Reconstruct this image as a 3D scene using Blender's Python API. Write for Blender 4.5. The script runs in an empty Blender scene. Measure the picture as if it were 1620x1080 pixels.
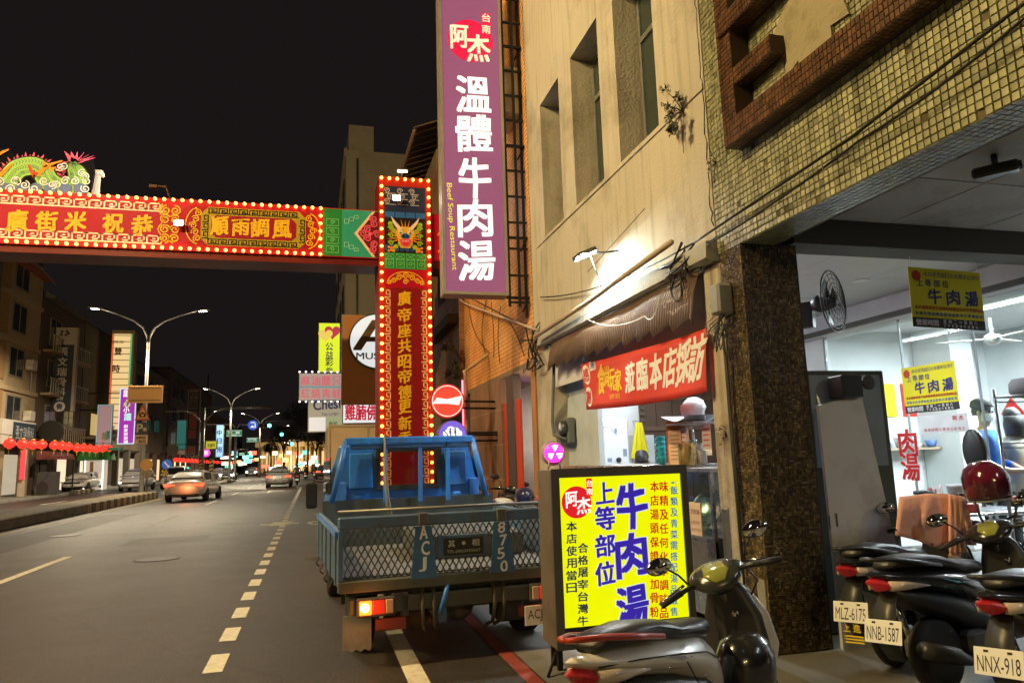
import bpy, bmesh, math, random
from mathutils import Vector, Matrix, Euler, noise
random.seed(7)
sc = bpy.context.scene
COL = sc.collection
PI = math.pi
R = math.radians

# ------------------------------------------------------------------ camera
CAMH = 1.55
FPX = 1161.99
CX, CY = 810.0, 540.0
def _ray(px, py):
    return Vector((px-CX, -(py-CY), -FPX))
_Y = _ray(493, 735).normalized()
_Z = _ray(585, -6750); _Z = (_Z-_Y*_Y.dot(_Z)).normalized()
_X = _Y.cross(_Z)
CAMROT = Matrix((_X, _Y, _Z))          # camera axes -> world
cam_data = bpy.data.cameras.new('camera')
cam_data.sensor_width = 36.0
cam_data.lens = FPX*36/1620
cam_data.clip_end = 3000
cam_data.clip_start = 0.05
cam = bpy.data.objects.new('camera', cam_data)
COL.objects.link(cam)
cam.matrix_world = Matrix.Translation((0, 0, CAMH)) @ CAMROT.to_4x4()
sc.camera = cam
EYE = Vector((0, 0, CAMH))
def GZ(px, py, z=0.0):
    v = CAMROT @ _ray(px, py); return EYE+v*((z-CAMH)/v.z)
def GX(px, py, x):
    v = CAMROT @ _ray(px, py); return EYE+v*(x/v.x)
def GY(px, py, y):
    v = CAMROT @ _ray(px, py); return EYE+v*(y/v.y)

# ------------------------------------------------------------------ world: dark city night sky
world = bpy.data.worlds.new('World'); sc.world = world
world.use_nodes = True
wn = world.node_tree.nodes; wl = world.node_tree.links
wn.clear()
w_out = wn.new('ShaderNodeOutputWorld'); w_bg = wn.new('ShaderNodeBackground')
w_bg.inputs[0].default_value = (0.0078, 0.006, 0.0061, 1); w_bg.inputs[1].default_value = 1.0
wl.new(w_bg.outputs[0], w_out.inputs[0])
moon_d = bpy.data.lights.new('moon', 'SUN'); moon_d.energy = 0.015; moon_d.angle = R(0.5); moon_d.color = (0.8, 0.86, 1)
moon = bpy.data.objects.new('moon', moon_d); COL.objects.link(moon)
moon.rotation_euler = (R(35), R(-15), 0)

sc.view_settings.view_transform = 'Standard'
sc.view_settings.look = 'None'
sc.view_settings.gamma = 1
sc.view_settings.use_curve_mapping = False
sc.view_settings.exposure = 0.3
sc.render.engine = 'CYCLES'
cy = sc.cycles
cy.use_denoising = True
try: cy.denoiser = 'OPENIMAGEDENOISE'
except Exception: pass
cy.max_bounces = 6; cy.diffuse_bounces = 3; cy.glossy_bounces = 3
cy.transmission_bounces = 4; cy.transparent_max_bounces = 8
cy.sample_clamp_indirect = 4.0
cy.caustics_reflective = False; cy.caustics_refractive = False
cy.use_light_tree = True

# ------------------------------------------------------------------ materials
MATS = {}
def M(name, col=(0.5, 0.5, 0.5), rough=0.6, metal=0.0, var=0.18, vs=6.0, bump=0.0, bs=60.0, dirt=0.0, dcol=(0.05, 0.04, 0.03), ds=1.5, coat=0.0, spec=0.5, streak=0.0):
    """principled material with noise variation in colour and roughness, optional grime patches and fine relief"""
    if name in MATS: return MATS[name]
    m = bpy.data.materials.new(name); m.use_nodes = True
    nt = m.node_tree; n = nt.nodes; l = nt.links
    b = n['Principled BSDF']
    b.inputs['Metallic'].default_value = metal
    b.inputs['Specular IOR Level'].default_value = spec
    if coat: b.inputs['Coat Weight'].default_value = coat
    tc = n.new('ShaderNodeTexCoord')
    nz = n.new('ShaderNodeTexNoise'); nz.inputs['Scale'].default_value = vs; nz.inputs['Detail'].default_value = 5
    l.new(tc.outputs['Object'], nz.inputs['Vector'])
    mx = n.new('ShaderNodeMix'); mx.data_type = 'RGBA'
    c1 = tuple(max(0, c*(1-var)) for c in col)+(1,); c2 = tuple(min(1, c*(1+var)) for c in col)+(1,)
    mx.inputs[6].default_value = c1; mx.inputs[7].default_value = c2
    l.new(nz.outputs['Fac'], mx.inputs[0])
    out = mx.outputs[2]
    if dirt:
        n2 = n.new('ShaderNodeTexNoise'); n2.inputs['Scale'].default_value = ds; n2.inputs['Detail'].default_value = 8; n2.inputs['Roughness'].default_value = 0.65
        l.new(tc.outputs['Object'], n2.inputs['Vector'])
        rp = n.new('ShaderNodeValToRGB'); rp.color_ramp.elements[0].position = 0.48; rp.color_ramp.elements[1].position = 0.72
        rp.color_ramp.elements[1].color = (dirt,)*3+(1,)
        l.new(n2.outputs['Fac'], rp.inputs[0])
        m2 = n.new('ShaderNodeMix'); m2.data_type = 'RGBA'; m2.inputs[7].default_value = tuple(dcol)+(1,)
        l.new(rp.outputs[0], m2.inputs[0]); l.new(out, m2.inputs[6]); out = m2.outputs[2]
    if streak:      # rain streaks: noise stretched along z
        mp = n.new('ShaderNodeMapping'); mp.inputs['Scale'].default_value = (5, 5, .35); l.new(tc.outputs['Object'], mp.inputs['Vector'])
        n4 = n.new('ShaderNodeTexNoise'); n4.inputs['Scale'].default_value = 2.2; n4.inputs['Detail'].default_value = 6; l.new(mp.outputs[0], n4.inputs['Vector'])
        r4 = n.new('ShaderNodeValToRGB'); r4.color_ramp.elements[0].position = .5; r4.color_ramp.elements[1].position = .74; r4.color_ramp.elements[1].color = (streak,)*3+(1,)
        l.new(n4.outputs['Fac'], r4.inputs[0])
        m4 = n.new('ShaderNodeMix'); m4.data_type = 'RGBA'; m4.inputs[7].default_value = tuple(dcol)+(1,)
        l.new(r4.outputs[0], m4.inputs[0]); l.new(out, m4.inputs[6]); out = m4.outputs[2]
    l.new(out, b.inputs['Base Color'])
    mr = n.new('ShaderNodeMapRange'); mr.inputs[3].default_value = max(0.02, rough*0.8); mr.inputs[4].default_value = min(1, rough*1.2)
    l.new(nz.outputs['Fac'], mr.inputs[0]); l.new(mr.outputs[0], b.inputs['Roughness'])
    if bump:
        n3 = n.new('ShaderNodeTexNoise'); n3.inputs['Scale'].default_value = bs; n3.inputs['Detail'].default_value = 4
        l.new(tc.outputs['Object'], n3.inputs['Vector'])
        bp = n.new('ShaderNodeBump'); bp.inputs['Strength'].default_value = bump; bp.inputs['Distance'].default_value = 0.02
        l.new(n3.outputs['Fac'], bp.inputs['Height']); l.new(bp.outputs[0], b.inputs['Normal'])
    MATS[name] = m
    return m
def E(name, col, strength=1.0, base=None):
    """a surface that gives off light (lamp, backlit sign, lit window)"""
    if name in MATS: return MATS[name]
    m = bpy.data.materials.new(name); m.use_nodes = True
    b = m.node_tree.nodes['Principled BSDF']
    bc = base or tuple(c*0.5 for c in col)
    b.inputs['Base Color'].default_value = tuple(bc)+(1,)
    b.inputs['Roughness'].default_value = 0.35
    b.inputs['Emission Color'].default_value = tuple(col)+(1,)
    b.inputs['Emission Strength'].default_value = strength*.85
    MATS[name] = m
    return m
def GLASS(name, tint=(0.8, 0.9, 0.9), alpha=0.12, rough=0.03):
    """thin pane: mostly clear, with a reflection"""
    if name in MATS: return MATS[name]
    m = bpy.data.materials.new(name); m.use_nodes = True
    nt = m.node_tree; n = nt.nodes; l = nt.links; n.clear()
    o = n.new('ShaderNodeOutputMaterial'); mix = n.new('ShaderNodeMixShader')
    t = n.new('ShaderNodeBsdfTransparent'); t.inputs[0].default_value = tuple(tint)+(1,)
    g = n.new('ShaderNodeBsdfGlossy'); g.inputs['Roughness'].default_value = rough
    f = n.new('ShaderNodeLayerWeight'); f.inputs[0].default_value = .5
    pw = n.new('ShaderNodeMath'); pw.operation = 'POWER'; pw.inputs[1].default_value = 5
    ma = n.new('ShaderNodeMath'); ma.operation = 'MULTIPLY_ADD'; ma.inputs[1].default_value = .6; ma.inputs[2].default_value = alpha*.5
    l.new(f.outputs['Facing'], pw.inputs[0]); l.new(pw.outputs[0], ma.inputs[0]); l.new(ma.outputs[0], mix.inputs[0])
    l.new(t.outputs[0], mix.inputs[1]); l.new(g.outputs[0], mix.inputs[2]); l.new(mix.outputs[0], o.inputs[0])
    MATS[name] = m
    return m
def VC(name, rough=0.5, bump=0.0, bs=80, emit=0.0, spec=0.5):
    """colour from the mesh's own per-face colour attribute (each piece's own paint or glaze)"""
    if name in MATS: return MATS[name]
    m = bpy.data.materials.new(name); m.use_nodes = True
    nt = m.node_tree; n = nt.nodes; l = nt.links; b = n['Principled BSDF']
    a = n.new('ShaderNodeAttribute'); a.attribute_name = 'piece_col'
    tc = n.new('ShaderNodeTexCoord'); nz = n.new('ShaderNodeTexNoise'); nz.inputs['Scale'].default_value = 14; nz.inputs['Detail'].default_value = 5
    l.new(tc.outputs['Object'], nz.inputs['Vector'])
    mr = n.new('ShaderNodeMapRange'); mr.inputs[3].default_value = 0.75; mr.inputs[4].default_value = 1.2
    l.new(nz.outputs['Fac'], mr.inputs[0])
    mx = n.new('ShaderNodeVectorMath'); mx.operation = 'SCALE'
    mp = n.new('ShaderNodeMapping'); mp.inputs['Scale'].default_value = (4, 4, .5); l.new(tc.outputs['Object'], mp.inputs['Vector'])
    n5 = n.new('ShaderNodeTexNoise'); n5.inputs['Scale'].default_value = 1.6; n5.inputs['Detail'].default_value = 7; l.new(mp.outputs[0], n5.inputs['Vector'])
    m5 = n.new('ShaderNodeMapRange'); m5.inputs[1].default_value = .35; m5.inputs[2].default_value = .65; m5.inputs[3].default_value = .6; m5.inputs[4].default_value = 1.1; l.new(n5.outputs['Fac'], m5.inputs[0])
    m6 = n.new('ShaderNodeMath'); m6.operation = 'MULTIPLY'; l.new(mr.outputs[0], m6.inputs[0]); l.new(m5.outputs[0], m6.inputs[1])
    l.new(a.outputs['Color'], mx.inputs[0]); l.new(m6.outputs[0], mx.inputs['Scale'])
    l.new(mx.outputs[0], b.inputs['Base Color']); b.inputs['Roughness'].default_value = rough
    b.inputs['Specular IOR Level'].default_value = spec
    if emit:
        l.new(a.outputs['Color'], b.inputs['Emission Color']); b.inputs['Emission Strength'].default_value = emit
    if bump:
        n3 = n.new('ShaderNodeTexNoise'); n3.inputs['Scale'].default_value = bs
        l.new(tc.outputs['Object'], n3.inputs['Vector'])
        bp = n.new('ShaderNodeBump'); bp.inputs['Strength'].default_value = bump; bp.inputs['Distance'].default_value = 0.01
        l.new(n3.outputs['Fac'], bp.inputs['Height']); l.new(bp.outputs[0], b.inputs['Normal'])
    MATS[name] = m
    return m

# ------------------------------------------------------------------ geometry helpers
class MB:
    """collects shapes and links them as ONE mesh object"""
    def __init__(s): s.v = []; s.f = []; s.c = []; s.smooth = []
    def add(s, vs, fs, col=None, smooth=False):
        b = len(s.v); s.v += [tuple(v) for v in vs]
        for f in fs: s.f.append(tuple(b+i for i in f)); s.c.append(col); s.smooth.append(smooth)
        return s
    def box(s, x0, x1, y0, y1, z0, z1, col=None):
        v = [(x0,y0,z0),(x1,y0,z0),(x1,y1,z0),(x0,y1,z0),(x0,y0,z1),(x1,y0,z1),(x1,y1,z1),(x0,y1,z1)]
        return s.add(v, [(0,3,2,1),(4,5,6,7),(0,1,5,4),(1,2,6,5),(2,3,7,6),(3,0,4,7)], col)
    def bbox(s, x0, x1, y0, y1, z0, z1, b=0.01, col=None):
        """box with bevelled edges"""
        b = min(b, (x1-x0)*.45, (y1-y0)*.45, (z1-z0)*.45)
        vs = []; idx = {}
        X = (x0, x1); Y = (y0, y1); Z = (z0, z1)
        for i in (0,1):
            for j in (0,1):
                for k in (0,1):
                    sx, sy, sz = (1-2*i)*b, (1-2*j)*b, (1-2*k)*b
                    idx[i,j,k,'x'] = len(vs); vs.append((X[i], Y[j]+sy, Z[k]+sz))
                    idx[i,j,k,'y'] = len(vs); vs.append((X[i]+sx, Y[j], Z[k]+sz))
                    idx[i,j,k,'z'] = len(vs); vs.append((X[i]+sx, Y[j]+sy, Z[k]))
        fs = []
        for i in (0,1):
            q = [idx[i,0,0,'x'], idx[i,1,0,'x'], idx[i,1,1,'x'], idx[i,0,1,'x']]; fs.append(q if i else q[::-1])
            q = [idx[0,i,0,'y'], idx[0,i,1,'y'], idx[1,i,1,'y'], idx[1,i,0,'y']]; fs.append(q if i else q[::-1])
            q = [idx[0,0,i,'z'], idx[1,0,i,'z'], idx[1,1,i,'z'], idx[0,1,i,'z']]; fs.append(q if i else q[::-1])
        for j in (0,1):
            for k in (0,1):
                fs.append([idx[0,j,k,'y'], idx[1,j,k,'y'], idx[1,j,k,'z'], idx[0,j,k,'z']])
                fs.append([idx[j,0,k,'x'], idx[j,1,k,'x'], idx[j,1,k,'z'], idx[j,0,k,'z']])
                fs.append([idx[j,k,0,'x'], idx[j,k,1,'x'], idx[j,k,1,'y'], idx[j,k,0,'y']])
        for i in (0,1):
            for j in (0,1):
                for k in (0,1): fs.append([idx[i,j,k,'x'], idx[i,j,k,'y'], idx[i,j,k,'z']])
        return s.add(vs, fs, col)
    def quad(s, a, b, c, d, col=None): return s.add([a,b,c,d], [(0,1,2,3)], col)
    def tube(s, pts, r, n=8, col=None, cap=True):
        pts = [Vector(p) for p in pts]; rs = r if isinstance(r, (list, tuple)) else [r]*len(pts)
        vs = []; fs = []; up = None
        for i, p in enumerate(pts):
            t = (pts[min(i+1, len(pts)-1)]-pts[max(i-1, 0)])
            if t.length < 1e-9: t = Vector((0,0,1))
            t.normalize()
            if up is None:
                up = Vector((0,0,1)) if abs(t.z) < .9 else Vector((1,0,0))
            a = t.cross(up)
            if a.length < 1e-4: a = t.cross(Vector((0,1,0)))
            a.normalize(); u = a.cross(t); up = u
            for k in range(n):
                th = 2*PI*k/n; vs.append(p+a*(math.cos(th)*rs[i])+u*(math.sin(th)*rs[i]))
        for i in range(len(pts)-1):
            for k in range(n): fs.append((i*n+k, i*n+(k+1)%n, (i+1)*n+(k+1)%n, (i+1)*n+k))
        if cap: fs.append(tuple(range(n))[::-1]); fs.append(tuple((len(pts)-1)*n+k for k in range(n)))
        return s.add(vs, fs, col, True)
    def lathe(s, prof, center=(0,0,0), axis='z', n=20, col=None, smooth=True):
        """prof: (radius, height) pairs"""
        vs = []; fs = []; c = Vector(center)
        for r, h in prof:
            for k in range(n):
                th = 2*PI*k/n; a, b = r*math.cos(th), r*math.sin(th)
                vs.append(c+Vector({'z': (a,b,h), 'x': (h,a,b), 'y': (b,h,a)}[axis]))
        for i in range(len(prof)-1):
            for k in range(n): fs.append((i*n+k, i*n+(k+1)%n, (i+1)*n+(k+1)%n, (i+1)*n+k))
        if prof[0][0] > 1e-5: fs.append(tuple(range(n))[::-1])
        if prof[-1][0] > 1e-5: fs.append(tuple((len(prof)-1)*n+k for k in range(n)))
        return s.add(vs, fs, col, smooth)
    def prism(s, poly, d0, d1, axis='y', col=None, smooth=False):
        """extrude a 2-D outline; axis y: outline in (x,z); axis x: (y,z); axis z: (x,y)"""
        n = len(poly); vs = []
        for d in (d0, d1):
            for a, b in poly: vs.append({'y': (a,d,b), 'x': (d,a,b), 'z': (a,b,d)}[axis])
        fs = [tuple(range(n)), tuple(range(n, 2*n))[::-1]]+[(i, i+n, (i+1)%n+n, (i+1)%n) for i in range(n)]
        return s.add(vs, fs, col, smooth)
    def loft(s, rings, col=None, cap=True, smooth=True):
        n = len(rings[0]); vs = [v for r in rings for v in r]; fs = []
        for i in range(len(rings)-1):
            for k in range(n): fs.append((i*n+k, i*n+(k+1)%n, (i+1)*n+(k+1)%n, (i+1)*n+k))
        if cap: fs.append(tuple(range(n))[::-1]); fs.append(tuple((len(rings)-1)*n+k for k in range(n)))
        return s.add(vs, fs, col, smooth)
    def ball(s, c, r, n=10, m=6, col=None, sz=1.0):
        pr = [(max(r*math.sin(PI*i/m), 1e-6), -r*sz*math.cos(PI*i/m)) for i in range(m+1)]
        return s.lathe(pr, c, 'z', n, col)
    def xf(s, mat):
        s.v = [tuple(mat @ Vector(v)) for v in s.v]; return s
    def mesh(s, name, mat):
        me = bpy.data.meshes.new(name); me.from_pydata(s.v, [], s.f)
        if mat:
            for mm in (mat if isinstance(mat, (list, tuple)) else [mat]): me.materials.append(mm)
        if any(s.smooth):
            me.polygons.foreach_set('use_smooth', s.smooth)
        if any(c is not None for c in s.c):
            at = me.color_attributes.new('piece_col', 'FLOAT_COLOR', 'CORNER'); buf = []
            for p, c in zip(me.polygons, s.c): buf += (list(c or (.5,.5,.5))+[1.0])*p.loop_total
            at.data.foreach_set('color', buf)
        me.validate(); me.update()
        bm = bmesh.new(); bm.from_mesh(me); bmesh.ops.recalc_face_normals(bm, faces=bm.faces[:]); bm.to_mesh(me); bm.free()
        return me
    def build(s, name, mat, parent=None, loc=None, rot=None):
        o = bpy.data.objects.new(name, s.mesh(name, mat)); COL.objects.link(o)
        if parent: o.parent = parent
        if loc is not None: o.location = loc
        if rot is not None: o.rotation_euler = rot
        return o
def ell(x, zc, hw, hh, n=16, p=2.5, yc=0.0, tilt=0.0):
    """superellipse ring across y/z at station x"""
    out = []
    for k in range(n):
        th = 2*PI*k/n; c, s_ = math.cos(th), math.sin(th)
        yy = hw*math.copysign(abs(c)**(2/p), c); zz = hh*math.copysign(abs(s_)**(2/p), s_)
        out.append((x+zz*tilt, yc+yy, zc+zz))
    return out
def tag(o, label, cat, group=None, kind=None):
    if label: o['label'] = label
    if cat: o['category'] = cat
    if group: o['group'] = group
    if kind: o['kind'] = kind
    return o
def thing(name, label, cat, loc=(0,0,0), rz=0.0, group=None):
    o = bpy.data.objects.new(name, None); COL.objects.link(o); o.empty_display_size = .2
    o.location = loc; o.rotation_euler = (0, 0, rz)
    return tag(o, label, cat, group)
def struct(o): o['kind'] = 'structure'; return o
def put(src, name, parent, loc=(0,0,0), rot=(0,0,0), scale=None):
    """another object on the same mesh data"""
    o = bpy.data.objects.new(name, src.data if hasattr(src, 'data') else src); COL.objects.link(o)
    o.parent = parent; o.location = loc; o.rotation_euler = rot
    if scale: o.scale = scale
    return o
def copy_tree(o, parent=None):
    c = o.copy(); COL.objects.link(c); c.parent = parent
    for ch in list(o.children): copy_tree(ch, c)
    return c
def light(name, kind, loc, power, col, parent=None, size=0.3, target=None, spot=None, blend=0.5):
    d = bpy.data.lights.new(name, kind); d.energy = power; d.color = col
    if kind == 'AREA': d.size = size
    elif kind in ('POINT', 'SPOT'): d.shadow_soft_size = size
    if kind == 'SPOT': d.spot_size = R(spot or 120); d.spot_blend = blend
    o = bpy.data.objects.new(name, d); COL.objects.link(o); o.location = loc
    if parent: o.parent = parent
    if target is not None: o.rotation_euler = (Vector(target)-Vector(loc)).to_track_quat('-Z', 'Y').to_euler()
    return o
_dg = None
def glyphs(s, size, res=3):
    c = bpy.data.curves.new('g', 'FONT'); c.body = s; c.size = size; c.resolution_u = res
    c.align_x = 'CENTER'; c.align_y = 'CENTER'
    o = bpy.data.objects.new('g', c); COL.objects.link(o)
    me = bpy.data.meshes.new_from_object(o.evaluated_get(bpy.context.evaluated_depsgraph_get()))
    bpy.data.objects.remove(o); bpy.data.curves.remove(c)
    v = [tuple(x.co) for x in me.vertices]; f = [tuple(p.vertices) for p in me.polygons]
    bpy.data.meshes.remove(me)
    if v:
        x0 = min(a[0] for a in v); x1 = max(a[0] for a in v); y0 = min(a[1] for a in v); y1 = max(a[1] for a in v)
        cx, cy_ = (x0+x1)/2, (y0+y1)/2; v = [(a[0]-cx, a[1]-cy_, 0) for a in v]
        return v, f, x1-x0, y1-y0
    return v, f, 0, 0
GC = {}
def glyph1(ch):
    if ch not in GC: GC[ch] = glyphs(ch, 1.0)
    return GC[ch]
def text(mb, items, bold=0.0, brush=0.0, lift=0.0):
    """items: (string or char, u, v, width, height): fitted into that box, flat in (u,v); added to mb as (u, v, w)"""
    k = 0
    for s, u, v, w, h in items:
        if s == ' ': continue
        vs, fs, gw, gh = glyph1(s)
        if gw == 0: continue
        sx, sy = w/gw, h/gh
        shifts = [(0,0)]
        if bold: shifts = [(-bold,-bold*.7),(bold,-bold*.7),(bold,bold*.7),(-bold,bold*.7),(0,0)]
        sd = ord(s[0]) % 97
        for i, (dx, dy) in enumerate(shifts):
            out = []
            for a in vs:
                X, Yv = a[0]*sx, a[1]*sy
                if brush:
                    Yv += brush*X*0.16; X += brush*h*0.025*math.sin(Yv/h*7+sd); Yv += brush*h*0.03*math.sin(X/w*6+sd*2)
                out.append((u+X+dx*h, v+Yv+dy*h, lift+i*0.0004))
            mb.add(out, fs)
    return mb
def col_text(mb, s, u, vtop, w, h, gap=0.12, **kw):
    """characters one above the other"""
    text(mb, [(ch, u, vtop-(i+.5)*h*(1+gap), w, h) for i, ch in enumerate(s)], **kw); return mb
def row_text(mb, s, u0, u1, v, h, fill=0.9, **kw):
    st = (u1-u0)/len(s)
    text(mb, [(ch, u0+(i+.5)*st, v, min(st*fill, h*1.05) if ord(ch) > 255 else st*fill*(.45 if ch in 'Iil1.:' else .95), h*(.25 if ch in '-·一' else 1)) for i, ch in enumerate(s)], **kw); return mb
def line_text(mb, s, u, v, w, h, **kw):
    """a whole word or line set as one"""
    text(mb, [(s, u, v, w, h)], **kw); return mb
FRONT = Matrix(((1,0,0,0),(0,0,-1,0),(0,1,0,0),(0,0,0,1)))      # (u,v,w) -> x, -w, z : readable from -y
def facing_mx(X):                                              # readable from -x (wall on the right of the street): u -> -y
    return Matrix(((0,0,-1,X),(-1,0,0,0),(0,1,0,0),(0,0,0,1)))

# ================================================================== setting: ground, road, kerbs
asphalt = M('asphalt', (0.045, 0.0395, 0.034), 0.44, var=0.5, vs=1.1, bump=0.5, bs=220, dirt=0.8, dcol=(0.022, 0.02, 0.019), ds=0.3)
def asphalt_detail(m):
    nt = m.node_tree; n = nt.nodes; l = nt.links; b = n['Principled BSDF']
    tc = n.new('ShaderNodeTexCoord'); nz = n.new('ShaderNodeTexNoise'); nz.inputs['Scale'].default_value = 60; nz.inputs['Detail'].default_value = 3
    l.new(tc.outputs['Object'], nz.inputs['Vector'])
    rp = n.new('ShaderNodeValToRGB'); rp.color_ramp.elements[0].position = .4; rp.color_ramp.elements[0].color = (.4,.4,.4,1); rp.color_ramp.elements[1].position = .66; rp.color_ramp.elements[1].color = (1.9,1.9,1.9,1)
    l.new(nz.outputs['Fac'], rp.inputs[0])
    mx = n.new('ShaderNodeMix'); mx.data_type = 'RGBA'; mx.blend_type = 'MULTIPLY'; mx.inputs[0].default_value = 1
    src = b.inputs['Base Color'].links[0].from_socket
    nm = n.new('ShaderNodeTexNoise'); nm.inputs['Scale'].default_value = 6; nm.inputs['Detail'].default_value = 12; nm.inputs['Roughness'].default_value = .8; l.new(tc.outputs['Object'], nm.inputs['Vector'])
    rm = n.new('ShaderNodeMapRange'); rm.inputs[1].default_value = .3; rm.inputs[2].default_value = .7; rm.inputs[3].default_value = .45; rm.inputs[4].default_value = 1.5; l.new(nm.outputs['Fac'], rm.inputs[0])
    sm = n.new('ShaderNodeVectorMath'); sm.operation = 'SCALE'; l.new(src, sm.inputs[0]); l.new(rm.outputs[0], sm.inputs['Scale']); src = sm.outputs[0]
    l.new(src, mx.inputs[6]); l.new(rp.outputs[0], mx.inputs[7])
    # worn wheel tracks along the street and thin cracks
    wv = n.new('ShaderNodeTexVoronoi'); wv.feature = 'DISTANCE_TO_EDGE'; wv.inputs['Scale'].default_value = 0.22
    ns = n.new('ShaderNodeTexNoise'); ns.inputs['Scale'].default_value = 1.6; ns.inputs['Detail'].default_value = 6
    l.new(tc.outputs['Object'], ns.inputs['Vector'])
    ad = n.new('ShaderNodeMix'); ad.data_type = 'VECTOR'; ad.inputs[0].default_value = 0.35
    l.new(tc.outputs['Object'], ad.inputs[4]); l.new(ns.outputs['Color'], ad.inputs[5]); l.new(ad.outputs[1], wv.inputs['Vector'])
    r2 = n.new('ShaderNodeValToRGB'); r2.color_ramp.elements[0].color = (.35,.35,.35,1); r2.color_ramp.elements[1].position = .004
    l.new(wv.outputs['Distance'], r2.inputs[0])
    m3 = n.new('ShaderNodeMix'); m3.data_type = 'RGBA'; m3.blend_type = 'MULTIPLY'; m3.inputs[0].default_value = .7
    l.new(mx.outputs[2], m3.inputs[6]); l.new(r2.outputs[0], m3.inputs[7])
    l.new(m3.outputs[2], b.inputs['Base Color'])
asphalt_detail(asphalt)
soil = M('ground_earth', (0.06, 0.055, 0.05), 0.9, vs=.3)
concrete = M('concrete', (0.27, 0.26, 0.24), 0.8, var=.22, vs=2.5, bump=.25, bs=90, dirt=.7, dcol=(.09,.08,.07), ds=1.1)
kerb_conc = M('kerb_concrete', (0.22, 0.19, 0.15), 0.85, vs=3, bump=.3, bs=60, dirt=.8, dcol=(.05,.04,.03), ds=2)
white_paint = M('road_paint_white', (0.72, 0.69, 0.6), 0.6, var=.15, vs=9, dirt=.75, dcol=(.2,.18,.15), ds=9, bump=.2, bs=200)
red_paint = M('road_paint_red', (0.26, 0.045, 0.035), 0.65, var=.2, vs=6, dirt=.8, dcol=(.12,.05,.04), ds=7)
yellow_paint = M('paint_yellow', (0.62, 0.4, 0.03), 0.6, dirt=.7, ds=6, dcol=(.12,.08,.02))
black_paint = M('paint_black', (0.03, 0.028, 0.026), 0.5, dirt=.3, ds=6, dcol=(.1,.09,.08))

struct(MB().quad((-600,-300,-.03),(600,-300,-.03),(600,1500,-.03),(-600,1500,-.03)).build('ground', soil))
struct(MB().quad((-16.2,-30,0),(1.6,-30,0),(1.6,420,0),(-16.2,420,0)).build('road', asphalt))
# gutter strip and the raised pavement / arcade floor on the right
struct(MB().quad((1.6,-30,.004),(3.06,-30,.004),(3.06,420,.004),(1.6,420,.004)).build('gutter_strip', M('gutter_concrete', (.17,.17,.165), .6, var=.25, vs=1.7, bump=.25, bs=120, dirt=.7, dcol=(.06,.06,.06), ds=.8)))
pave = struct(MB().box(3.06, 30, -30, 420, -.02, .1).build('pavement_right', M('arcade_floor', (.13,.12,.10), .55, var=.3, vs=2, bump=.15, bs=60, dirt=.8, dcol=(.06,.055,.045), ds=1.3)))
struct(MB().box(-60, -16.2, -30, 420, -.02, .13).build('pavement_left', concrete))
# markings
mk = []
for i in range(46):
    y0 = 6.36+1.06*i
    mk.append(MB().quad((-.79,y0,.005),(-.645,y0,.005),(-.645,y0+.58,.005),(-.79,y0+.58,.005)))
dash = None
lane = thing('lane_marking', 'white dotted line between the car lane and the scooter lane', 'road marking'); struct(lane)
first = mk[0].build('paint_block', white_paint, lane)
for i in range(1, 46): put(first, 'paint_block', lane, (0, 1.06*i, 0))
lane2 = thing('lane_marking', 'long white dashes dividing the two car lanes', 'road marking'); struct(lane2)
d0 = MB().quad((-4.42,0,.005),(-4.28,0,.005),(-4.28,4,.005),(-4.42,4,.005)).build('paint_dash', white_paint, lane2, (0,11.8,0))
for y in (23.4, 34.4, 45.2, 56, 67, 78): put(d0, 'paint_dash', lane2, (0,y,0))
lane3 = thing('lane_marking', 'white dashes on the carriageway beyond the median', 'road marking'); struct(lane3)
for y in (20, 31, 42, 53, 64): put(d0, 'paint_dash', lane3, (-8.6,y,0))
struct(MB().quad((.68,2,.006),(.83,2,.006),(.83,9.3,.006),(.68,9.3,.006)).build('edge_marking', white_paint))
struct(MB().quad((1.47,2,.006),(1.585,2,.006),(1.585,60,.006),(1.47,60,.006)).build('no_parking_marking', red_paint))
struct(MB().quad((-7.85,-10,.006),(-7.72,-10,.006),(-7.72,44,.006),(-7.85,44,.006)).build('edge_marking', M('road_paint_yellow', (.5,.33,.06), .6, dirt=.8, ds=5, dcol=(.12,.08,.03))))
# scooter lane symbol (bicycle / scooter seen flat) and arrows
sym = MB()
def disc(mb, cx, cy_, r0, r1, z=.006, n=20, sy=1.0):
    for k in range(n):
        a, b = 2*PI*k/n, 2*PI*(k+1)/n
        mb.quad((cx+r0*math.cos(a), cy_+sy*r0*math.sin(a), z), (cx+r1*math.cos(a), cy_+sy*r1*math.sin(a), z), (cx+r1*math.cos(b), cy_+sy*r1*math.sin(b), z), (cx+r0*math.cos(b), cy_+sy*r0*math.sin(b), z))
sx, sy = GZ(455, 828).x, GZ(455, 828).y
disc(sym, sx-.25, sy, 0.01, .2, sy=2.6); disc(sym, sx+.75, sy-.2, .14, .24, sy=2.4)
sym.quad((sx-.7,sy-.2,.0065),(sx+.3,sy-.2,.0065),(sx+.3,sy+.15,.0065),(sx-.7,sy+.15,.0065))
sym.quad((sx-.4,sy-.55,.007),(sx,sy-.55,.007),(sx+.1,sy-.3,.007),(sx-.5,sy-.3,.007))
sym.quad((sx-.3,sy+.2,.007),(sx+.05,sy+.2,.007),(sx+.15,sy+.75,.007),(sx-.45,sy+.75,.007))
struct(sym.build('scooter_symbol', white_paint))
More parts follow.
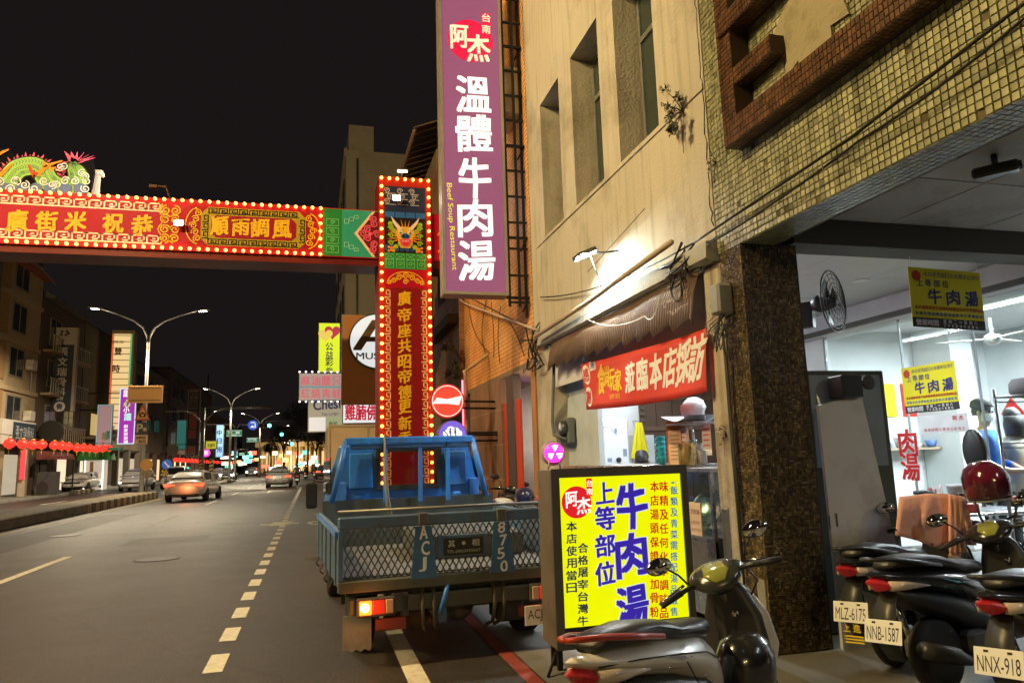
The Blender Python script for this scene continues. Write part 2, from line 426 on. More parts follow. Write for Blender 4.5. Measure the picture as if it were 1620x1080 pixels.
def arrow(x, y, mirror=1):
    a = MB()
    a.add([(x-.08,y,.006),(x+.08,y,.006),(x+.08,y+3,.006),(x-.08,y+3,.006)], [(0,1,2,3)])
    a.add([(x-.35,y+3,.006),(x+.35,y+3,.006),(x,y+4.6,.006)], [(0,1,2)])
    a.add([(x+.08*mirror,y+1.2,.0065),(x+.08*mirror,y+1.9,.0065),(x+.8*mirror,y+2.9,.0065),(x+.8*mirror,y+2.2,.0065)], [(0,1,2,3)])
    struct(a.build('arrow_marking', white_paint))
for k, (x, y, lb) in enumerate(((-2.6,14.5,'round iron manhole cover in the middle of the near lane'),(-5.9,21,'round iron manhole cover in the far lane'),(.15,13.2,'small iron cover in the scooter lane'))):
    t = thing('manhole_cover', lb, 'manhole cover', (x, y, .0)); r_ = .33 if k < 2 else .2
    MB().lathe([(r_+.05,.001),(r_+.05,.006),(.001,.006)], n=28, smooth=False).build('collar', M('cover_collar', (.075,.07,.065), .7), t); MB().lathe([(r_,.0065),(r_,.010),(.001,.010)], n=28, smooth=False).build('lid', M('cast_iron', (.05,.045,.04), .4, .7, bump=.8, bs=45), t)
for k, (x0, x1, y0, y1) in enumerate(((-3.9,-2.2,17.3,19.0),(-7.4,-5.9,12.5,30))):
    struct(MB().add([(x0,y0,.002),(x1,y0+.1,.002),(x1-.05,y1,.002),(x0+.04,y1-.15,.002)], [(0,1,2,3)]).build('road_patch', M('asphalt_patch_%d' % k, ((.041,.036,.031),(.05,.044,.038))[k], .5+.05*k, var=.4, vs=2, bump=.5, bs=200, dirt=.5, ds=1)))
for k in range(2): asphalt_detail(MATS['asphalt_patch_%d' % k])
arrow(-2.4, 66, -1); arrow(-6.2, 50, -1); arrow(-2.5, 46.6)
cw = thing('zebra_crossing', 'white zebra crossing stripes at the far junction', 'road marking'); struct(cw)
zb = MB().quad((-.25,0,.006),(.25,0,.006),(.25,4,.006),(-.25,4,.006)).build('paint_stripe', white_paint, cw, (-7.4,92,0))
for i in range(1, 9): put(zb, 'paint_stripe', cw, (-7.4+1.05*i,92,0))
# median with black and yellow kerb blocks
med = thing('median_kerb', 'long concrete median kerb with a black and yellow striped end by the lamp post', 'kerb', (-8.15, 0, 0)); struct(med)
MB().bbox(-1.5, 0, -25, 31.6, 0, .36, .04).build('kerb_wall', kerb_conc, med)
ky = None
for i in range(24):
    y0 = 31.6+i*.56
    o = MB().bbox(-1.5, 0.005, 0, .555, 0, .365, .03)
    if i == 0: ka = o.build('kerb_block', M('kerb_yellow', (.42,.3,.13), .7, dirt=.8, ds=4, dcol=(.12,.09,.05)), med, (0,y0,0))
    elif i == 1: kb = o.build('kerb_block', M('kerb_black', (.055,.05,.045), .7, dirt=.5, ds=4, dcol=(.14,.12,.09)), med, (0,y0,0))
    else: put(ka if i % 2 == 0 else kb, 'kerb_block', med, (0,y0,0))
med2 = thing('median_kerb', 'low concrete median kerb continuing beyond the second street lamp', 'kerb', (-8.15, 0, 0)); struct(med2)
MB().bbox(-1.2, 0, 62, 88, 0, .2, .04).build('kerb_wall', kerb_conc, med2)

# ================================================================== street lamps (double arm, on the median)
galv = M('galvanised_pole', (.2,.19,.17), .45, .6, vs=4, dirt=.5, ds=3)
def street_lamp(x, y, h, label, col, power, arm=2.5, rz=0.0, bare=False):
    t = thing('street_lamp', label, 'street lamp', (x, y, 0), rz, 'double armed street lamps on the median')
    MB().lathe([(.2,0),(.2,.35),(.13,.42),(.11,h*.4),(.085,h-1.9)], n=14).build('pole', galv, t)
    for s in (-1, 1):
        pts = [(0,0,h-1.9),(s*.08,0,h-1.5),(s*.3,0,h-1.05),(s*.8,0,h-.65),(s*arm*.65,0,h-.3),(s*arm,0,h-.02)]
        MB().tube(pts, [.075,.07,.06,.055,.05,.045], 8).build('arm', galv, t)
        hd = MB(); hd.loft([[(s*(arm-.1)+s*q, yy*w, h-.02+q*.12+zz*hh) for (yy, zz) in ((-1,-.5),(-.7,.6),(0,1),(.7,.6),(1,-.5))] for q, w, hh in ((0,.05,.05),(.2,.14,.07),(.6,.15,.07),(.8,.06,.03))])
        hobj = hd.build('lamp_head', M('lamp_housing', (.35,.35,.34), .4, .4), t)
        MB().quad((s*(arm+.12),-.11,h-.055),(s*(arm+.52),-.11,h-.01),(s*(arm+.52),.11,h-.01),(s*(arm+.12),.11,h-.055)).build('lamp_lens', E('lamp_led_%.2f' % col[2], col, 60), hobj)
        if power:
            light('lamp_light', 'POINT' if bare else 'SPOT', (s*(arm+.3), 0, h-.12), power, col, t, .15, (s*(arm+.3)*.9, 0, 0), 165, .4)
    return t
warm = (1.0, .72, .31); cool = (1.0, .84, .58)
street_lamp(-9.05, 5.0, 10.6, 'street lamp on the near median, standing just left of the view', warm, 4300, bare=True)  # unseen lamp, assumed; placed and powered to light the facades and the truck cab
street_lamp(-9.05, -34, 10.6, 'street lamp behind the photographer on the median', warm, 3500, bare=True)  # assumed lamp, never in view, added to light the truck from behind the camera
street_lamp(-9.05, 45.2, 10.6, 'tall double-armed street lamp carrying road signs at the striped kerb end', cool, 4200)
street_lamp(-8.0, 80, 9.5, 'second double-armed street lamp farther along the median', cool, 3800, 2.2)
street_lamp(-7.6, 118, 9.5, 'third street lamp in the row, small above the distant junction', cool, 2500, 2.2)
street_lamp(-7.2, 155, 9.5, 'farthest street lamp in the row down the street', cool, 0, 2.2)

# ================================================================== right side: tiled building next to the camera
XF = 3.2
plaster = M('old_plaster', (.50,.46,.38), .85, var=.14, vs=1.3, bump=.4, bs=30, dirt=.9, dcol=(.19,.16,.11), ds=.8, streak=.4)
grout = M('tile_grout', (.10,.085,.05), .9, vs=8)
tilem = VC('glazed_tile', .3, .15, 40)
tb = thing('tiled_building', 'old building faced with small cream tiles above the arcade on the right', 'building', (0,0,0))
MB().box(XF+.014, XF+.32, -8, 5.2, 3.15, 9.5).build('wall', grout, tb)
# the brown frame round the old window bay: geometry positions read on the facade plane
P_ = lambda px, py: GX(px, py, XF)
c0 = P_(1172, 238)
FY0, FZ0 = c0.y, c0.z       # lower far corner of the frame
brown = VC('brown_mosaic_tile', .35, .15, 60)
def tile_wall(mb, y0, y1, z0, z1, x, th, step, colf, skip=None, gap=.004, stepz=None, jit=.0015, axis='x', half=False):
    """real tiles on a wall: axis x: wall facing -x spanning y,z;  axis y: wall facing -y spanning x,z"""
    stepz = stepz or step; lst = []
    ny = int((y1-y0)/step); nz_ = int((z1-z0)/stepz)
    for j in range(nz_):
        off = (step/2 if (half and j % 2) else 0)
        for i in range(ny):
            a0 = y0+i*step+off; b0 = z0+j*stepz
            a1, b1 = a0+step-gap, b0+stepz-gap
            if a1 > y1 or (skip and skip((a0+a1)/2, (b0+b1)/2)): continue
            lst.append((a0, a1, b0, b1, th+random.uniform(-jit, jit), colf()))
    for a0, a1, b0, b1, t_, c in lst: one_tile(mb, a0, a1, b0, b1, x, t_, c, axis)
    return lst
def one_tile(mb, a0, a1, b0, b1, x, t_, c, axis='x'):
    e = .0025
    q = [(0,a0,b0),(0,a1,b0),(0,a1,b1),(0,a0,b1),(-t_,a0+e,b0+e),(-t_,a1-e,b0+e),(-t_,a1-e,b1-e),(-t_,a0+e,b1-e)]
    if axis == 'x': vs = [(x+u, v, w) for u, v, w in q]
    elif axis == 'y': vs = [(v, x+u, w) for u, v, w in q]
    else: vs = [(v, w, x-u*-1) for u, v, w in q]
    mb.add(vs, [(4,5,6,7),(0,1,5,4),(1,2,6,5),(2,3,7,6),(3,0,4,7)], c)
def cream():
    k = random.uniform(.72, 1.15)
    if random.random() < .07: k *= .6
    return (.40*k, .40*k, .245*k*random.uniform(.9,1.08))
def bcol():
    k = random.uniform(.6, 1.3)
    return (.12*k, .055*k, .022*k)
BW = .19
def inframe(y, z): return y < FY0 and z > FZ0
mbt = MB(); rows = []
near = []
st = .0475
for j in range(int((6.2-3.152)/st)):
    for i in range(int((5.2-1.9)/st)):
        y0 = 5.197-(i+1)*st; z0 = 3.153+j*st
        yc, zc = y0+st/2, z0+st/2
        if FY0-BW-.01 < yc < FY0+.005 and zc > FZ0-.005: continue
        if yc < FY0 and FZ0-.005 < zc < FZ0+BW+.01: continue
        if random.random() < .006: continue
        near.append((y0, y0+st-.0045, z0, z0+st-.0045, .012+random.uniform(-.0015,.0015), cream()))
# the 300 that show largest (nearest the camera, in view) are parts of their own
def vis(t_):
    y, z = (t_[0]+t_[1])/2, (t_[2]+t_[3])/2
    c = CAMROT.transposed() @ (Vector((XF, y, z))-EYE); px, py = CX+FPX*c.x/-c.z, CY-FPX*c.y/-c.z
    return (0 <= px <= 1615 and 0 <= py <= 1080)
near.sort(key=lambda t_: (not vis(t_), XF*XF+t_[0]**2+(t_[2]-1.55)**2))
for k, t_ in enumerate(near):
    if k < 300:
        m1 = MB(); one_tile(m1, -.0215, .0215, -.0215, .0215, 0, .013, t_[5])
        if k < 24:
            o = m1.build('tile', tilem, tb, (XF+.014, (t_[0]+t_[1])/2, (t_[2]+t_[3])/2)); rows.append(o)
        else: put(rows[random.randrange(24)], 'tile', tb, (XF+.014+random.uniform(-.001,.001), (t_[0]+t_[1])/2, (t_[2]+t_[3])/2))
    else: one_tile(mbt, t_[0], t_[1], t_[2], t_[3], XF+.014, t_[4], t_[5])
tag(mbt.build('tile_field', tilem, tb), None, None, kind='stuff')
# brown frame: body and its tiles
fr = MB(); fr.box(XF-.14, XF+.012, -6, FY0, FZ0, FZ0+BW); fr.box(XF-.14, XF+.012, FY0-BW, FY0, FZ0+BW, 8.5)
fro = fr.build('window_frame_band', M('brown_grout', (.06,.035,.02), .8), tb)
ft = MB()
tile_wall(ft, 1.6, FY0, FZ0, FZ0+BW, XF-.14, .006, .036, bcol, stepz=.047)
tile_wall(ft, FY0-BW, FY0, FZ0+BW, 6.0, XF-.14, .006, .047, bcol, stepz=.036)
def flat_tiles(mb, x0, x1, y0, y1, z, colf, sx_=.036, sy_=.036):      # tiles on an underside
    i = 0
    for a in range(int((x1-x0)/sx_)):
        for b in range(int((y1-y0)/sy_)):
            xa, ya = x0+a*sx_, y0+b*sy_
            mb.add([(xa,ya,z),(xa+sx_-.004,ya,z),(xa+sx_-.004,ya+sy_-.004,z),(xa,ya+sy_-.004,z),(xa+.002,ya+.002,z-.005),(xa+sx_-.006,ya+.002,z-.005),(xa+sx_-.006,ya+sy_-.006,z-.005),(xa+.002,ya+sy_-.006,z-.005)],
                   [(4,5,6,7),(0,1,5,4),(1,2,6,5),(2,3,7,6),(3,0,4,7)], colf())
flat_tiles(ft, XF-.14, XF, 1.6, FY0, FZ0, bcol)
tag(ft.build('brown_tile', brown, fro), None, None, kind='stuff')
# blocks inside the bay
for (pa, pb, dz, dx) in (((1174,146),(1246,92),.13,.13),((1164,66),(1290,-25),.14,.17)):
    a, b = P_(*pa), P_(*pb)
    blk = MB().box(XF-dx, XF+.012, b.y, a.y, a.z, a.z+dz).build('brown_block', MATS['brown_grout'], tb)
    q = MB(); tile_wall(q, b.y, a.y, a.z, a.z+dz, XF-dx, .006, .036, bcol, stepz=.043); flat_tiles(q, XF-dx, XF, b.y, a.y, a.z, bcol)
    tag(q.build('brown_tile', brown, blk), None, None, kind='stuff')
a, b = P_(1240, 115), P_(1340, 20)
pz = MB(); ring = []
for k in range(26):
    th = 2*PI*k/26; rr = 1+.22*math.sin(k*3.1)+.15*math.sin(k*7.7)
    ring.append((XF-.016, (a.y+b.y)/2+math.cos(th)*rr*.33, (a.z+b.z)/2+.2+math.sin(th)*rr*.36))
pz.add(ring, [tuple(range(26))]); pz.add([(XF+.012, p[1], p[2]) for p in ring]+ring, [(i,(i+1)%26,26+(i+1)%26,26+i) for i in range(26)])
pz.build('patched_render', M('patched_render', (.30,.26,.16), .9, vs=5, bump=.6, bs=18, dirt=.8, ds=5, dcol=(.12,.10,.05)), tb)
# soffit edge strip of tiles, recess and ceiling panels of the arcade
sf = MB(); sf.box(XF+.016, XF+.318, -8, 5.198, 3.16, 3.3); sf.build('soffit_beam', grout, tb)
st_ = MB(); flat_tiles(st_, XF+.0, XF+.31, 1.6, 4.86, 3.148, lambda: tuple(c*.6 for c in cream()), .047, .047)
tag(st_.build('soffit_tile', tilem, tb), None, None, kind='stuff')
MB().box(XF+.318, 8, -8, 4.88, 3.42, 3.6).build('ceiling_slab', M('dark_slab', (.16,.16,.15), .9), tb)
cpm = M('ceiling_panel', (.33,.33,.32), .8, vs=2, dirt=.7, ds=2.5, dcol=(.16,.15,.13))
for i in range(4):
    for j in range(6):
        MB().box(XF+.5+i*.92, XF+.5+i*.92+.905, 4.86-(j+1)*.92, 4.86-(j+1)*.92+.905, 3.385, 3.415).build('ceiling_panel', cpm, tb)
rl = []
for i in range(9):
    th = PI/2*i/8; rl.append((XF+.32+.17*(1-math.cos(th)), 3.3+.1*math.sin(th)))
rc = MB()
for i in range(8): rc.quad((rl[i][0],1,rl[i][1]),(rl[i][0],4.2,rl[i][1]),(rl[i+1][0],4.2,rl[i+1][1]),(rl[i+1][0],1,rl[i+1][1]))
rc.build('curved_trim', M('greenish_render', (.24,.25,.16), .85, dirt=.5, ds=3), tb)
MB().box(3.72, 8, 4.9, 5.19, 3.19, 3.75).build('cross_beam', M('dark_beam', (.07,.068,.062), .8, vs=3), tb)
# upper inner side, so the building is solid
MB().box(XF+.32, 12, -8, 5.19, 3.76, 9.5).build('upper_storey', M('inner_wall', (.3,.28,.25), .9), tb)
# mosaic column
mc = thing('mosaic_column', 'square arcade column covered in dark brown and tan mosaic', 'column', (0,0,0))
MB().box(XF+.008, 3.71, 4.87+.008, 5.17, .1, 3.16).build('core', M('mosaic_grout', (.045,.036,.02), .9), mc)
def mosaic(mb, a0, a1, z0, z1, x, axis):
    u = .0165; na = int((a1-a0)/u); nz_ = int((z1-z0)/u); occ = set()
    pal = ((.08,.06,.032),(.16,.11,.05),(.2,.145,.07),(.25,.185,.095),(.11,.085,.052),(.06,.05,.036),(.32,.25,.13),(.18,.11,.05))
    for j in range(nz_):
        for i in range(na):
            if (i,j) in occ: continue
            r_ = random.random(); w, h = (2,1) if r_ < .42 else ((1,2) if r_ < .84 else (1,1))
            if i+w > na or (i+1,j) in occ and w == 2: w = 1
            if j+h > nz_: h = 1
            for p in range(w):
                for q in range(h): occ.add((i+p,j+q))
            k = random.uniform(.75,1.25); c = random.choice(pal)
            one_tile(mb, a0+i*u, a0+(i+w)*u-.003, z0+j*u, z0+(j+h)*u-.003, x, .008+random.uniform(-.001,.001), tuple(v*k for v in c), axis)
mm = MB(); mosaic(mm, XF, 3.71, .11, 3.15, 4.87+.009, 'y'); mosaic(mm, 4.872, 5.18, .11, 3.15, XF+.009, 'x')
tag(mm.build('mosaic_piece', VC('mosaic_glaze', .38, .1, 60), mc), None, None, kind='stuff')
# bare patch where pieces fell off
MB().box(XF-.004, XF+.004, 4.90, 5.0, .32, .62).build('bare_patch', M('bare_mortar', (.3,.28,.25), .9, bump=.5, bs=40), mc)

# ================================================================== plaster building with three tall windows
pb = thing('plaster_building', 'cream plastered building with three tall narrow windows above the brown awning', 'building', (0,0,0))
Y0, Y1 = 5.205, 10.38
wz = P_(868, 370).z
wins = []
for (l0, l1) in (((854,167),(884,159)), ((901.5,94),(944,52)), ((975,130),(1036,100))):
    wins.append((P_(*l1).y, P_(*l0).y))           # near y, far y
wtop = [P_(854,167).z, P_(901.5,94).z]; ztop = (P_(854,167).z+P_(901,94).z)/2
w = MB()
TH = .42
w.box(XF, XF+TH, Y0, Y1, 3.3, wz)                              # below the windows
w.box(XF, XF+TH, Y0, Y1, ztop, 9.8)
edges = [Y0]+[v for pr in reversed(wins) for v in pr]+[Y1]
edges.sort()
for i in range(0, len(edges), 2): w.box(XF, XF+TH, edges[i], edges[i+1], wz, ztop)
w.build('wall', plaster, pb)
MB().box(XF-.016, XF, Y0+.01, 10.1, wz-.05, wz-.003).build('sill_ledge', plaster, pb)
MB().box(XF-.035, XF, Y0+.02, Y1, 9.0, 9.3).build('cornice', plaster, pb)
alum = M('window_aluminium', (.32,.33,.32), .4, .7)
for (yn, yf) in wins:
    wo = thing('window', None, None); wo.parent = pb
    f = MB(); x0, x1 = XF+.3, XF+.34
    f.box(x0,x1,yn,yn+.05,wz,ztop); f.box(x0,x1,yf-.05,yf,wz,ztop); f.box(x0,x1,yn+.05,yf-.05,wz,wz+.05); f.box(x0,x1,yn+.05,yf-.05,ztop-.05,ztop)
    zt = wz+(ztop-wz)*.70; f.box(x0-.01,x1,yn+.05,yf-.05,zt,zt+.06); f.box(x0-.012,x1,(yn+yf)/2-.025,(yn+yf)/2+.025,wz+.05,zt)
    f.build('frame', alum, wo)
    MB().box(x0+.015,x0+.021,yn+.05,yf-.05,wz+.05,ztop-.05).build('pane', M('dark_window_glass', (.035,.05,.045), .12, spec=.8), wo)
# ground floor: lintel ledge, end pier, thin white post at the tiled column
MB().prism([(XF-.10,3.13),(XF-.07,3.105),(XF+.42,3.1),(XF+.42,3.298),(XF-.09,3.27)], 5.21, 9.95, 'y').build('canopy_ledge', M('stained_concrete_ledge', (.36,.35,.31), .85, dirt=.8, ds=1.6, dcol=(.12,.11,.09), bump=.3, bs=30), pb)
MB().bbox(XF+.003, XF+.4, Y0, 5.46, .1, 3.098, .015).build('end_post', M('weathered_post', (.47,.42,.34), .85, bump=.4, bs=25, dirt=.9, ds=1.4, dcol=(.16,.12,.08), streak=.8), pb)
MB().bbox(XF+.003, XF+.4, 9.62, Y1, .1, 3.098, .015).build('end_pier', plaster, pb)
grey_wall = M('grey_inner_wall', (.48,.56,.64), .8, dirt=.6, ds=1.8, dcol=(.3,.3,.3))
MB().box(XF+.2, XF+.26, 8.5, 9.62, .1, 3.095).build('side_panel', grey_wall, pb)
MB().box(XF+.4, 6.9, 10.26, Y1, .1, 3.3).build('party_wall', M('white_kitchen_wall', (.7,.72,.74), .6, dirt=.3, ds=2, dcol=(.4,.4,.38)), pb)
MB().box(XF+.42, 6.6, 5.2, Y1, 3.34, 3.45).build('ceiling', M('white_ceiling', (.7,.7,.7), .8), pb)
wpan = M('ceiling_board', (.62,.64,.66), .7, var=.05)
for i in range(3):
    for j in range(5):
        MB().box(3.66+i*.98, 3.66+i*.98+.97, 5.22+j*1.0, 5.22+j*1.0+.99, 3.3, 3.335).build('ceiling_panel', wpan, pb)
MB().box(6.45, 6.85, 5.2, Y1, 3.02, 3.29).build('shopfront_header', M('header_board', (.55,.55,.57), .6), pb)
MB().box(6.40, 6.449, 5.2, Y1, 3.02, 3.08).build('header_trim', M('dark_trim', (.06,.055,.05), .6), pb)
MB().box(XF+.42, 12, 5.2, Y1, 3.46, 9.8).build('upper_storey', MATS['inner_wall'], pb)
# cracks and stains come as geometry at the joint of the two buildings
ck = MB()
y = 5.215; z = 3.4
while z < 6.2:
    dz = random.uniform(.05,.12); y2 = 5.23+random.uniform(-.012,.025)
    ck.tube([(XF-.002,y,z),(XF-.002,y2,z+dz)], random.uniform(.003,.007), 4); y = y2; z += dz
ck.build('wall_crack', M('crack_dark', (.03,.025,.02), .9), pb)
# shrub growing out of the wall
def leaf_clump(mb, c, r, n, size, cols, flat=1.0):
    for i in range(n):
        d = Vector((random.gauss(0,1), random.gauss(0,1), random.gauss(0,1))).normalized()*r*random.uniform(.2,1)
        p = Vector(c)+Vector((d.x, d.y, d.z*flat))
        a = Vector((random.gauss(0,1), random.gauss(0,1), random.gauss(0,1))).normalized(); b = a.orthogonal().normalized()
        s = size*random.uniform(.6,1.3)
        mb.add([p-a*s, p+b*s*.45, p+a*s, p-b*s*.45], [(0,1,2,3)], random.choice(cols))
leafm = VC('leaf', .5, 0, 80)
def wall_shrub(pos, label, s=1.0, n=260):
    t = thing('wall_shrub', label, 'shrub', pos)
    b = MB()
    ends = []
    for i in range(9):
        e = Vector((-random.uniform(.05,.2)*s, random.uniform(-.16,.16)*s, random.uniform(-.22,.22)*s)); ends.append(e)
        b.tube([(0,0,0), e*.5+Vector((0,0,.02)), e], [.005*s,.004*s,.002*s], 5)
    b.tube([(0,0,0),(-.03,0,-.2*s),(-.02,.02,-.38*s)], .004*s, 5)
    b.build('stem', M('twig', (.08,.06,.035), .9), t)
    f = MB()
    for e in ends: leaf_clump(f, e, .055*s, n//9, .03*s, ((.03,.05,.02),(.05,.07,.03),(.07,.06,.03),(.025,.035,.02)))
    f.build('foliage', leafm, t); return t
wall_shrub(P_(1082,178)-Vector((.0,0,0)), 'small leafy shrub rooted in the plaster wall right of the windows')
wall_shrub(P_(1133,258), 'tiny dark weed at the joint between plaster and tiles', .45, 60)
wall_shrub(P_(1150,690)+Vector((0,0.0,0)), 'little weed growing in the crack of the white post', .4, 60)

# ================================================================== lettering placed on real sign planes
def px_text(parent, Yp, items, mat, bold=0.0, brush=0.0, name='lettering', lift=0.004):
    """items: (char or word, px, py, wpx, hpx) read off the photograph, laid on the plane y = Yp"""
    mb = MB(); its = []
    for s, px, py, w_, h_ in items:
        p = GY(px, py, Yp); a = GY(px-w_/2, py, Yp); b = GY(px+w_/2, py, Yp); c = GY(px, py-h_/2, Yp); d = GY(px, py+h_/2, Yp)
        its.append((s, p.x, p.z, (b-a).length, (c-d).length))
    text(mb, its, bold, brush)
    mb.xf(Matrix.Translation((0, Yp-lift, 0)) @ FRONT)
    o = mb.build(name, mat)
    if parent:
        o.parent = parent; o.matrix_parent_inverse = parent.matrix_basis.inverted()
    return o
def par(o, parent):
    o.parent = parent; o.matrix_parent_inverse = parent.matrix_basis.inverted(); return o
def disc_mb(cx, cz, y, r, n=28, th=.004, rx=1.0):
    return MB().prism([(cx+r*rx*math.cos(2*PI*k/n), cz+r*math.sin(2*PI*k/n)) for k in range(n)], y-th, y, 'y')
black_steel = M('black_steel', (.02,.018,.016), .5, .5)
rust_steel = M('rusty_steel', (.10,.05,.025), .75, .3, dirt=.6, ds=5)
# ------------------------------------------------------------------ tall purple sign
YP = 10.45
ps = thing('tall_purple_sign', 'tall backlit purple shop sign with white brush characters hanging on a black steel frame', 'shop sign', (2.3, YP+.15, 4.0))
a = GY(697, 20, YP); b = GY(804, 464, YP); x0, x1 = GY(702,464,YP).x, b.x; z0 = GY(750,466,YP).z; z1 = 9.6
par(MB().box(x0, x1, YP+.006, YP+.3, z0, z1).build('sign_case', M('sign_case_side', (.28,.23,.19), .5, .4, dirt=.5), ), ps)
purple = E('purple_backlit', (.205,.062,.125), 1.15)
par(MB().box(x0+.035, x1-.035, YP, YP+.0055, z0+.045, z1-.035).build('sign_face', purple), ps)
fr = MB(); fr.box(x0-.01,x0+.034,YP-.012,YP+.0055,z0,z1); fr.box(x1-.034,x1+.01,YP-.012,YP+.0055,z0,z1); fr.box(x0+.034,x1-.034,YP-.012,YP+.0055,z0,z0+.044)
par(fr.build('sign_rim', M('sign_rim_metal', (.45,.42,.4), .4, .6)), ps)
white_e = E('white_lit_print', (.92,.93,.88), 1.0)
logo_red = E('logo_red_lit', (.62,.01,.055), .95)
p = GY(744, 65, YP); par(disc_mb(p.x, p.z, YP-.001, .36, 36, .003, 1.02).build('logo_disc', logo_red), ps)
p = GY(769, 37, YP); par(MB().box(p.x-.075,p.x+.075,YP-.006,YP-.001,p.z-.18,p.z+.17).build('logo_tab', logo_red), ps)
cream_e = E('cream_lit_print', (.85,.72,.5), .95)
px_text(ps, YP, [('台',769,29,13,13),('南',769,47,13,13)], cream_e, .02, name='logo_lettering', lift=.009)
px_text(ps, YP, [('阿',727,58,27,36),('杰',757,77,34,42)], cream_e, .025, .8, name='logo_lettering', lift=.008)
px_text(ps, YP, [('溫',749,149,53,56),('體',750,211,55,56),('牛',751,281,48,62),('肉',752,345,52,58),('湯',754,412,56,62)], white_e, .026, .4)
mb = MB(); line_text(mb, 'Beef Soup Restaurant', 0, 0, GY(714,290,YP).z-GY(714,427,YP).z, .105, brush=.3)
p = GY(714, 358, YP)
mb.xf(Matrix.Translation((p.x, YP-.004, p.z)) @ Matrix.Rotation(R(90), 4, 'Y') @ FRONT)
par(mb.build('small_lettering', E('yellow_lit_print', (.8,.75,.02), .9)), ps)
lat = MB()
xs = (x1+.04, x1+.2, XF-.03)
for x in xs[:2]: lat.box(x-.018, x+.018, YP+.05, YP+.09, z0-.15, 9.4)
lat.box(XF-.06, XF-.02, YP+.14, YP+.18, z0-.3, 9.4)
z = z0-.1
while z < 9.3:
    lat.box(x1+.02, XF-.02, YP+.055, YP+.085, z, z+.03); z += .42
for z in (4.9, 3.95, 6.4, 8.1):
    lat.box(x1, XF+.0, YP+.1, YP+.13, z, z+.04); lat.tube([(x1+.25,YP+.11,z-.2),(XF-.02,YP+.11,z)], .014, 5)
par(lat.build('steel_frame', black_steel), ps)

# air conditioner and pipes near the sign
ac = thing('wall_air_unit', 'round fan outdoor air unit high behind the purple sign', 'air conditioner', (XF-.16, 10.62, 7.4))
MB().bbox(-.16,.14,-.02,.75,-.4,.4,.02).build('casing', M('ac_casing', (.55,.5,.42), .5, dirt=.6, ds=3), ac)
MB().lathe([(.3,0),(.3,.03),(.27,.03),(.27,0)], (-.19,.35,0), 'x', 24).build('fan_ring', M('ac_ring', (.5,.46,.4), .5), ac)
g = MB()
for k in range(6): g.lathe([(.05+.04*k,0),(.055+.04*k,.004)], (-.185,.35,0), 'x', 20)
g.build('fan_grille', black_steel, ac)

# ------------------------------------------------------------------ floodlight on the plaster wall
fp = GX(925, 402, XF-.3)
fl = thing('floodlight', 'bright white square floodlight on an arm fixed to the plaster wall', 'floodlight', fp)
MB().tube([(.3,-.25,-.02),(.12,-.1,-.01),(0,0,0)], .012, 6).build('arm', M('flood_arm', (.04,.04,.04), .6), fl)
hd = MB().bbox(-.12,.12,-.1,.1,-.02,.03,.01); hd.xf(Matrix.Rotation(R(-24), 4, 'Y'))
hdo = hd.build('housing', M('flood_housing', (.06,.06,.06), .5), fl)
ln = MB().box(-.105,.105,-.085,.085,-.027,-.022); ln.xf(Matrix.Rotation(R(-24), 4, 'Y')); ln.build('lens', E('flood_white', (.92,1,.97), 55), hdo)
light('flood_light', 'AREA', fp+Vector((-.02,0,-.045)), 105, (.90,1,.93), None, .2, fp+Vector((.12,-.25,-1.0)))
MB().tube([(.05,-.02,.0),(.1,-.1,-.25),(.16,-.05,-.45),(.27,-.12,-.5)], .005, 5).build('cable', black_steel, fl)

# ------------------------------------------------------------------ awning
aw = thing('brown_awning', 'sagging brown fabric awning with a jagged lower edge over the soup stall', 'awning', (0,0,0))
mb = MB(); N = 88; fabric = M('awning_brown', (.10,.055,.032), .75, var=.3, vs=3, bump=.35, bs=8, dirt=.6, ds=2.2, dcol=(.2,.13,.08))
top = []; mid = []; bot = []
ya, yb = 9.42, 5.44
for i in range(N+1):
    t = i/N; y = ya+(yb-ya)*t; bulge = .022*math.sin(t*13)+.012*math.sin(t*29+1)
    zt = 3.11-.02*t; zl = 2.74-.11*t
    k = i % 8
    top.append((XF-.03, y, zt)); mid.append((XF-.1+bulge, y, (zt+zl)/2+.03)); bot.append((XF-.13+bulge*.6, y, zl-.03+.075*(k/7)))
for i in range(N):
    mb.add([top[i],top[i+1],mid[i+1],mid[i],bot[i+1],bot[i]], [(0,1,2,3),(3,2,4,5)], smooth=True)
o = mb.build('fabric', fabric, aw)
sol = o.modifiers.new('thick', 'SOLIDIFY'); sol.thickness = .006
mb = MB(); row_text(mb, '七一帆布行', -6.0, -5.5, 2.90, .075); row_text(mb, '022610335', -5.97, -5.5, 2.78, .06)
mb.xf(facing_mx(XF-.125)); mb.build('lettering', M('faded_print', (.42,.33,.24), .8), aw)
MB().tube([(XF-.035,9.5,3.1),(XF-.035,5.42,3.09)], .015, 6).build('rail', galv, aw)
# white plastic valance behind the awning
va = MB(); va.box(XF+.04, XF+.045, 5.47, 9.6, 2.5, 3.09)
tag(va.build('plastic_sheet', M('milky_plastic', (.62,.64,.68), .4, dirt=.3, ds=3, dcol=(.45,.46,.48))), 'milky plastic sheet hanging behind the brown awning', 'plastic sheet')

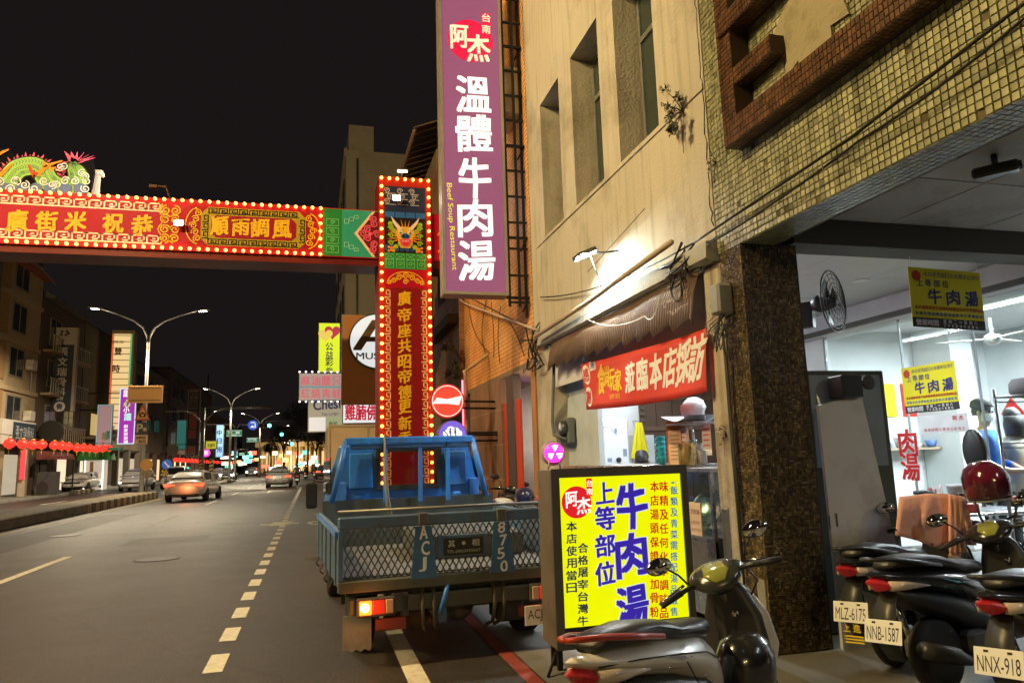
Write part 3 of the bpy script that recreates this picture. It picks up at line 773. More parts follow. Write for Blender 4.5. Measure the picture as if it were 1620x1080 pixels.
# ------------------------------------------------------------------ red thank-you banner
bn = thing('red_banner', 'red thank-you banner with white characters and a gold logo tied under the awning', 'banner', (0,0,0))
XB = XF-.06
c_tl, c_tr, c_bl, c_br = GX(918,575,XB), GX(1116,519,XB), GX(926,648,XB), GX(1122,620,XB)
def bpt(u, v, off=0.0):
    a = c_tl.lerp(c_tr, u); b = c_bl.lerp(c_br, u); p = a.lerp(b, v)
    p.z -= .03*math.sin(PI*u); p.x += .02*math.sin(u*9+v*2)-off; return p
mb = MB(); n1, n2 = 40, 8; vs = [bpt(i/n1, j/n2) for j in range(n2+1) for i in range(n1+1)]
mb.add(vs, [(j*(n1+1)+i, j*(n1+1)+i+1, (j+1)*(n1+1)+i+1, (j+1)*(n1+1)+i) for j in range(n2) for i in range(n1)], smooth=True)
bm_ = M('banner_red', (.62,.05,.03), .55, var=.35, vs=1.6, bump=.2, bs=9)
bc = mb.build('cloth', bm_, bn); bc.modifiers.new('thick','SOLIDIFY').thickness = .002
BA = (c_tr-c_tl).length/((c_tl-c_bl).length)
def ban_text(s, u, v, w, h, mat, bold=0., brush=0., off=.004, slant=0.0):
    """text in banner coordinates (u along, v down), size in fractions of the banner height"""
    mb = MB(); text(mb, [(s, 0, 0, w, h)], bold, brush)
    mb.v = [tuple(bpt(u+(a[0]+slant*a[1])/BA, v-a[1], off+a[2])) for a in mb.v]
    return mb
wht = M('print_white', (.85,.85,.85), .5, var=.03); redp = M('print_red', (.6,.02,.02), .5); gold = M('print_gold', (.78,.5,.03), .45)
for s, v in (('感',.26),('謝',.73)):
    dm = MB(); pts = [bpt(.045+.2*math.cos(2*PI*k/24)/BA, v+.2*math.sin(2*PI*k/24)*1.05, .004) for k in range(24)]; dm.add(pts, [tuple(range(24))]); dm.build('white_disc', wht, bn)
    ban_text(s, .045, v, .28, .28, redp, .02, off=.008).build('lettering', redp, bn)
dm = MB(); dm.add([bpt(.085,.03,.004),bpt(.15,.0,.004),bpt(.15,.17,.004),bpt(.085,.2,.004)], [(0,1,2,3)]); dm.build('white_patch', wht, bn)
ban_text('TVBS', .118, .1, .3, .12, M('print_blue', (.03,.05,.35), .5), off=.008).build('lettering', MATS['print_blue'], bn)
lg = MB()
for (ch, u, v, w_, h_) in (('食',.205,.40,.42,.6),('尚',.27,.36,.25,.4),('玩',.325,.45,.28,.42),('家',.385,.48,.3,.42)):
    lg.v, f0 = lg.v, None
    t2 = ban_text(ch, u, v, w_, h_, gold, .03, off=.006, slant=.1); lg.add(t2.v, t2.f)
t2 = ban_text('SUPER TASTE', .34, .78, .5, .09, gold, off=.006); lg.add(t2.v, t2.f)
lg.build('gold_logo', gold, bn)
wl_ = MB()
for i, ch in enumerate('蒞臨本店採訪'):
    t2 = ban_text(ch, .485+.092*i, .47-.01*i, .36+.02*i, .52+.04*i, wht, .03, .6, .005, .25); wl_.add(t2.v, t2.f)
wl_.build('lettering', wht, bn)
for q in (c_tl, c_tr): MB().tube([q, (XF+.02, q.y+(.05 if q is c_tl else -.05), q.z+.35)], .004, 4).build('tie_cord', wht, bn)

# ------------------------------------------------------------------ meter, conduit, junction box, pipe and cables on the wall
mt = thing('electric_meter', 'grey box with a round glass electricity meter on the white wall', 'electric meter', GX(899,681,XF+.12))
MB().bbox(-.05,.06,-.12,.2,-.17,.17,.015).build('box', M('meter_box', (.13,.15,.15), .5), mt)
MB().lathe([(.105,0),(.105,-.05),(.09,-.07),(0.001,-.075)], (-.05,-.02,.03), 'x', 24).build('dial_case', M('meter_ring', (.05,.05,.05), .3), mt)
MB().lathe([(.075,-.076),(0.001,-.09)], (-.05,-.02,.03), 'x', 20).build('dial', M('meter_glass', (.45,.5,.52), .15), mt)
q0, q1 = GX(862,548,XF), GX(878,690,XF)
cd = MB().tube([(XF-.02,q0.y+.25,q0.z+.02),(XF-.025,q0.y-.25,q0.z-.02),(XF-.03,q0.y-.5,q0.z-.15),(XF-.03,q1.y,q1.z+.2),(XF-.03,q1.y-.05,q1.z+.02),(XF+.06,q1.y-.3,q1.z-.05)], .022, 8)
tag(cd.build('conduit_pipe', M('grey_conduit', (.09,.1,.1), .45)), 'dark grey conduit bending down to the electricity meter', 'pipe')
q0, q1 = GX(846,533,XF-.2), GX(1062,383,XF-.2)
pp = MB().tube([q0, q0.lerp(q1,.5)+Vector((0,0,-.02)), q1], .028, 8)
tag(pp.build('beige_pipe', M('beige_pvc', (.5,.4,.3), .5, dirt=.5, ds=3)), 'beige plastic pipe running along the ledge above the awning', 'pipe')
jb = thing('junction_box', 'grey cable junction box hanging on the white post', 'junction box', GX(1139,473,XF-.08))
MB().bbox(-.06,.08,-.07,.07,-.13,.12,.02).build('case', M('junction_grey', (.3,.3,.29), .6, dirt=.4), jb)
wr = MB()
for i in range(11):
    a0 = random.uniform(-.06,.06); s_ = random.uniform(.1,.3)
    wr.tube([(random.uniform(-.04,.04),a0,-.12),(-.05-random.random()*.05,a0+random.uniform(-.1,.1),-.12-s_*.5),(-.05-random.random()*.04,a0+random.uniform(-.09,.09),-.15-s_),(-.03,a0+random.uniform(-.08,.08),-.1-s_*.6),(.02,a0*.5,-.2-s_*.4)], random.uniform(.003,.006), 5)
wr.build('wire_tangle', M('dark_wire', (.05,.05,.05), .6), jb)
wb = MB()
for i in range(4): wb.tube([(0,.0,-.2),(.03,.02+i*.008,-.6),(.04,.03+i*.01,-1.2),(.05,.02+i*.01,-1.6-.2*i)], .008, 5)
wb.build('cable_drop', MATS['dark_wire'], jb)
def cable(pts, r=.006, name='cable', label='', mat=None, sag=0.0, n=14):
    p = [Vector(q) for q in pts]; out = []
    for i in range(len(p)-1):
        for k in range(n):
            t = k/n; q = p[i].lerp(p[i+1], t); q.z -= sag*4*t*(1-t); out.append(q)
    out.append(p[-1])
    return tag(MB().tube(out, r, 5).build(name, mat or black_steel), label, 'cable')
X2 = XF-.06
cable([GX(855,470,X2), GX(1098,384,X2)], .009, label='black cable slung across the plaster wall below the floodlight', sag=.12)
cable([GX(1098,384,X2), GX(1350,215,X2), GX(1640,-10,X2)], .011, label='upper of two black cables running diagonally across the cream tiles', sag=.0)
cable([GX(1110,392,X2-.02), GX(1360,222,X2-.02), GX(1640,12,X2-.02)], .008, label='lower of two cables running diagonally across the cream tiles', sag=.03)
tg = MB()
for i in range(16):
    a = GX(1090+random.uniform(-12,12), 390+random.uniform(-10,14), X2); b = GX(1060+random.uniform(-25,45), 430+random.uniform(-20,30), X2-.05*random.random())
    c = a.lerp(b,.5)+Vector((-.1*random.random(), random.uniform(-.25,.25), -random.uniform(.05,.25)))
    pts = []
    for k in range(11):
        t = k/10; pts.append(a*(1-t)**2+c*2*t*(1-t)+b*t*t)
    tg.tube(pts, random.choice((.004,.006,.009)), 5)
for i in range(3):
    c = GX(1072, 455, X2-.06); pts = [c+Vector((random.uniform(-.02,.02), .1*math.cos(t*.6+i), .12*math.sin(t*.6+i))) for t in range(11)]
    tg.tube(pts, .006, 5)
tag(tg.build('cable_tangle', black_steel), 'tangled bunch of black cables at the right end of the ledge', 'cable')
cable([GX(920,500,X2-.12), GX(1020,500,X2-.12), GX(1043,470,X2-.1)], .005, label='thin white cable sagging in front of the brown awning', mat=wht, sag=.1)
cable([GX(930,430,X2), GX(1020,330,X2)], .004, label='thin wire slanting up the plaster wall beside the floodlight')
tg = MB()
for i in range(14):
    a = GX(848+random.uniform(-6,6), 548+random.uniform(-20,25), XF-.05); b = GX(846+random.uniform(-22,16), 545+random.uniform(-35,40), XF-.1)
    c = a.lerp(b,.5)+Vector((-.12*random.random(), random.uniform(-.4,.4), random.uniform(-.3,.2)))
    tg.tube([a*(1-t)**2+c*2*t*(1-t)+b*t*t for t in [k/8 for k in range(9)]], random.choice((.006,.01,.014)), 5)
tag(tg.build('cable_tangle', black_steel), 'knot of old cables at the left corner of the plaster building', 'cable')

# ------------------------------------------------------------------ big yellow pavement sign
YB = 5.32
yb_ = thing('yellow_lightbox_sign', 'yellow illuminated pavement sign with blue and red characters and a red round logo', 'shop sign', (2.3, YB, 0))
xa, xb2 = GY(872,740,YB).x, GY(1084,742,YB).x; zt = GY(980,740,YB).z; zb = GY(980,1012,YB).z
def padd(mb, name, mat): return par(mb.build(name, mat), yb_)
case = M('lightbox_case', (.30,.25,.21), .45, .5, dirt=.6, ds=4, dcol=(.14,.11,.09))
padd(MB().box(xa, xb2, YB+.012, YB+.36, zb-.03, zt), 'sign_case', case)
yel = E('yellow_backlit', (.78,.83,.0), 1.0)
x0, x1 = GY(884,760,YB).x, GY(1076,760,YB).x; zf = GY(980,752,YB).z; zf0 = GY(980,1002,YB).z; zmid = GY(980,985,YB).z
padd(MB().box(x0, x1, YB, YB+.006, zmid, zf), 'sign_face', yel)
padd(MB().box(x0, x1, YB, YB+.006, zf0-.02, zmid-.003), 'black_footer', M('footer_black', (.02,.02,.03), .4))
rim = MB(); rim.box(xa-.006,x0,YB-.014,YB+.012,zb-.03,zt+.01); rim.box(x1,xb2+.006,YB-.014,YB+.012,zb-.03,zt+.01); rim.box(x0,x1,YB-.014,YB+.012,zf,zt+.01); rim.box(x0,x1,YB-.014,YB+.012,zb-.03,zf0-.02)
padd(rim, 'sign_rim', M('rim_dark_metal', (.14,.13,.12), .45, .6))
for x in (xa+.05, xb2-.05):
    leg = MB(); leg.box(x-.018,x+.018,YB+.1,YB+.14,0.006,zb-.03); leg.tube([(x-.0,YB+.12,zb),(x-.14,YB-.02,.006)], .012, 5); padd(leg, 'front_leg', black_steel); padd(MB().box(x-.018,x+.018,YB+.24,YB+.28,.006,zb-.03), 'rear_leg', black_steel)
blue = E('blue_print_lit', (.045,.02,.42), .75); navy = E('navy_print_lit', (.02,.025,.09), .5); redl = E('red_print_lit', (.55,.02,.01), .8); blu2 = E('sky_blue_print_lit', (.02,.14,.42), .8)
lred = E('logo_red_lit2', (.68,.012,.02), .95)
p = GY(912,794,YB); padd(disc_mb(p.x,p.z,YB-.001,.118,32,.003), 'logo_disc', lred)
p = GY(932,770,YB); padd(MB().box(p.x-.022,p.x+.022,YB-.006,YB-.001,p.z-.065,p.z+.065), 'logo_tab', lred)
px_text(yb_, YB, [('台',932,764,9,10),('南',932,777,9,10)], white_e, .02, name='logo_lettering', lift=.009)
px_text(yb_, YB, [('阿',904,789,18,24),('杰',923,799,22,26)], white_e, .02, .8, name='logo_lettering', lift=.009)
halo = E('pale_outline_lit', (.55,.62,.85), .95)
big = [('牛',999,799,45,70),('肉',999,877,46,66),('湯',1000,958,48,64)]
px_text(yb_, YB, big, halo, .06, .6, name='outline', lift=.003)
px_text(yb_, YB, big, blue, .035, .6, lift=.006)
mid = [('上',956,779,28,33),('等',957,819,30,36),('部',957,862,30,34),('位',957,906,30,36)]
px_text(yb_, YB, mid, halo, .05, .5, name='outline', lift=.003)
px_text(yb_, YB, mid, blue, .03, .5, lift=.006)
px_text(yb_, YB, [(c,904,832+19.4*i,16,15) for i, c in enumerate('本店使用當日')]+[(c,922,866+19.2*i,16,15) for i, c in enumerate('合格屠宰台灣牛')], navy, .03)
px_text(yb_, YB, [(c,1050,769+22.2*i,13,16) for i, c in enumerate('味精及任何化學調味品')]+[(c,1035,769+22*i,13,16) for i, c in enumerate('本店湯頭保證不加骨粉')], redl, .025)
px_text(yb_, YB, [(c,1066,775+17.4*i,11,13) for i, c in enumerate('飯類及青菜需搭配湯品販售')]+[('(',1066,763,11,4),(')',1066,984,11,4)], blu2, .02)
px_text(yb_, YB, [(c,892+17*i,1017,12,13) for i, c in enumerate('營業時間')]+[(c,1042+13*i,993,10,9) for i, c in enumerate('星期二')], white_e, .01)
# pink revolving light with blades on top of the sign
pl = thing('pink_blade_light', 'pink glowing three-blade lamp standing behind the yellow sign', 'lamp', GY(876,716,YB+.28)-Vector((0,0,.0)))
MB().lathe([(.075,0),(.075,.05),(.06,.07)], (0,-.03,0), 'y', 20).build('lamp_disc', E('pink_lit', (1,.03,.42), 2.2), pl)
bl = MB()
for k in range(3):
    th = R(90+120*k); bl.add([(.012*math.cos(th),-.034,.012*math.sin(th)),(.06*math.cos(th-.45),-.036,.06*math.sin(th-.45)),(.062*math.cos(th),-.036,.062*math.sin(th)),(.06*math.cos(th+.45),-.036,.06*math.sin(th+.45))], [(0,1,2,3)])
bl.build('blade', E('pink_white_lit', (1,.75,.95), 4.5), pl)
MB().tube([(-.04,0,-.06),(-.05,0,-.13)], .008, 5).tube([(.04,0,-.06),(.05,0,-.13)], .008, 5).lathe([(.1,0),(.1,.02)], (0,.02,0), 'y', 20).build('stand', M('grey_wire', (.4,.35,.38), .4), pl)

# ================================================================== soup stall kitchen behind the banner
steel = M('stainless_steel', (.55,.55,.54), .28, .9, var=.1, vs=5, dirt=.3, ds=3, dcol=(.25,.22,.18))
wood_dark = M('dark_wood_wall', (.075,.04,.022), .6, var=.4, vs=3)
tube_e = E('fluorescent_tube', (.9,.96,1), 14)
def tube_light(name, label, a, b, power, parentless=True, col=(.93,.97,1)):
    a, b = Vector(a), Vector(b); c = (a+b)/2
    t = thing(name, label, 'light', c)
    MB().tube([a-c, b-c], .016, 8).build('tube', tube_e, t)
    d = (b-a).normalized(); up = Vector((0,0,.03))
    mb = MB(); s = d.cross(Vector((0,0,1))).normalized()*.04
    mb.add([a-c-s+up, b-c-s+up, b-c+s+up, a-c+s+up, a-c-s+up*2, b-c-s+up*2, b-c+s+up*2, a-c+s+up*2], [(0,3,2,1),(4,5,6,7),(0,1,5,4),(1,2,6,5),(2,3,7,6),(3,0,4,7)])
    mb.build('fitting', M('tube_fitting', (.7,.7,.7), .5), t)
    l = light('tube_glow', 'AREA', (0,0,-.03), power, col, t, (b-a).length)
    l.data.shape = 'RECTANGLE'; l.data.size_y = .05
    l.rotation_euler = (0, 0, math.atan2(d.y, d.x))
    return t
tube_light('ceiling_tube_light', 'fluorescent tube on the stall ceiling behind the banner', (3.95,6.2,3.24), (3.95,7.4,3.24), 50)
tube_light('ceiling_tube_light', 'second fluorescent tube deeper in the stall kitchen', (4.1,8.4,3.24), (4.1,9.6,3.24), 42)
# wooden partition at the back
wp = thing('wood_partition', 'dark brown panelled wooden partition at the back of the stall', 'partition', (0,0,0))
for i in range(8): MB().box(4.74+.27*i, 4.74+.27*i+.262, 10.16, 10.2, .1, 3.28).build('plank', wood_dark, wp)
fr = MB()
for z in (1.9, 2.35): fr.box(4.74, 6.9, 10.14, 10.16, z, z+.06)
for i in range(8): fr.box(4.745, 4.8, 10.13, 10.155, 1.95+.09*i, 1.99+.09*i)
fr.build('rail', M('wood_rail', (.1,.055,.03), .5), wp)
# water heater
h0, h1 = GY(946,662,10.2), GY(992,738,10.2)
wh = thing('water_heater', 'tall white gas water heater with a round knob on the kitchen wall', 'water heater', ((h0.x+h1.x)/2, 10.2, h1.z-.25))
hw = (h1.x-h0.x)/2; hh = h0.z-h1.z+.25
MB().bbox(-hw,hw,-.14,.04,0,hh,.03).build('casing', M('heater_white', (.8,.82,.84), .25, var=.03), wh)
MB().box(-hw-.045,-hw-.005,-.12,.04,0,hh).build('side_panel', M('heater_side', (.3,.24,.2), .4), wh)
MB().lathe([(.036,0),(.036,-.03),(.03,-.035)], (.02,-.14,hh*.37), 'y', 18).build('knob', M('knob_black', (.02,.02,.02), .3), wh)
for q in ((.1,.16,.42,.53),(-.15,-.08,.34,.4),(-.02,.02,.77,.84)): MB().box(q[0],q[1],-.143,-.1405,hh*q[2],hh*q[3]).build('label_plate', M('heater_print', (.25,.3,.4), .4), wh)
d = MB(); d.tube([(-hw+.01,-.142,hh*.86),(-.08,-.142,hh*.86),(-.03,-.142,hh*.78),(.02,-.142,hh*.74)], .004, 4)
d.build('panel_line', MATS['heater_print'], wh)
MB().tube([(0,-.05,0),(0,-.05,-.3),(.05,-.04,-.6)], .012, 6).build('gas_hose', M('hose_grey', (.3,.3,.3), .5), wh)
# counter top along the street edge
ct = thing('kitchen_counter', 'stainless steel kitchen counter under the red banner', 'counter', (0,0,0))
zc_ = GX(1100,736,XF+.12).z
MB().bbox(XF+.02, 4.1, 6.9, 9.4, zc_-.05, zc_, .008).build('counter_top', steel, ct)
for x in (XF+.06, 4.05):
    for y in (6.95, 9.3): MB().box(x-.02,x+.02,y-.02,y+.02,.1,zc_-.051).build('leg', steel, ct)
MB().box(XF+.05, 4.06, 6.96, 9.3, .45, .475).build('lower_shelf', steel, ct)
# glass front food cabinet nearest the post
Xc = XF+.02
fc = thing('food_cabinet', 'glass fronted steel food cabinet beside the white post', 'display cabinet', (0,0,0))
ya_, yb2 = 5.6, 6.85; zt_ = zc_-.02
fm = MB()
for (y, z0_, z1_) in ((ya_,.25,zt_-.031),(yb2,.25,zt_-.031),(6.3,.85,zt_-.031)):
    fm.box(Xc,Xc+.03,y,y+.03,z0_,z1_)
fm.box(Xc-.02,4.0,ya_-.02,yb2+.04,zt_-.03,zt_); fm.box(Xc-.01,3.99,ya_-.01,yb2+.03,.82,.849)
fm.build('frame', steel, fc)
MB().box(Xc+.006,3.98,ya_,yb2+.02,.2,.819).build('base', steel, fc)
MB().box(Xc+.008,Xc+.013,ya_+.031,6.299,.85,zt_-.032).build('pane', GLASS('cabinet_glass', (.75,.85,.85), .15), fc)
for x in (Xc+.03, 3.94):
    for y in (ya_+.03, yb2-.02): MB().box(x-.02,x+.02,y-.02,y+.02,.1,.199).build('leg', steel, fc)
pn = GX(1098,820,Xc-.005); MB().box(Xc-.004,Xc+.005,pn.y-.12,pn.y+.08,pn.z-.14,pn.z+.14).build('notice', M('brown_notice', (.55,.42,.33), .6), fc)
mb = MB(); row_text(mb, '牛肉湯', -pn.y-.06, -pn.y+.1, pn.z+.06, .045); row_text(mb, '內用外帶', -pn.y-.06, -pn.y+.1, pn.z-.03, .03); row_text(mb, '歡迎光臨', -pn.y-.06, -pn.y+.1, pn.z-.09, .025)
mb.xf(facing_mx(Xc-.006)); mb.build('notice_print', M('notice_print', (.2,.06,.04), .6), fc)
def bowl_thing(name, label, pos, prof, mat, group=None, cat='bowl', n=22, rot=None):
    o = MB().lathe(prof, n=n).build(name, mat, None, pos, rot); return tag(o, label, cat, group)
for (px, py, X, r, lb, tilt) in ((1126,810,3.5,.17,'large steel pan lid leaning in the glass cabinet',60), (1122,852,3.55,.16,'wide steel bowl low in the glass cabinet',25)):
    bowl_thing('steel_bowl', lb, GX(px,py,X), [(.02,0),(r*.7,.02),(r,.08),(r+.015,.085),(r-.01,.07),(r*.65,.03),(.001,.015)], steel, None, 'bowl', 24, (0, R(-tilt), R(20)))
gb = thing('gas_cylinder', 'small white gas cylinder under the food cabinet by the post', 'gas cylinder', GZ(1128,905,.1)*1.0)
gb.location = (3.52, 5.52, .1)
MB().lathe([(.12,0),(.14,.05),(.14,.4),(.11,.5),(.05,.54),(.05,.6),(.001,.6)], n=18).build('body', M('cylinder_white', (.65,.63,.58), .5, dirt=.5), gb)
MB().lathe([(.03,.6),(.03,.68),(.001,.69)], n=10).build('valve', M('brass', (.6,.4,.12), .35, .9), gb)
# things on the counter (positions along the counter edge)
def onc(px, X=3.45): return Vector((X, GX(px, 720, X).y, zc_))
p = onc(1047, 3.6)
cu = thing('cup_stack', 'tall stack of turquoise cups with handles on the counter', 'cups', p)
for i in range(5):
    c = MB().lathe([(.035,0),(.045,.08),(.047,.085),(.04,.08),(.03,.01),(.001,.01)], n=16).build('cup', M('turquoise_plastic', (.02,.45,.62), .3), cu, (0,0,.053*i))
    MB().tube([(-.04,0,.02),(-.07,0,.03),(-.07,0,.06),(-.042,0,.065)], .006, 5).build('handle', MATS['turquoise_plastic'], c)
p = onc(1070, 3.62)
bx = thing('menu_stand', 'orange cardboard stand holding a printed price sheet on the counter', 'menu', p, R(-60))
MB().prism([(-.1,0),(.1,0),(.1,.44),(-.1,.44)], 0, .1, 'y').build('carton', M('orange_carton', (.6,.2,.04), .6, var=.4, vs=8), bx)
MB().box(-.07,.08,-.02,-.012,0,.35).build('price_sheet', M('paper_warm', (.72,.55,.4), .7), bx)
mb = MB()
for i in range(7): mb.box(-.05,.06,-.0225,-.021,.05+i*.04,.058+i*.04)
mb.build('printed_lines', M('print_grey', (.25,.15,.1), .7), bx)
for k, (px, X, r, h, lb) in enumerate(((1086,3.42,.075,.2,'gold and steel cylinder tin at the counter edge'),(1093,3.75,.07,.24,'steel canister behind the gold tin'),(1103,3.75,.06,.2,'smaller steel canister right of the tins'),(1110,3.5,.05,.13,'small steel cup next to the white post'))):
    bowl_thing('steel_canister', lb, onc(px, X), [(r,0),(r,h),(r+.004,h+.004),(r*.9,h+.004),(r*.88,.02),(.001,.02)], MATS.get('gold_tin') or M('gold_tin', (.6,.42,.15), .25, .9) if k == 0 else steel, 'steel canisters on the counter', 'canister')
sh = thing('white_shelf', 'white plastic shelf with a curled sheet above the canisters', 'shelf', GX(1096,668,3.7))
MB().bbox(-.15,.2,-.28,.3,-.02,0,.006).build('board', M('shelf_white', (.72,.74,.78), .5), sh)
MB().tube([(.15,.28,0),(.15,.28,-.5)], .01, 6).tube([(.15,-.26,0),(.15,-.26,-.5)], .01, 6).build('post', steel, sh)
q = MB(); n = 12
for i in range(n):
    t0, t1 = i/n, (i+1)/n; f = lambda t: (.06*(abs(t-.45)*2)**1.5)
    q.quad((-.2,-.3+.6*t0,.01+f(t0)),(-.2,-.3+.6*t1,.01+f(t1)),(.15,-.3+.6*t1,.01+f(t1)),(.15,-.3+.6*t0,.01+f(t0)))
q.build('plastic_sheet', M('clear_film', (.7,.72,.78), .2), sh)
bg = thing('plastic_bag', 'crumpled translucent white plastic bag on the white shelf', 'bag', GX(1098,662,3.66)+Vector((0,0,.0)))
rings = []
for j, (r, z) in enumerate(((.09,0),(.11,.06),(.12,.12),(.09,.17),(.05,.2))):
    rings.append([(r*math.cos(2*PI*k/14)*(1+.15*math.sin(k*5+j*2)), r*math.sin(2*PI*k/14)*(1+.15*math.cos(k*4+j)), z+.01*math.sin(k*3)) for k in range(14)])
MB().loft(rings).build('film', M('bag_film', (.75,.78,.82), .2), bg)
tw = thing('yellow_towel', 'bright yellow towel hung on the kitchen wall beside the water heater', 'towel', GY(1010,668,10.05))
q = MB(); n = 14
for i in range(n):
    u0, u1 = -1+2*i/n, -1+2*(i+1)/n
    fx = lambda u, v: (u*(.05+.10*v), -.03*math.cos(u*9)*v-.02, -v*.52)
    for j in range(6):
        v0, v1 = j/6, (j+1)/6
        q.add([fx(u0,v0), fx(u1,v0), fx(u1,v1), fx(u0,v1)], [(0,1,2,3)], smooth=True)
q.build('cloth', M('towel_yellow', (.68,.6,.01), .9, bump=.4, bs=60), tw)
MB().tube([(0,.2,.03),(0,0,.02)], .006, 5).build('hook', steel, tw)
wbd = tag(MB().box(GY(992,700,10.15).x, GY(1034,700,10.15).x, 10.13, 10.15, GY(1010,745,10.15).z-.2, GY(1010,688,10.15).z).build('splash_board', M('splash_grey', (.55,.57,.6), .35, .3)), 'pale grey splash board behind the yellow towel', 'board')
stk = [(1080,686,.16,.2,'white paper notice taped under the shelf'),(1118,695,.16,.3,'white sheet with red stripes clipped beside the post')]
for px, py, w_, h_, lb in stk:
    t = thing('paper_notice', lb, 'notice', GX(px,py,3.66))
    MB().box(-.003,.003,-w_/2,w_/2,-h_/2,h_/2).build('paper', M('paper_white', (.8,.78,.8), .7), t)
    mb = MB()
    for i in range(4): mb.box(-.0055,-.0035,-w_*.35,w_*.35,h_*.3-i*.05,h_*.3-i*.05+.012)
    mb.build('printed_lines', M('print_red2', (.6,.1,.08), .7), t)
    MB().tube([(0,0,h_/2),(0,0,h_/2+.08)], .002, 4).build('tape', MATS['paper_white'], t)

# ================================================================== shop interior seen past the mosaic column
inn = thing('shop_interior_walls', 'bright white inner walls of the soup shop behind the glass front', 'wall', (0,0,0))
iw = M('interior_white', (.74,.77,.77), .6, var=.06)
MB().box(6.6, 12, 9.3, 9.5, .1, 3.3).build('back_wall', iw, inn)
MB().box(10.4, 10.6, 2, 9.3, .1, 3.3).build('side_wall', iw, inn)
MB().box(6.86, 12, 2, 10.3, 3.3, 3.4).build('ceiling', M('interior_ceiling', (.72,.74,.76), .7), inn)
MB().box(9.0, 9.4, 8.6, 9.29, .1, 3.3).build('pier', iw, inn)
tube_light('ceiling_tube_light', 'long fluorescent tube inside the shop, right of the hanging yellow banner', (8.0,5.0,3.2), (8.0,7.4,3.2), 260)
tube_light('ceiling_tube_light', 'second long fluorescent tube inside the shop behind the first', (9.2,5.0,3.2), (9.2,7.4,3.2), 220)
dl = thing('ceiling_downlight', 'round white downlight in the panelled walkway ceiling', 'light', GZ(1361,443,3.3))
MB().lathe([(.085,0),(.085,-.012),(.07,-.014)], n=24).build('ring', M('downlight_ring', (.75,.75,.75), .4), dl)
MB().lathe([(.069,-.01),(.001,-.011)], n=24).build('lens', E('downlight_lens', (.9,.95,1), 22), dl)
light('downlight_glow', 'SPOT', (0,0,-.03), 90, (.9,.95,1), dl, .06, (0,0,-2), 130, .6)
# glass shopfront
gl = thing('glass_shopfront', 'clear glass shopfront with red characters between walkway and soup shop', 'shop window', (0,0,0))
Xg = 6.62
ys = (5.25, 6.02, 7.0, 8.3)
for i in range(3):
    MB().box(Xg, Xg+.012, ys[i]+.008, ys[i+1]-.008, .12, 3.02).build('pane', GLASS('shop_glass', (.9,.96,.97), .05), gl)
frm = MB()
for y in ys: frm.box(Xg-.006, Xg+.018, y-.007, y+.007, .1, 3.019)
frm.build('seal', M('seal_grey', (.3,.32,.33), .5), gl)
MB().box(Xg-.02, Xg+.06, 8.31, 10.25, .1, 3.019).build('side_wall', iw, gl)
for (px, py, ch) in ((1436,700,'肉'),(1440,738,'湯')):
    q = GX(px,py,Xg-.01); mb = MB(); text(mb, [(ch, -q.y, q.z, .26, .3)], .05); mb.xf(facing_mx(Xg-.008)); mb.build('outline', wht, gl)
    mb = MB(); text(mb, [(ch, -q.y, q.z, .26, .3)], .025); mb.xf(facing_mx(Xg-.012)); mb.build('lettering', redp, gl)
shf = thing('bowl_shelf', 'long shelf with stacked bowls and red menu slips on the back wall of the shop', 'shelf', (8.2, 9.1, 1.5))
MB().box(-1.4,1.3,-.15,.19,0,.03).build('board', M('shelf_wood', (.4,.3,.2), .6), shf)
for i in range(9): MB().lathe([(.05,0),(.09,.05*(1+i % 3)),(.085,.05*(1+i % 3))], n=12).build('bowl_stack', (wht, M('bowl_blue', (.1,.2,.5), .4), steel)[i % 3], shf, (-1.2+.28*i,0,.031))
for i in range(7): MB().box(-1.3+.36*i,-1.06+.36*i,.18,.186,.5,1.0).build('menu_slip', redp if i % 2 else M('poster_yellow', (.75,.68,.0), .5, var=.05), shf)
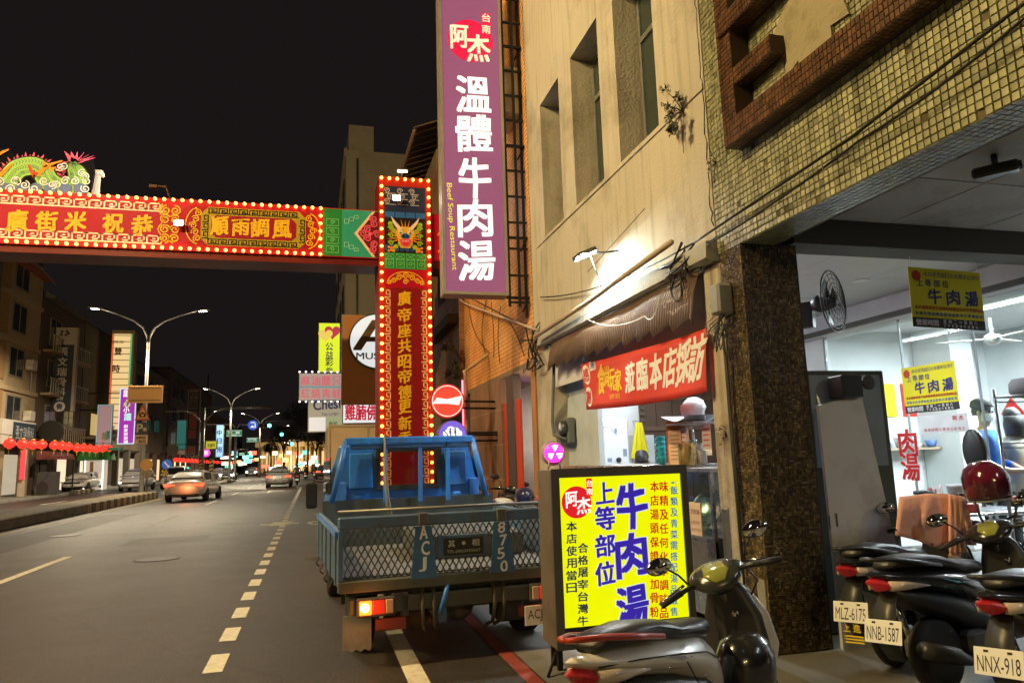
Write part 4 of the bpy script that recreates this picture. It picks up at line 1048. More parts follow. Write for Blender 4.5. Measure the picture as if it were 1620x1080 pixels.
# posters: the same yellow print, once hanging, once on the glass
def poster(name, label, mx, w_, h_, both=True):
    t = thing(name, label, 'poster', (0,0,0)); t.matrix_world = mx
    def add(mb, n_, m_): mb.xf(FRONT); mb.build(n_, m_, t)
    MB().box(-w_/2,w_/2,-.002,.002,-h_/2,h_/2).build('sheet', M('poster_yellow', (.75,.68,.0), .5, var=.05), t)
    MB().box(-w_/2,w_/2,-.0035,-.0022,-h_/2,-h_/2+h_*.16).build('black_strip', M('poster_black', (.02,.02,.025), .5), t)
    b1 = M('poster_navy', (.02,.02,.16), .5); r1 = M('poster_red', (.5,.03,.01), .5); b2 = M('poster_blue', (.02,.12,.35), .5)
    mb = MB(); row_text(mb, '本店使用當日合格屠宰台灣牛', -w_*.3, w_*.48, h_*.4, h_*.085); row_text(mb, '上等部位', -w_*.42, w_*.05, h_*.25, h_*.12, bold=.02)
    row_text(mb, '牛肉湯', -w_*.3, w_*.47, .03*h_, h_*.25, bold=.035, brush=.6, lift=.0); mb.xf(Matrix.Translation((0,-.004,0)) @ FRONT); mb.build('lettering', b1, t)
    mb = MB(); row_text(mb, '本店湯頭保證不加骨粉味精及任何化學調味品', -w_*.46, w_*.48, -h_*.17, h_*.06, bold=.02); mb.xf(Matrix.Translation((0,-.004,0)) @ FRONT); mb.build('lettering', r1, t)
    mb = MB(); row_text(mb, '飯類及青菜需搭配湯品販售不單獨販售', -w_*.46, w_*.48, -h_*.27, h_*.055, bold=.02); mb.xf(Matrix.Translation((0,-.004,0)) @ FRONT); mb.build('lettering', b2, t)
    mb = MB(); row_text(mb, '營業時間', -w_*.46, -w_*.15, -h_*.42, h_*.1, bold=.02); row_text(mb, '星期二一星期六', -w_*.1, w_*.4, -h_*.385, h_*.06, bold=.01); row_text(mb, '下午五點至午夜賣完', -w_*.1, w_*.4, -h_*.455, h_*.05, bold=.01)
    mb.xf(Matrix.Translation((0,-.005,0)) @ FRONT); mb.build('lettering', wht, t)
    disc_mb(-w_*.4, h_*.36, -.003, h_*.09, 20, .001).build('logo_disc', r1, t)
    return t
p = (GY(1433,425,5.1)+GY(1562,520,5.1))/2
hb = poster('hanging_poster', 'yellow and black soup poster hanging from the cross beam', Matrix.Translation(p) @ Matrix.Rotation(R(2), 4, 'Y'), .78, .53)
MB().tube([(-.36,0,.27),(-.36,0,.42)], .003, 4).tube([(.36,0,.27),(.36,0,.42)], .003, 4).build('string', wht, hb)
p = (GX(1425,585,Xg-.03)+GX(1520,645,Xg-.03))/2
poster('glass_poster', 'yellow and black soup poster stuck on the shop glass', Matrix.Translation(p) @ Matrix.Rotation(R(-90), 4, 'Z'), .74, .52)
# calendar / brush notice below the poster
q = GX(1490,670,Xg-.03); nt_ = thing('wall_notice', 'white sheet with small print below the yellow glass poster', 'notice', q)
MB().box(-.002,.002,-.34,.3,-.1,.1).build('sheet', M('sheet_white', (.75,.8,.82), .5), nt_)
mb = MB(); row_text(mb, '營業時間以現場公告為主', -.25, .3, -.06, .035); row_text(mb, '阿杰', .14, .3, .05, .05, bold=.02); mb.xf(facing_mx(-.004)); mb.build('print', redp, nt_)
# wall fan
fp_ = Vector((4.1, 5.36, GY(1310,480,5.36).z)); fp_.x = GY(1300,480,5.36).x
wf = thing('wall_fan', 'round black wall fan with wire guard high beside the column', 'fan', fp_, R(30))
mb = MB()
for k, rr in enumerate((.27,.24,.2,.16,.12,.08)):
    mb.tube([(rr*math.cos(2*PI*i/28), -.1+.04*(1-(rr/.27)**2)*-1, rr*math.sin(2*PI*i/28)) for i in range(29)], .0035 if k else .007, 4)
for i in range(16):
    th = 2*PI*i/16; mb.tube([(.04*math.cos(th),-.14,.04*math.sin(th)),(.27*math.cos(th),-.1,.27*math.sin(th))], .002, 4)
mb.build('wire_guard', M('fan_black', (.02,.02,.025), .4), wf)
for k in range(3):
    th = 2*PI*k/3+.4; b = MB(); pts = []
    for i in range(9):
        a = th-.5+i/8*1.0; pts.append((.2*math.cos(a), -.085+.03*(i/8), .2*math.sin(a)))
    b.add([(.03*math.cos(th-.3),-.08,.03*math.sin(th-.3))]+pts+[(.03*math.cos(th+.3),-.06,.03*math.sin(th+.3))], [tuple(range(11))]); b.build('blade', M('fan_blade', (.03,.035,.05), .35), wf)
MB().lathe([(.04,-.13),(.07,-.06),(.08,.02),(.05,.08)], (0,0,0), 'y', 16).build('motor', MATS['fan_black'], wf)
MB().box(-.03,.03,.08,.2,-.2,.03).build('bracket', MATS['fan_black'], wf)
# ceiling fan inside
cf = thing('ceiling_fan', 'small white ceiling fan inside the shop at the right edge', 'fan', GX(1571,540,8.2)*1.0)
MB().lathe([(.02,.3),(.02,.1),(.09,.08),(.1,0),(.05,-.04),(.001,-.045)], n=16).build('motor', steel, cf)
for k in range(3): MB().box(.1,.62,-.06,.06,.03,.036).build('blade', M('fan_white', (.6,.6,.58), .5), cf, None, (0,0,2.1*k+.3))
# leaning boards and dark cabinet
lp = thing('leaning_board', 'tall grey-white board with scuffs leaning beside the mosaic column', 'board', (0,0,0))
a, b, c, d = GY(1330,1010,4.84), GY(1440,1005,4.84), GY(1378,622,4.95), GY(1309,640,4.95)
d2 = Vector((d.x, 5.06, d.z)); c2 = Vector((c.x, 5.06, c.z)); a2 = Vector((a.x, 4.82, .1)); b2 = Vector((b.x+.05, 4.82, .1))
mb = MB(); th_ = Vector((0,.03,.006)); mb.add([a2,b2,c2,d2,a2+th_,b2+th_,c2+th_,d2+th_], [(0,1,2,3),(7,6,5,4),(0,4,5,1),(1,5,6,2),(2,6,7,3),(3,7,4,0)])
mb.build('panel', M('scuffed_board', (.56,.58,.6), .6, var=.1, vs=2, dirt=.8, ds=1.7, dcol=(.26,.25,.22), bump=.1), lp)
sc_ = MB()
for (px, py) in ((1331,828),(1343,824)):
    e = GY(px,py,4.8); t_ = (e.z-.1)/(c2.z-.1); y_ = 4.82+t_*.24-.004
    sc_.box(e.x-.006,e.x+.006,y_-.003,y_,e.z-.05,e.z+.05)
sc_.build('scratch', M('scratch_dark', (.1,.09,.08), .8), lp)
dc = thing('steel_fridge', 'tall steel fridge with a dark side standing behind the leaning board', 'fridge', (4.28, 5.28, .1))
MB().bbox(-.32,.46,-.05,.5,0,2.1,.012).build('cabinet', M('fridge_dark', (.075,.085,.07), .45, .2, dirt=.4), dc)
MB().box(-.30,.40,-.062,-.051,1.3,2.06).build('upper_door', M('fridge_steel', (.30,.36,.40), .35, .5), dc)
MB().tube([(-.25,-.075,1.5),(-.25,-.09,1.55),(-.25,-.09,1.85),(-.25,-.075,1.9)], .01, 6).build('handle', steel, dc)
rd = thing('speaker_box', 'black box with a round speaker on the edge of the leaning board', 'speaker', GY(1338,606,5.05))
MB().bbox(-.1,.1,-.08,.1,-.12,.06,.01).build('case', M('speaker_black', (.02,.02,.022), .5), rd)
MB().lathe([(.06,0),(.06,-.02),(.04,-.015),(.001,-.03)], (.17,-.05,0), 'y', 18).build('cone', M('speaker_cone', (.05,.05,.055), .4), rd)
# prep table with containers in front of the glass
pt = thing('prep_table', 'steel prep table with condiments inside the walkway', 'table', (0,0,0))
ztp = .95
MB().bbox(5.25, 6.5, 5.35, 6.0, ztp-.03, ztp, .006).build('table_top', steel, pt)
for x in (5.3,6.45):
    for y in (5.4,5.95): MB().box(x-.02,x+.02,y-.02,y+.02,.1,ztp-.031).build('leg', steel, pt)
MB().box(5.28,6.47,5.38,5.97,.5,.52).build('lower_shelf', steel, pt)
def ontab(px, y=5.6, z=ztp): p = GY(px, 760, y); return Vector((p.x, y, z))
def tub(name, label, px, y, r, h, mat, cat, lid=None):
    t = thing(name, label, cat, ontab(px, y))
    MB().lathe([(r*.85,0),(r,h),(r+.006,h+.004),(r*.92,h),(r*.8,.01),(.001,.01)], n=18).build('body', mat, t)
    if lid: MB().lathe([(r+.008,h+.005),(r+.004,h+.03),(.001,h+.04)], n=18).build('lid', lid, t)
    return t
tub('green_tub', 'lime green tub with a dark lid on the prep table', 1458, 5.7, .075, .16, M('lime_plastic', (.12,.6,.02), .4), 'tub', M('dark_lid', (.03,.04,.06), .4))
t = tub('chopstick_holder', 'white container of chopsticks on the prep table', 1482, 5.6, .085, .15, M('white_plastic', (.75,.78,.8), .4), 'container')
for i in range(9): MB().tube([(random.uniform(-.04,.04),random.uniform(-.04,.04),.02),(random.uniform(-.08,.08),random.uniform(-.06,.06),.24)], .004, 5).build('chopstick', M('chopstick_tip', (.6,.5,.52), .6), t)
t = tub('red_sauce_bottle', 'red squeeze sauce bottle on the prep table', 1473, 5.8, .035, .17, M('sauce_red', (.5,.02,.02), .35), 'bottle', M('sauce_cap', (.4,.02,.02), .4))
tub('white_food_tub', 'white food tub with lid beside the helmet', 1519, 5.75, .12, .2, MATS['white_plastic'], 'tub', M('lid_grey', (.6,.62,.65), .4))
bn_ = thing('red_crate', 'low red plastic tray on the prep table', 'tray', ontab(1512, 5.45)); MB().bbox(-.13,.15,-.08,.08,0,.09,.01).build('tray', M('tray_red', (.55,.06,.05), .4), bn_)
MB().box(-.11,.13,-.06,.06,.091,.1).build('filling', M('tray_filling', (.5,.3,.2), .7), bn_)
# stock pot on wire rack at the right edge
rk = thing('wire_rack', 'chromed wire shelving rack at the right edge of the shop', 'rack', (0,0,0))
rx0, rx1, ry0, ry1 = 5.78, 6.58, 4.72, 5.12
for x in (rx0, rx1):
    for y in (ry0, ry1): MB().tube([(x,y,.1),(x,y,2.02)], .014, 8).build('post', M('chrome_wire', (.35,.35,.36), .3, .9), rk)
for z in (.42, .95, 1.55, 1.95):
    g = MB()
    for y in (ry0, ry1): g.tube([(rx0,y,z),(rx1,y,z)], .008, 5); g.tube([(rx0,y,z-.04),(rx1,y,z-.04)], .006, 5)
    for x in (rx0, rx1): g.tube([(x,ry0,z),(x,ry1,z)], .008, 5)
    for i in range(16): g.tube([(rx0+.05*i,ry0,z),(rx0+.05*i,ry1,z)], .004, 4)
    for i in range(12): g.tube([(rx0+.066*i,ry0,z),(rx0+.066*i+.033,ry0,z-.04),(rx0+.066*(i+1),ry0,z)], .003, 4)
    g.build('shelf', MATS['chrome_wire'], rk)
po = thing('stock_pot', 'big dark steel stock pot with lid on the wire rack', 'pot', ((rx0+rx1)/2+.02, (ry0+ry1)/2, .958))
MB().lathe([(.2,0),(.205,.3),(.215,.31),(.2,.31),(.19,.02),(.001,.02)], n=26).build('pot', M('pot_steel', (.2,.22,.24), .3, .8), po)
MB().lathe([(.218,.315),(.2,.335),(.05,.36),(.001,.362)], n=26).build('lid', steel, po)
cb = thing('covered_bundle', 'grey cloth bundle on top of the wire rack', 'bundle', ((rx0+rx1)/2+.05, (ry0+ry1)/2, 1.96))
rings = [[(.38*s*math.copysign(abs(math.cos(2*PI*k/18))**.6, math.cos(2*PI*k/18))*(1+.04*math.sin(k*3+j)), .22*s*math.copysign(abs(math.sin(2*PI*k/18))**.6, math.sin(2*PI*k/18)), z) for k in range(18)] for j, (s, z) in enumerate(((.9,0),(1,.03),(1,.1),(.9,.14),(.5,.16)))]
MB().loft(rings).build('cloth', M('grey_cloth', (.35,.36,.38), .9, bump=.3, bs=20), cb)
rdm = thing('red_diamond_paper', 'red diamond-shaped festive paper hanging on the wall', 'paper decoration', GX(1602,653,8.5))
MB().prism([(-.16,0),(0,-.2),(.16,0),(0,.2)], -.002, .002, 'x').build('paper', redp, rdm); MB().tube([(0,0,.2),(0,0,.3)], .004, 4).build('string', redp, rdm)
hp = thing('stool_chair', 'black oval seat back of a stool in front of the man', 'chair', GX(1542,712,6.3))
MB().loft([[(x_, .13*w_*math.cos(2*PI*k/20), .21*w_*math.sin(2*PI*k/20)) for k in range(20)] for x_, w_ in ((-.03,.85),(-.015,1),(.015,1),(.03,.85))]).build('backrest', M('chair_black', (.02,.024,.024), .35), hp)
MB().tube([(0,0,-.25),(0.05,0,-.7),(.05,0,-1.52)], .02, 6).build('post', MATS['chair_black'], hp)
tube_light('ceiling_tube_light', 'fluorescent tube under the arcade ceiling just right of the view', (5.2,.2,3.34), (5.2,1.6,3.34), 22)  # unseen tube added to lighten the scooters and the column front
# security camera under the soffit
cc = thing('security_camera', 'dark security camera under the arcade ceiling', 'camera', GZ(1572,245,3.38))
MB().bbox(-.05,.05,-.13,.13,-.14,-.07,.015).build('body', M('cctv_dark', (.02,.02,.02), .4), cc, None, (0,0,R(35)))
MB().tube([(0,0,0),(0,0,-.07)], .02, 8).build('mount', MATS['cctv_dark'], cc)
MB().lathe([(.03,0),(.03,.02)], (0,-.14,-.105), 'y', 12).build('lens', M('lens_black', (.01,.01,.01), .1), cc, None, (0,0,R(35)))

# ================================================================== festival arch across the street
YA = 15.0
red_panel = M('arch_red', (.40,.004,.028), .45, spec=.12, var=.12, vs=2)
red_dark = M('arch_red_dark', (.28,.015,.015), .5, spec=.12, var=.3, vs=3)
gold_p = M('arch_gold', (.80,.47,.02), .4, spec=.12, var=.12, vs=5); white_p = M('arch_white', (.78,.72,.66), .5, spec=.12, var=.08); green_p = M('arch_green', (.02,.22,.05), .5, spec=.12)
lgreen = M('arch_light_green', (.16,.55,.2), .5, spec=.12); pink_p = M('arch_pink', (.75,.10,.22), .5, spec=.12); teal_p = M('arch_teal', (.03,.33,.26), .5, spec=.12); cream_p = M('arch_cream', (.78,.58,.38), .5, spec=.12)
blue_p = M('arch_blue', (.03,.13,.45), .5, spec=.12); lblue_p = M('arch_light_blue', (.35,.5,.75), .5, spec=.12); navy_p = M('arch_navy', (.02,.03,.09), .5, spec=.12); lime_p = M('arch_lime', (.30,.52,.03), .5, spec=.12)
orange_p = M('arch_orange', (.8,.27,.02), .5, spec=.12); maroon_p = M('arch_maroon', (.13,.01,.02), .5, spec=.12); black_p = M('arch_black', (.015,.013,.013), .5, spec=.12)
bulb_e = E('bulb_amber', (1.0,.36,.05), 10)
def A(px, py): p = GY(px, py, YA); return p.x, p.z
arch = thing('street_arch', 'red and gold festival arch spanning the street, edged with glowing amber bulbs', 'arch', (1.8, YA+.4, 0))
LY = [0]
class Flat:
    """flat painted pieces on the arch face: polygons and ribbons in (x, z), a few millimetres thick each"""
    def __init__(s, y): s.y = y; s.mb = MB()
    def poly(s, pts, th=.006): s.mb.prism(pts, s.y-th, s.y, 'y'); return s
    def rect(s, x0, x1, z0, z1, th=.006): return s.poly([(x0,z0),(x1,z0),(x1,z1),(x0,z1)], th)
    def rib(s, pts, w, closed=False, th=.005):
        n = len(pts); L_ = []; Rr = []; ws = w if isinstance(w, (list,tuple)) else [w]*n
        for i, p in enumerate(pts):
            a = pts[i-1] if (i > 0 or closed) else p; b = pts[(i+1) % n] if (i < n-1 or closed) else p
            d = Vector((b[0]-a[0], b[1]-a[1])); d = d.normalized() if d.length > 1e-9 else Vector((1,0))
            L_.append((p[0]-d.y*ws[i]/2, p[1]+d.x*ws[i]/2)); Rr.append((p[0]+d.y*ws[i]/2, p[1]-d.x*ws[i]/2))
        vs = [(q[0], s.y-th, q[1]) for q in L_]+[(q[0], s.y-th, q[1]) for q in Rr]
        m = n if closed else n-1
        s.mb.add(vs, [(i, (i+1) % n, n+(i+1) % n, n+i) for i in range(m)]); return s
    def spiral(s, cx, cz, r, turns=1.6, w=.02, dir=1, ph=0.0):
        n = int(turns*12); return s.rib([(cx+dir*r*(1-.8*i/n)*math.cos(ph+i/n*turns*2*PI), cz+r*(1-.8*i/n)*math.sin(ph+i/n*turns*2*PI)) for i in range(n+1)], w)
    def disc(s, cx, cz, r, n=20): return s.poly([(cx+r*math.cos(2*PI*k/n), cz+r*math.sin(2*PI*k/n)) for k in range(n)])
    def key(s, x0, x1, z0, z1, cell, w):
        """Greek key border between two lines"""
        n = max(1, round((x1-x0)/cell)); c = (x1-x0)/n; h = z1-z0
        for i in range(n):
            X = x0+i*c; f = [(0,0),(0,1),(.78,1),(.78,.28),(.3,.28),(.3,.62),(.52,.62)]
            for a, b in zip(f, f[1:]):
                xa, za, xb, zb = X+a[0]*c, z0+a[1]*h, X+b[0]*c, z0+b[1]*h
                s.rect(min(xa,xb)-w/2, max(xa,xb)+w/2, min(za,zb)-w/2, max(za,zb)+w/2, .004+.0003*(i % 2))
            s.rect(X, X+c, z0-w/2, z0+w/2, .0036)
        return s
    def vkey(s, x0, x1, z0, z1, cell, w):
        n = max(1, round((z1-z0)/cell)); c = (z1-z0)/n; h = x1-x0
        for i in range(n):
            Z = z0+i*c; f = [(0,0),(0,1),(.78,1),(.78,.28),(.3,.28),(.3,.62)]
            for a, b in zip(f, f[1:]):
                za, xa, zb, xb = Z+a[0]*c, x0+a[1]*h, Z+b[0]*c, x0+b[1]*h
                s.rect(min(xa,xb)-w/2, max(xa,xb)+w/2, min(za,zb)-w/2, max(za,zb)+w/2, .004+.0003*(i % 2))
        return s
    def done(s, name, mat): return par(s.mb.build(name, mat), arch)
bt = A(250,317)[1]+.05; bb = A(250,391)[1]-.05; zu = bb-.0
xl = -7.6; xr = A(600,340)[0]
par(MB().box(xl, A(700,340)[0]+.45, YA+.01, YA+.85, bb, bt).build('beam', red_dark), arch)
par(MB().box(xl, xr-.01, YA, YA+.009, bb+.0, bt).build('beam_panel', red_panel), arch)
par(MB().box(xl, A(700,340)[0]+.4, YA+.06, YA+.8, bb-.14, bb-.003).build('beam_underside', M('arch_under_shaded', (.12,.015,.015), .35, spec=.12)), arch)  # shade on the underside is put into this darker red
y1, y2, y3 = YA-.001, YA-.008, YA-.015
# long inscription panel
k0 = A(257,350)[0]; zk1, zk0 = bt-.13, bb+.13
Flat(y1).key(xl+.1, k0, bt-.27, bt-.12, .26, .028).done('key_border', white_p)
Flat(y1).key(xl+.1, k0, bb+.12, bb+.27, .26, .028).done('key_border', white_p)
px_text(arch, YA, [('廣',27,349,32,32),('街',74,350,33,30),('米',120,350,33,30),('祝',179,353,31,30),('恭',225,356,33,30)], gold_p, .035, .8, lift=.008)
cxx, czz = A(268,355)
F = Flat(y1)
for dz in (-.28,-.1,.1,.28):
    for dx in (-.08,.1): F.spiral(cxx+dx, czz+dz, .1, 1.7, .024, 1 if dx < 0 else -1, dz*5)
F.rib([(cxx-.15+.05*math.sin(i*.8), czz-.4+i*.05) for i in range(17)], .02); F.done('gold_scroll', gold_p)
# octagonal panel
x0, x1 = A(318,350)[0], A(484,365)[0]
Flat(y1).rect(A(300,350)[0], A(506,360)[0], bb+.06, bt-.06, .004).done('maroon_ground', M('arch_maroon2', (.30,.008,.02), .5, spec=.12))
z0_, z1_ = bb+.13, bt-.13; q = .14
Flat(y2).poly([(x0+q,z0_),(x1-q,z0_),(x1,z0_+q),(x1,z1_-q),(x1-q,z1_),(x0+q,z1_),(x0,z1_-q),(x0,z0_+q)], .003).done('gold_octagon', M('arch_key_gold', (.42,.30,.02), .5, spec=.12))
Flat(y2-.0035).key(x0+q,x1-q,z1_-.125,z1_-.025,.2,.02).key(x0+q,x1-q,z0_+.025,z0_+.125,.2,.02).vkey(x0+.03,x0+.13,z0_+q,z1_-q,.16,.02).vkey(x1-.13,x1-.03,z0_+q,z1_-q,.16,.02).done('key_border', black_p)
i0, i1 = x0+.19, x1-.19; j0, j1 = z0_+.16, z1_-.16; q = .09
Flat(y2-.004).poly([(i0+q,j0),(i1-q,j0),(i1,j0+q),(i1,j1-q),(i1-q,j1),(i0+q,j1),(i0,j1-q),(i0,j0+q)], .003).done('red_octagon', M('arch_red_deep', (.30,.008,.025), .45, spec=.12))
px_text(arch, YA, [('順',348,358,27,28),('雨',381,360,27,25),('調',411,361,27,28),('風',446,363,29,28)], gold_p, .035, .7, lift=.024)
cz = (z0_+z1_)/2
for s, xe in ((-1, x0-.02), (1, x1+.02)):
    F = Flat(y1-.005)
    for dz in (-.26,-.13,0,.13,.26): F.spiral(xe+s*(.12-.3*abs(dz)), cz+dz, .075, 1.5, .02, s, dz*4)
    F.rib([(xe+s*.26*math.cos(t*.25-PI/2*.9), cz+.38*math.sin(t*.25-PI/2*.9)) for t in range(12)], .02); F.done('gold_scroll', gold_p)
# green and pink end panels
g0, g1 = A(511,365)[0], A(541,365)[0]
Flat(y1).rect(g0, g1, bb+.02, bt-.02, .004).done('green_panel', green_p)
F = Flat(y1-.005)
for k in range(4):
    zc2 = bb+.16+k*.19; xm = (g0+g1)/2
    F.rib([(xm-.12,zc2-.07),(xm+.12,zc2-.07),(xm+.12,zc2+.07),(xm-.12,zc2+.07)], .018, True); F.spiral(xm, zc2, .05, 1.3, .016, 1 if k % 2 else -1)
F.done('key_ornament', lgreen)
Flat(y1).rect(g1, xr-.01, bb+.02, bt-.02, .004).done('teal_panel', teal_p)
xm = xr-.02; czp = (bb+bt)/2
Flat(y1-.0045).poly([(xm,bt-.03),(g1+.62,bt-.03),(g1+.25,czp),(g1+.62,bb+.03),(xm,bb+.03)], .003).done('cream_chevron', cream_p)
Flat(y1-.008).poly([(xm,bt-.03),(g1+.68,bt-.03),(g1+.32,czp),(g1+.68,bb+.03),(xm,bb+.03)], .003).done('dark_chevron', maroon_p)
F = Flat(y1-.0115)
for dx, dz in ((-.08,.22),(-.08,-.22),(-.22,.1),(-.22,-.1),(-.03,0),(-.1,.33),(-.1,-.33),(-.32,0)): F.spiral(xm+dx, czp+dz, .085, 1.6, .026, 1 if dz > 0 else -1, dz*6)
F.disc(xm-.17, czp, .04); F.done('pink_scroll', pink_p)
F = Flat(y1-.0045)
for s in (1,-1):
    for k in range(3): F.rib([(g1+.05+.1*k,czp+s*(.2+.06*k)),(g1+.13+.1*k,czp+s*(.2+.06*k)),(g1+.13+.1*k,czp+s*(.3+.04*k)),(g1+.05+.1*k,czp+s*(.3+.04*k))], .016, True)
F.done('knot_ornament', M('arch_pale_teal', (.3,.65,.55), .5, spec=.12))
# scroll panel right of the pillar
pr0 = A(684,385)[0]
Flat(y1).rect(pr0+.04, pr0+.62, bb+.02, bt-.02, .004).done('end_panel', red_panel)
F = Flat(y1-.005)
for k in range(4): F.spiral(pr0+.22+.07*(k % 2), bb+.18+k*.19, .1, 1.7, .022, 1 if k % 2 else -1)
F.done('gold_scroll', gold_p)
# pillar
pl0, pl1 = A(599,480)[0], A(682,480)[0]; ptop = A(640,284)[1]; YPi = YA-.12
par(MB().box(pl0, pl1, YPi+.01, YPi+1.0, 0.0, ptop).build('pillar', red_dark), arch)
par(MB().box(pl0-.25, pl1+.25, YPi-.15, YPi+1.25, 0.005, .35).build('pillar_base', concrete), arch)
def Pp(px, py): p = GY(px, py, YPi); return p.x, p.z
ix0, ix1 = pl0+.11, pl1-.11
yy1 = YPi+.009
def PF(k=0): return Flat(yy1-.0065*k)
zA = Pp(640,296)[1]; zB = Pp(640,345)[1]; zC = Pp(640,400)[1]; zD = Pp(640,426)[1]; zE = Pp(640,455)[1]
PF().rect(pl0, pl1, .36, ptop-.001, .004).done('pillar_facing', M('arch_facing', (.30,.02,.015), .45, spec=.12))
PF(1).rect(ix0, ix1, zB, zA).done('cloud_panel', navy_p)
F = PF(2)
for k in range(9): F.spiral(ix0+.06+(k % 3)*.26+.05*(k//3 % 2), zA-.1-(k//3)*.12, .065, 1.5, .014, 1 if k % 2 else -1); F.rib([(ix0+.02+(k % 3)*.26,zA-.16-(k//3)*.12),(ix0+.25+(k % 3)*.24,zA-.16-(k//3)*.12)], .014)
F.done('cloud_scroll', M('arch_cloud', (.5,.5,.55), .5, spec=.12))
F = PF(2)
for k in range(4): w4 = (ix1-ix0)/4; F.rect(ix0+k*w4+.01, ix0+(k+1)*w4-.01, zB, zB+.12)
F.done('blue_lozenge', blue_p)
PF(1).rect(ix0, ix1, zC, zB-.005).done('dragon_panel', black_p)
# dragon face, layered
cx_ = (ix0+ix1)/2; cz_ = (zB+zC)/2-.02; hw_ = (ix1-ix0)/2
F = PF(2)
for s in (-1,1):
    for k in range(9):
        th = R(20+k*36); F.disc(cx_+s*hw_*.72*abs(math.cos(th*.5+.4)), cz_-.3+k*.07, .05, 10)
F.done('lime_curl', lime_p)
F = PF(2)
for k in range(14): F.spiral(ix0+.05+(k % 7)*.105, zC+.06+.05*(k//7), .045, 1.3, .018, 1 if k % 2 else -1)
F.done('blue_wave', blue_p)
F = PF(3)
for k in range(17):
    th = PI*(k/16)*1.25-PI*.125; r0, r1 = .18, .36+.03*(k % 2)
    F.poly([(cx_+r0*math.cos(th-.09), cz_+r0*math.sin(th-.09)-.02),(cx_+r1*math.cos(th), cz_+r1*math.sin(th)-.02),(cx_+r0*math.cos(th+.09), cz_+r0*math.sin(th+.09)-.02)])
F.done('mane_flame', orange_p)
PF(4).poly([(cx_-.2,cz_+.1),(cx_-.14,cz_+.2),(cx_+.14,cz_+.2),(cx_+.2,cz_+.1),(cx_+.15,cz_-.12),(cx_+.1,cz_-.26),(cx_-.1,cz_-.26),(cx_-.15,cz_-.12)]).done('dragon_head', M('arch_gold2', (.75,.45,.05), .5, spec=.12))
F = PF(5)
for s in (-1,1):
    F.poly([(cx_+s*.05,cz_+.16),(cx_+s*.1,cz_+.18),(cx_+s*.3,cz_+.42),(cx_+s*.26,cz_+.28),(cx_+s*.12,cz_+.1)])
    F.disc(cx_+s*.1, cz_+.09, .045, 12)
F.done('horn_and_brow', white_p)
F = PF(6)
for s in (-1,1): F.disc(cx_+s*.1, cz_+.06, .022, 10)
F.disc(cx_,cz_-.0,.06).disc(cx_-.055,cz_-.01,.04).disc(cx_+.055,cz_-.01,.04).done('nose_blue', blue_p)
PF(6).poly([(cx_-.13,cz_-.08),(cx_,cz_-.055),(cx_+.13,cz_-.08),(cx_+.09,cz_-.2),(cx_,cz_-.24),(cx_-.09,cz_-.2)]).done('mouth_pink', pink_p)
PF(7).poly([(cx_-.07,cz_-.13),(cx_+.07,cz_-.13),(cx_+.045,cz_-.2),(cx_-.045,cz_-.2)]).done('mouth_red', M('arch_scarlet', (.7,.03,.01), .5, spec=.12))
F = PF(7)
for k in range(5): F.poly([(cx_-.075+.03*k,cz_-.115),(cx_-.05+.03*k,cz_-.115),(cx_-.0625+.03*k,cz_-.15)])
F.done('teeth', white_p)
F = PF(4)
for s in (-1,1):
    for k in range(3): F.spiral(cx_+s*(.3), cz_-.16+.16*k, .06, 1.4, .022, s)
F.done('lime_scroll', lime_p)
F = PF(4)
for s in (-1,1):
    for k in range(6): F.disc(cx_+s*(.24+.05*(k % 3)), cz_-.33+.06*(k//3)+.02*(k % 2), .028, 8)
F.done('orange_curl', orange_p)
PF(1).rect(ix0, ix1, zD, zC-.005).done('green_panel', green_p)
F = PF(2)
w4 = (ix1-ix0)/4
for k in range(4):
    X = ix0+k*w4; F.rib([(X+.02,zC-.03),(X+w4-.02,zC-.03),(X+w4-.02,zC-.14),(X+.02,zC-.14)], .012, True); F.rib([(X+.03,zC-.04),(X+w4-.03,zC-.13)], .012); F.rib([(X+.03,zC-.13),(X+w4-.03,zC-.04)], .012)
    F.rib([(X+.03,zD+.03),(X+w4-.03,zD+.03),(X+w4-.03,zD+.2),(X+.03,zD+.2)], .018, True); F.spiral(X+w4/2, zD+.11, .055, 1.3, .014)
F.done('key_ornament', lgreen)
PF(1).rect(ix0, ix1, zE, zD-.005).done('red_panel', red_panel)
F = PF(2); zs = (zE+zD)/2
for dx, dz, r in ((0,.06,.07),(-.13,.02,.07),(.13,.02,.07),(-.24,-.05,.06),(.24,-.05,.06),(-.33,-.09,.05),(.33,-.09,.05),(0,-.07,.06)): F.spiral(cx_+dx, zs+dz, r, 1.6, .02, 1 if dx <= 0 else -1)
F.rib([(cx_+.38*math.cos(t*PI/14), zs-.12+.26*math.sin(t*PI/14)) for t in range(15)], .02); F.done('gold_scroll', gold_p)
PF(1).rect(ix0+.13, ix1-.13, .5, zE-.02).done('inscription_panel', M('arch_inscription', (.22,.008,.012), .55, spec=.12, vs=5))
for q in (ix0+.01, ix1-.11): PF(1).vkey(q, q+.1, .5, zE-.02, .19, .02).done('key_border', cream_p)
px_text(arch, YPi, [(c, 639.5+.15*i, y, 20, 21) for i, (c, y) in enumerate(zip('廣帝座共昭帝德更新香', (472,498,523,547,572,595,620,643,669,693)))], gold_p, .03, .8, lift=.016)
# left pillar, out of view on the median
par(MB().box(xl-1.1, xl, YA-.1, YA+.9, .3, ptop).build('pillar', red_dark), arch)
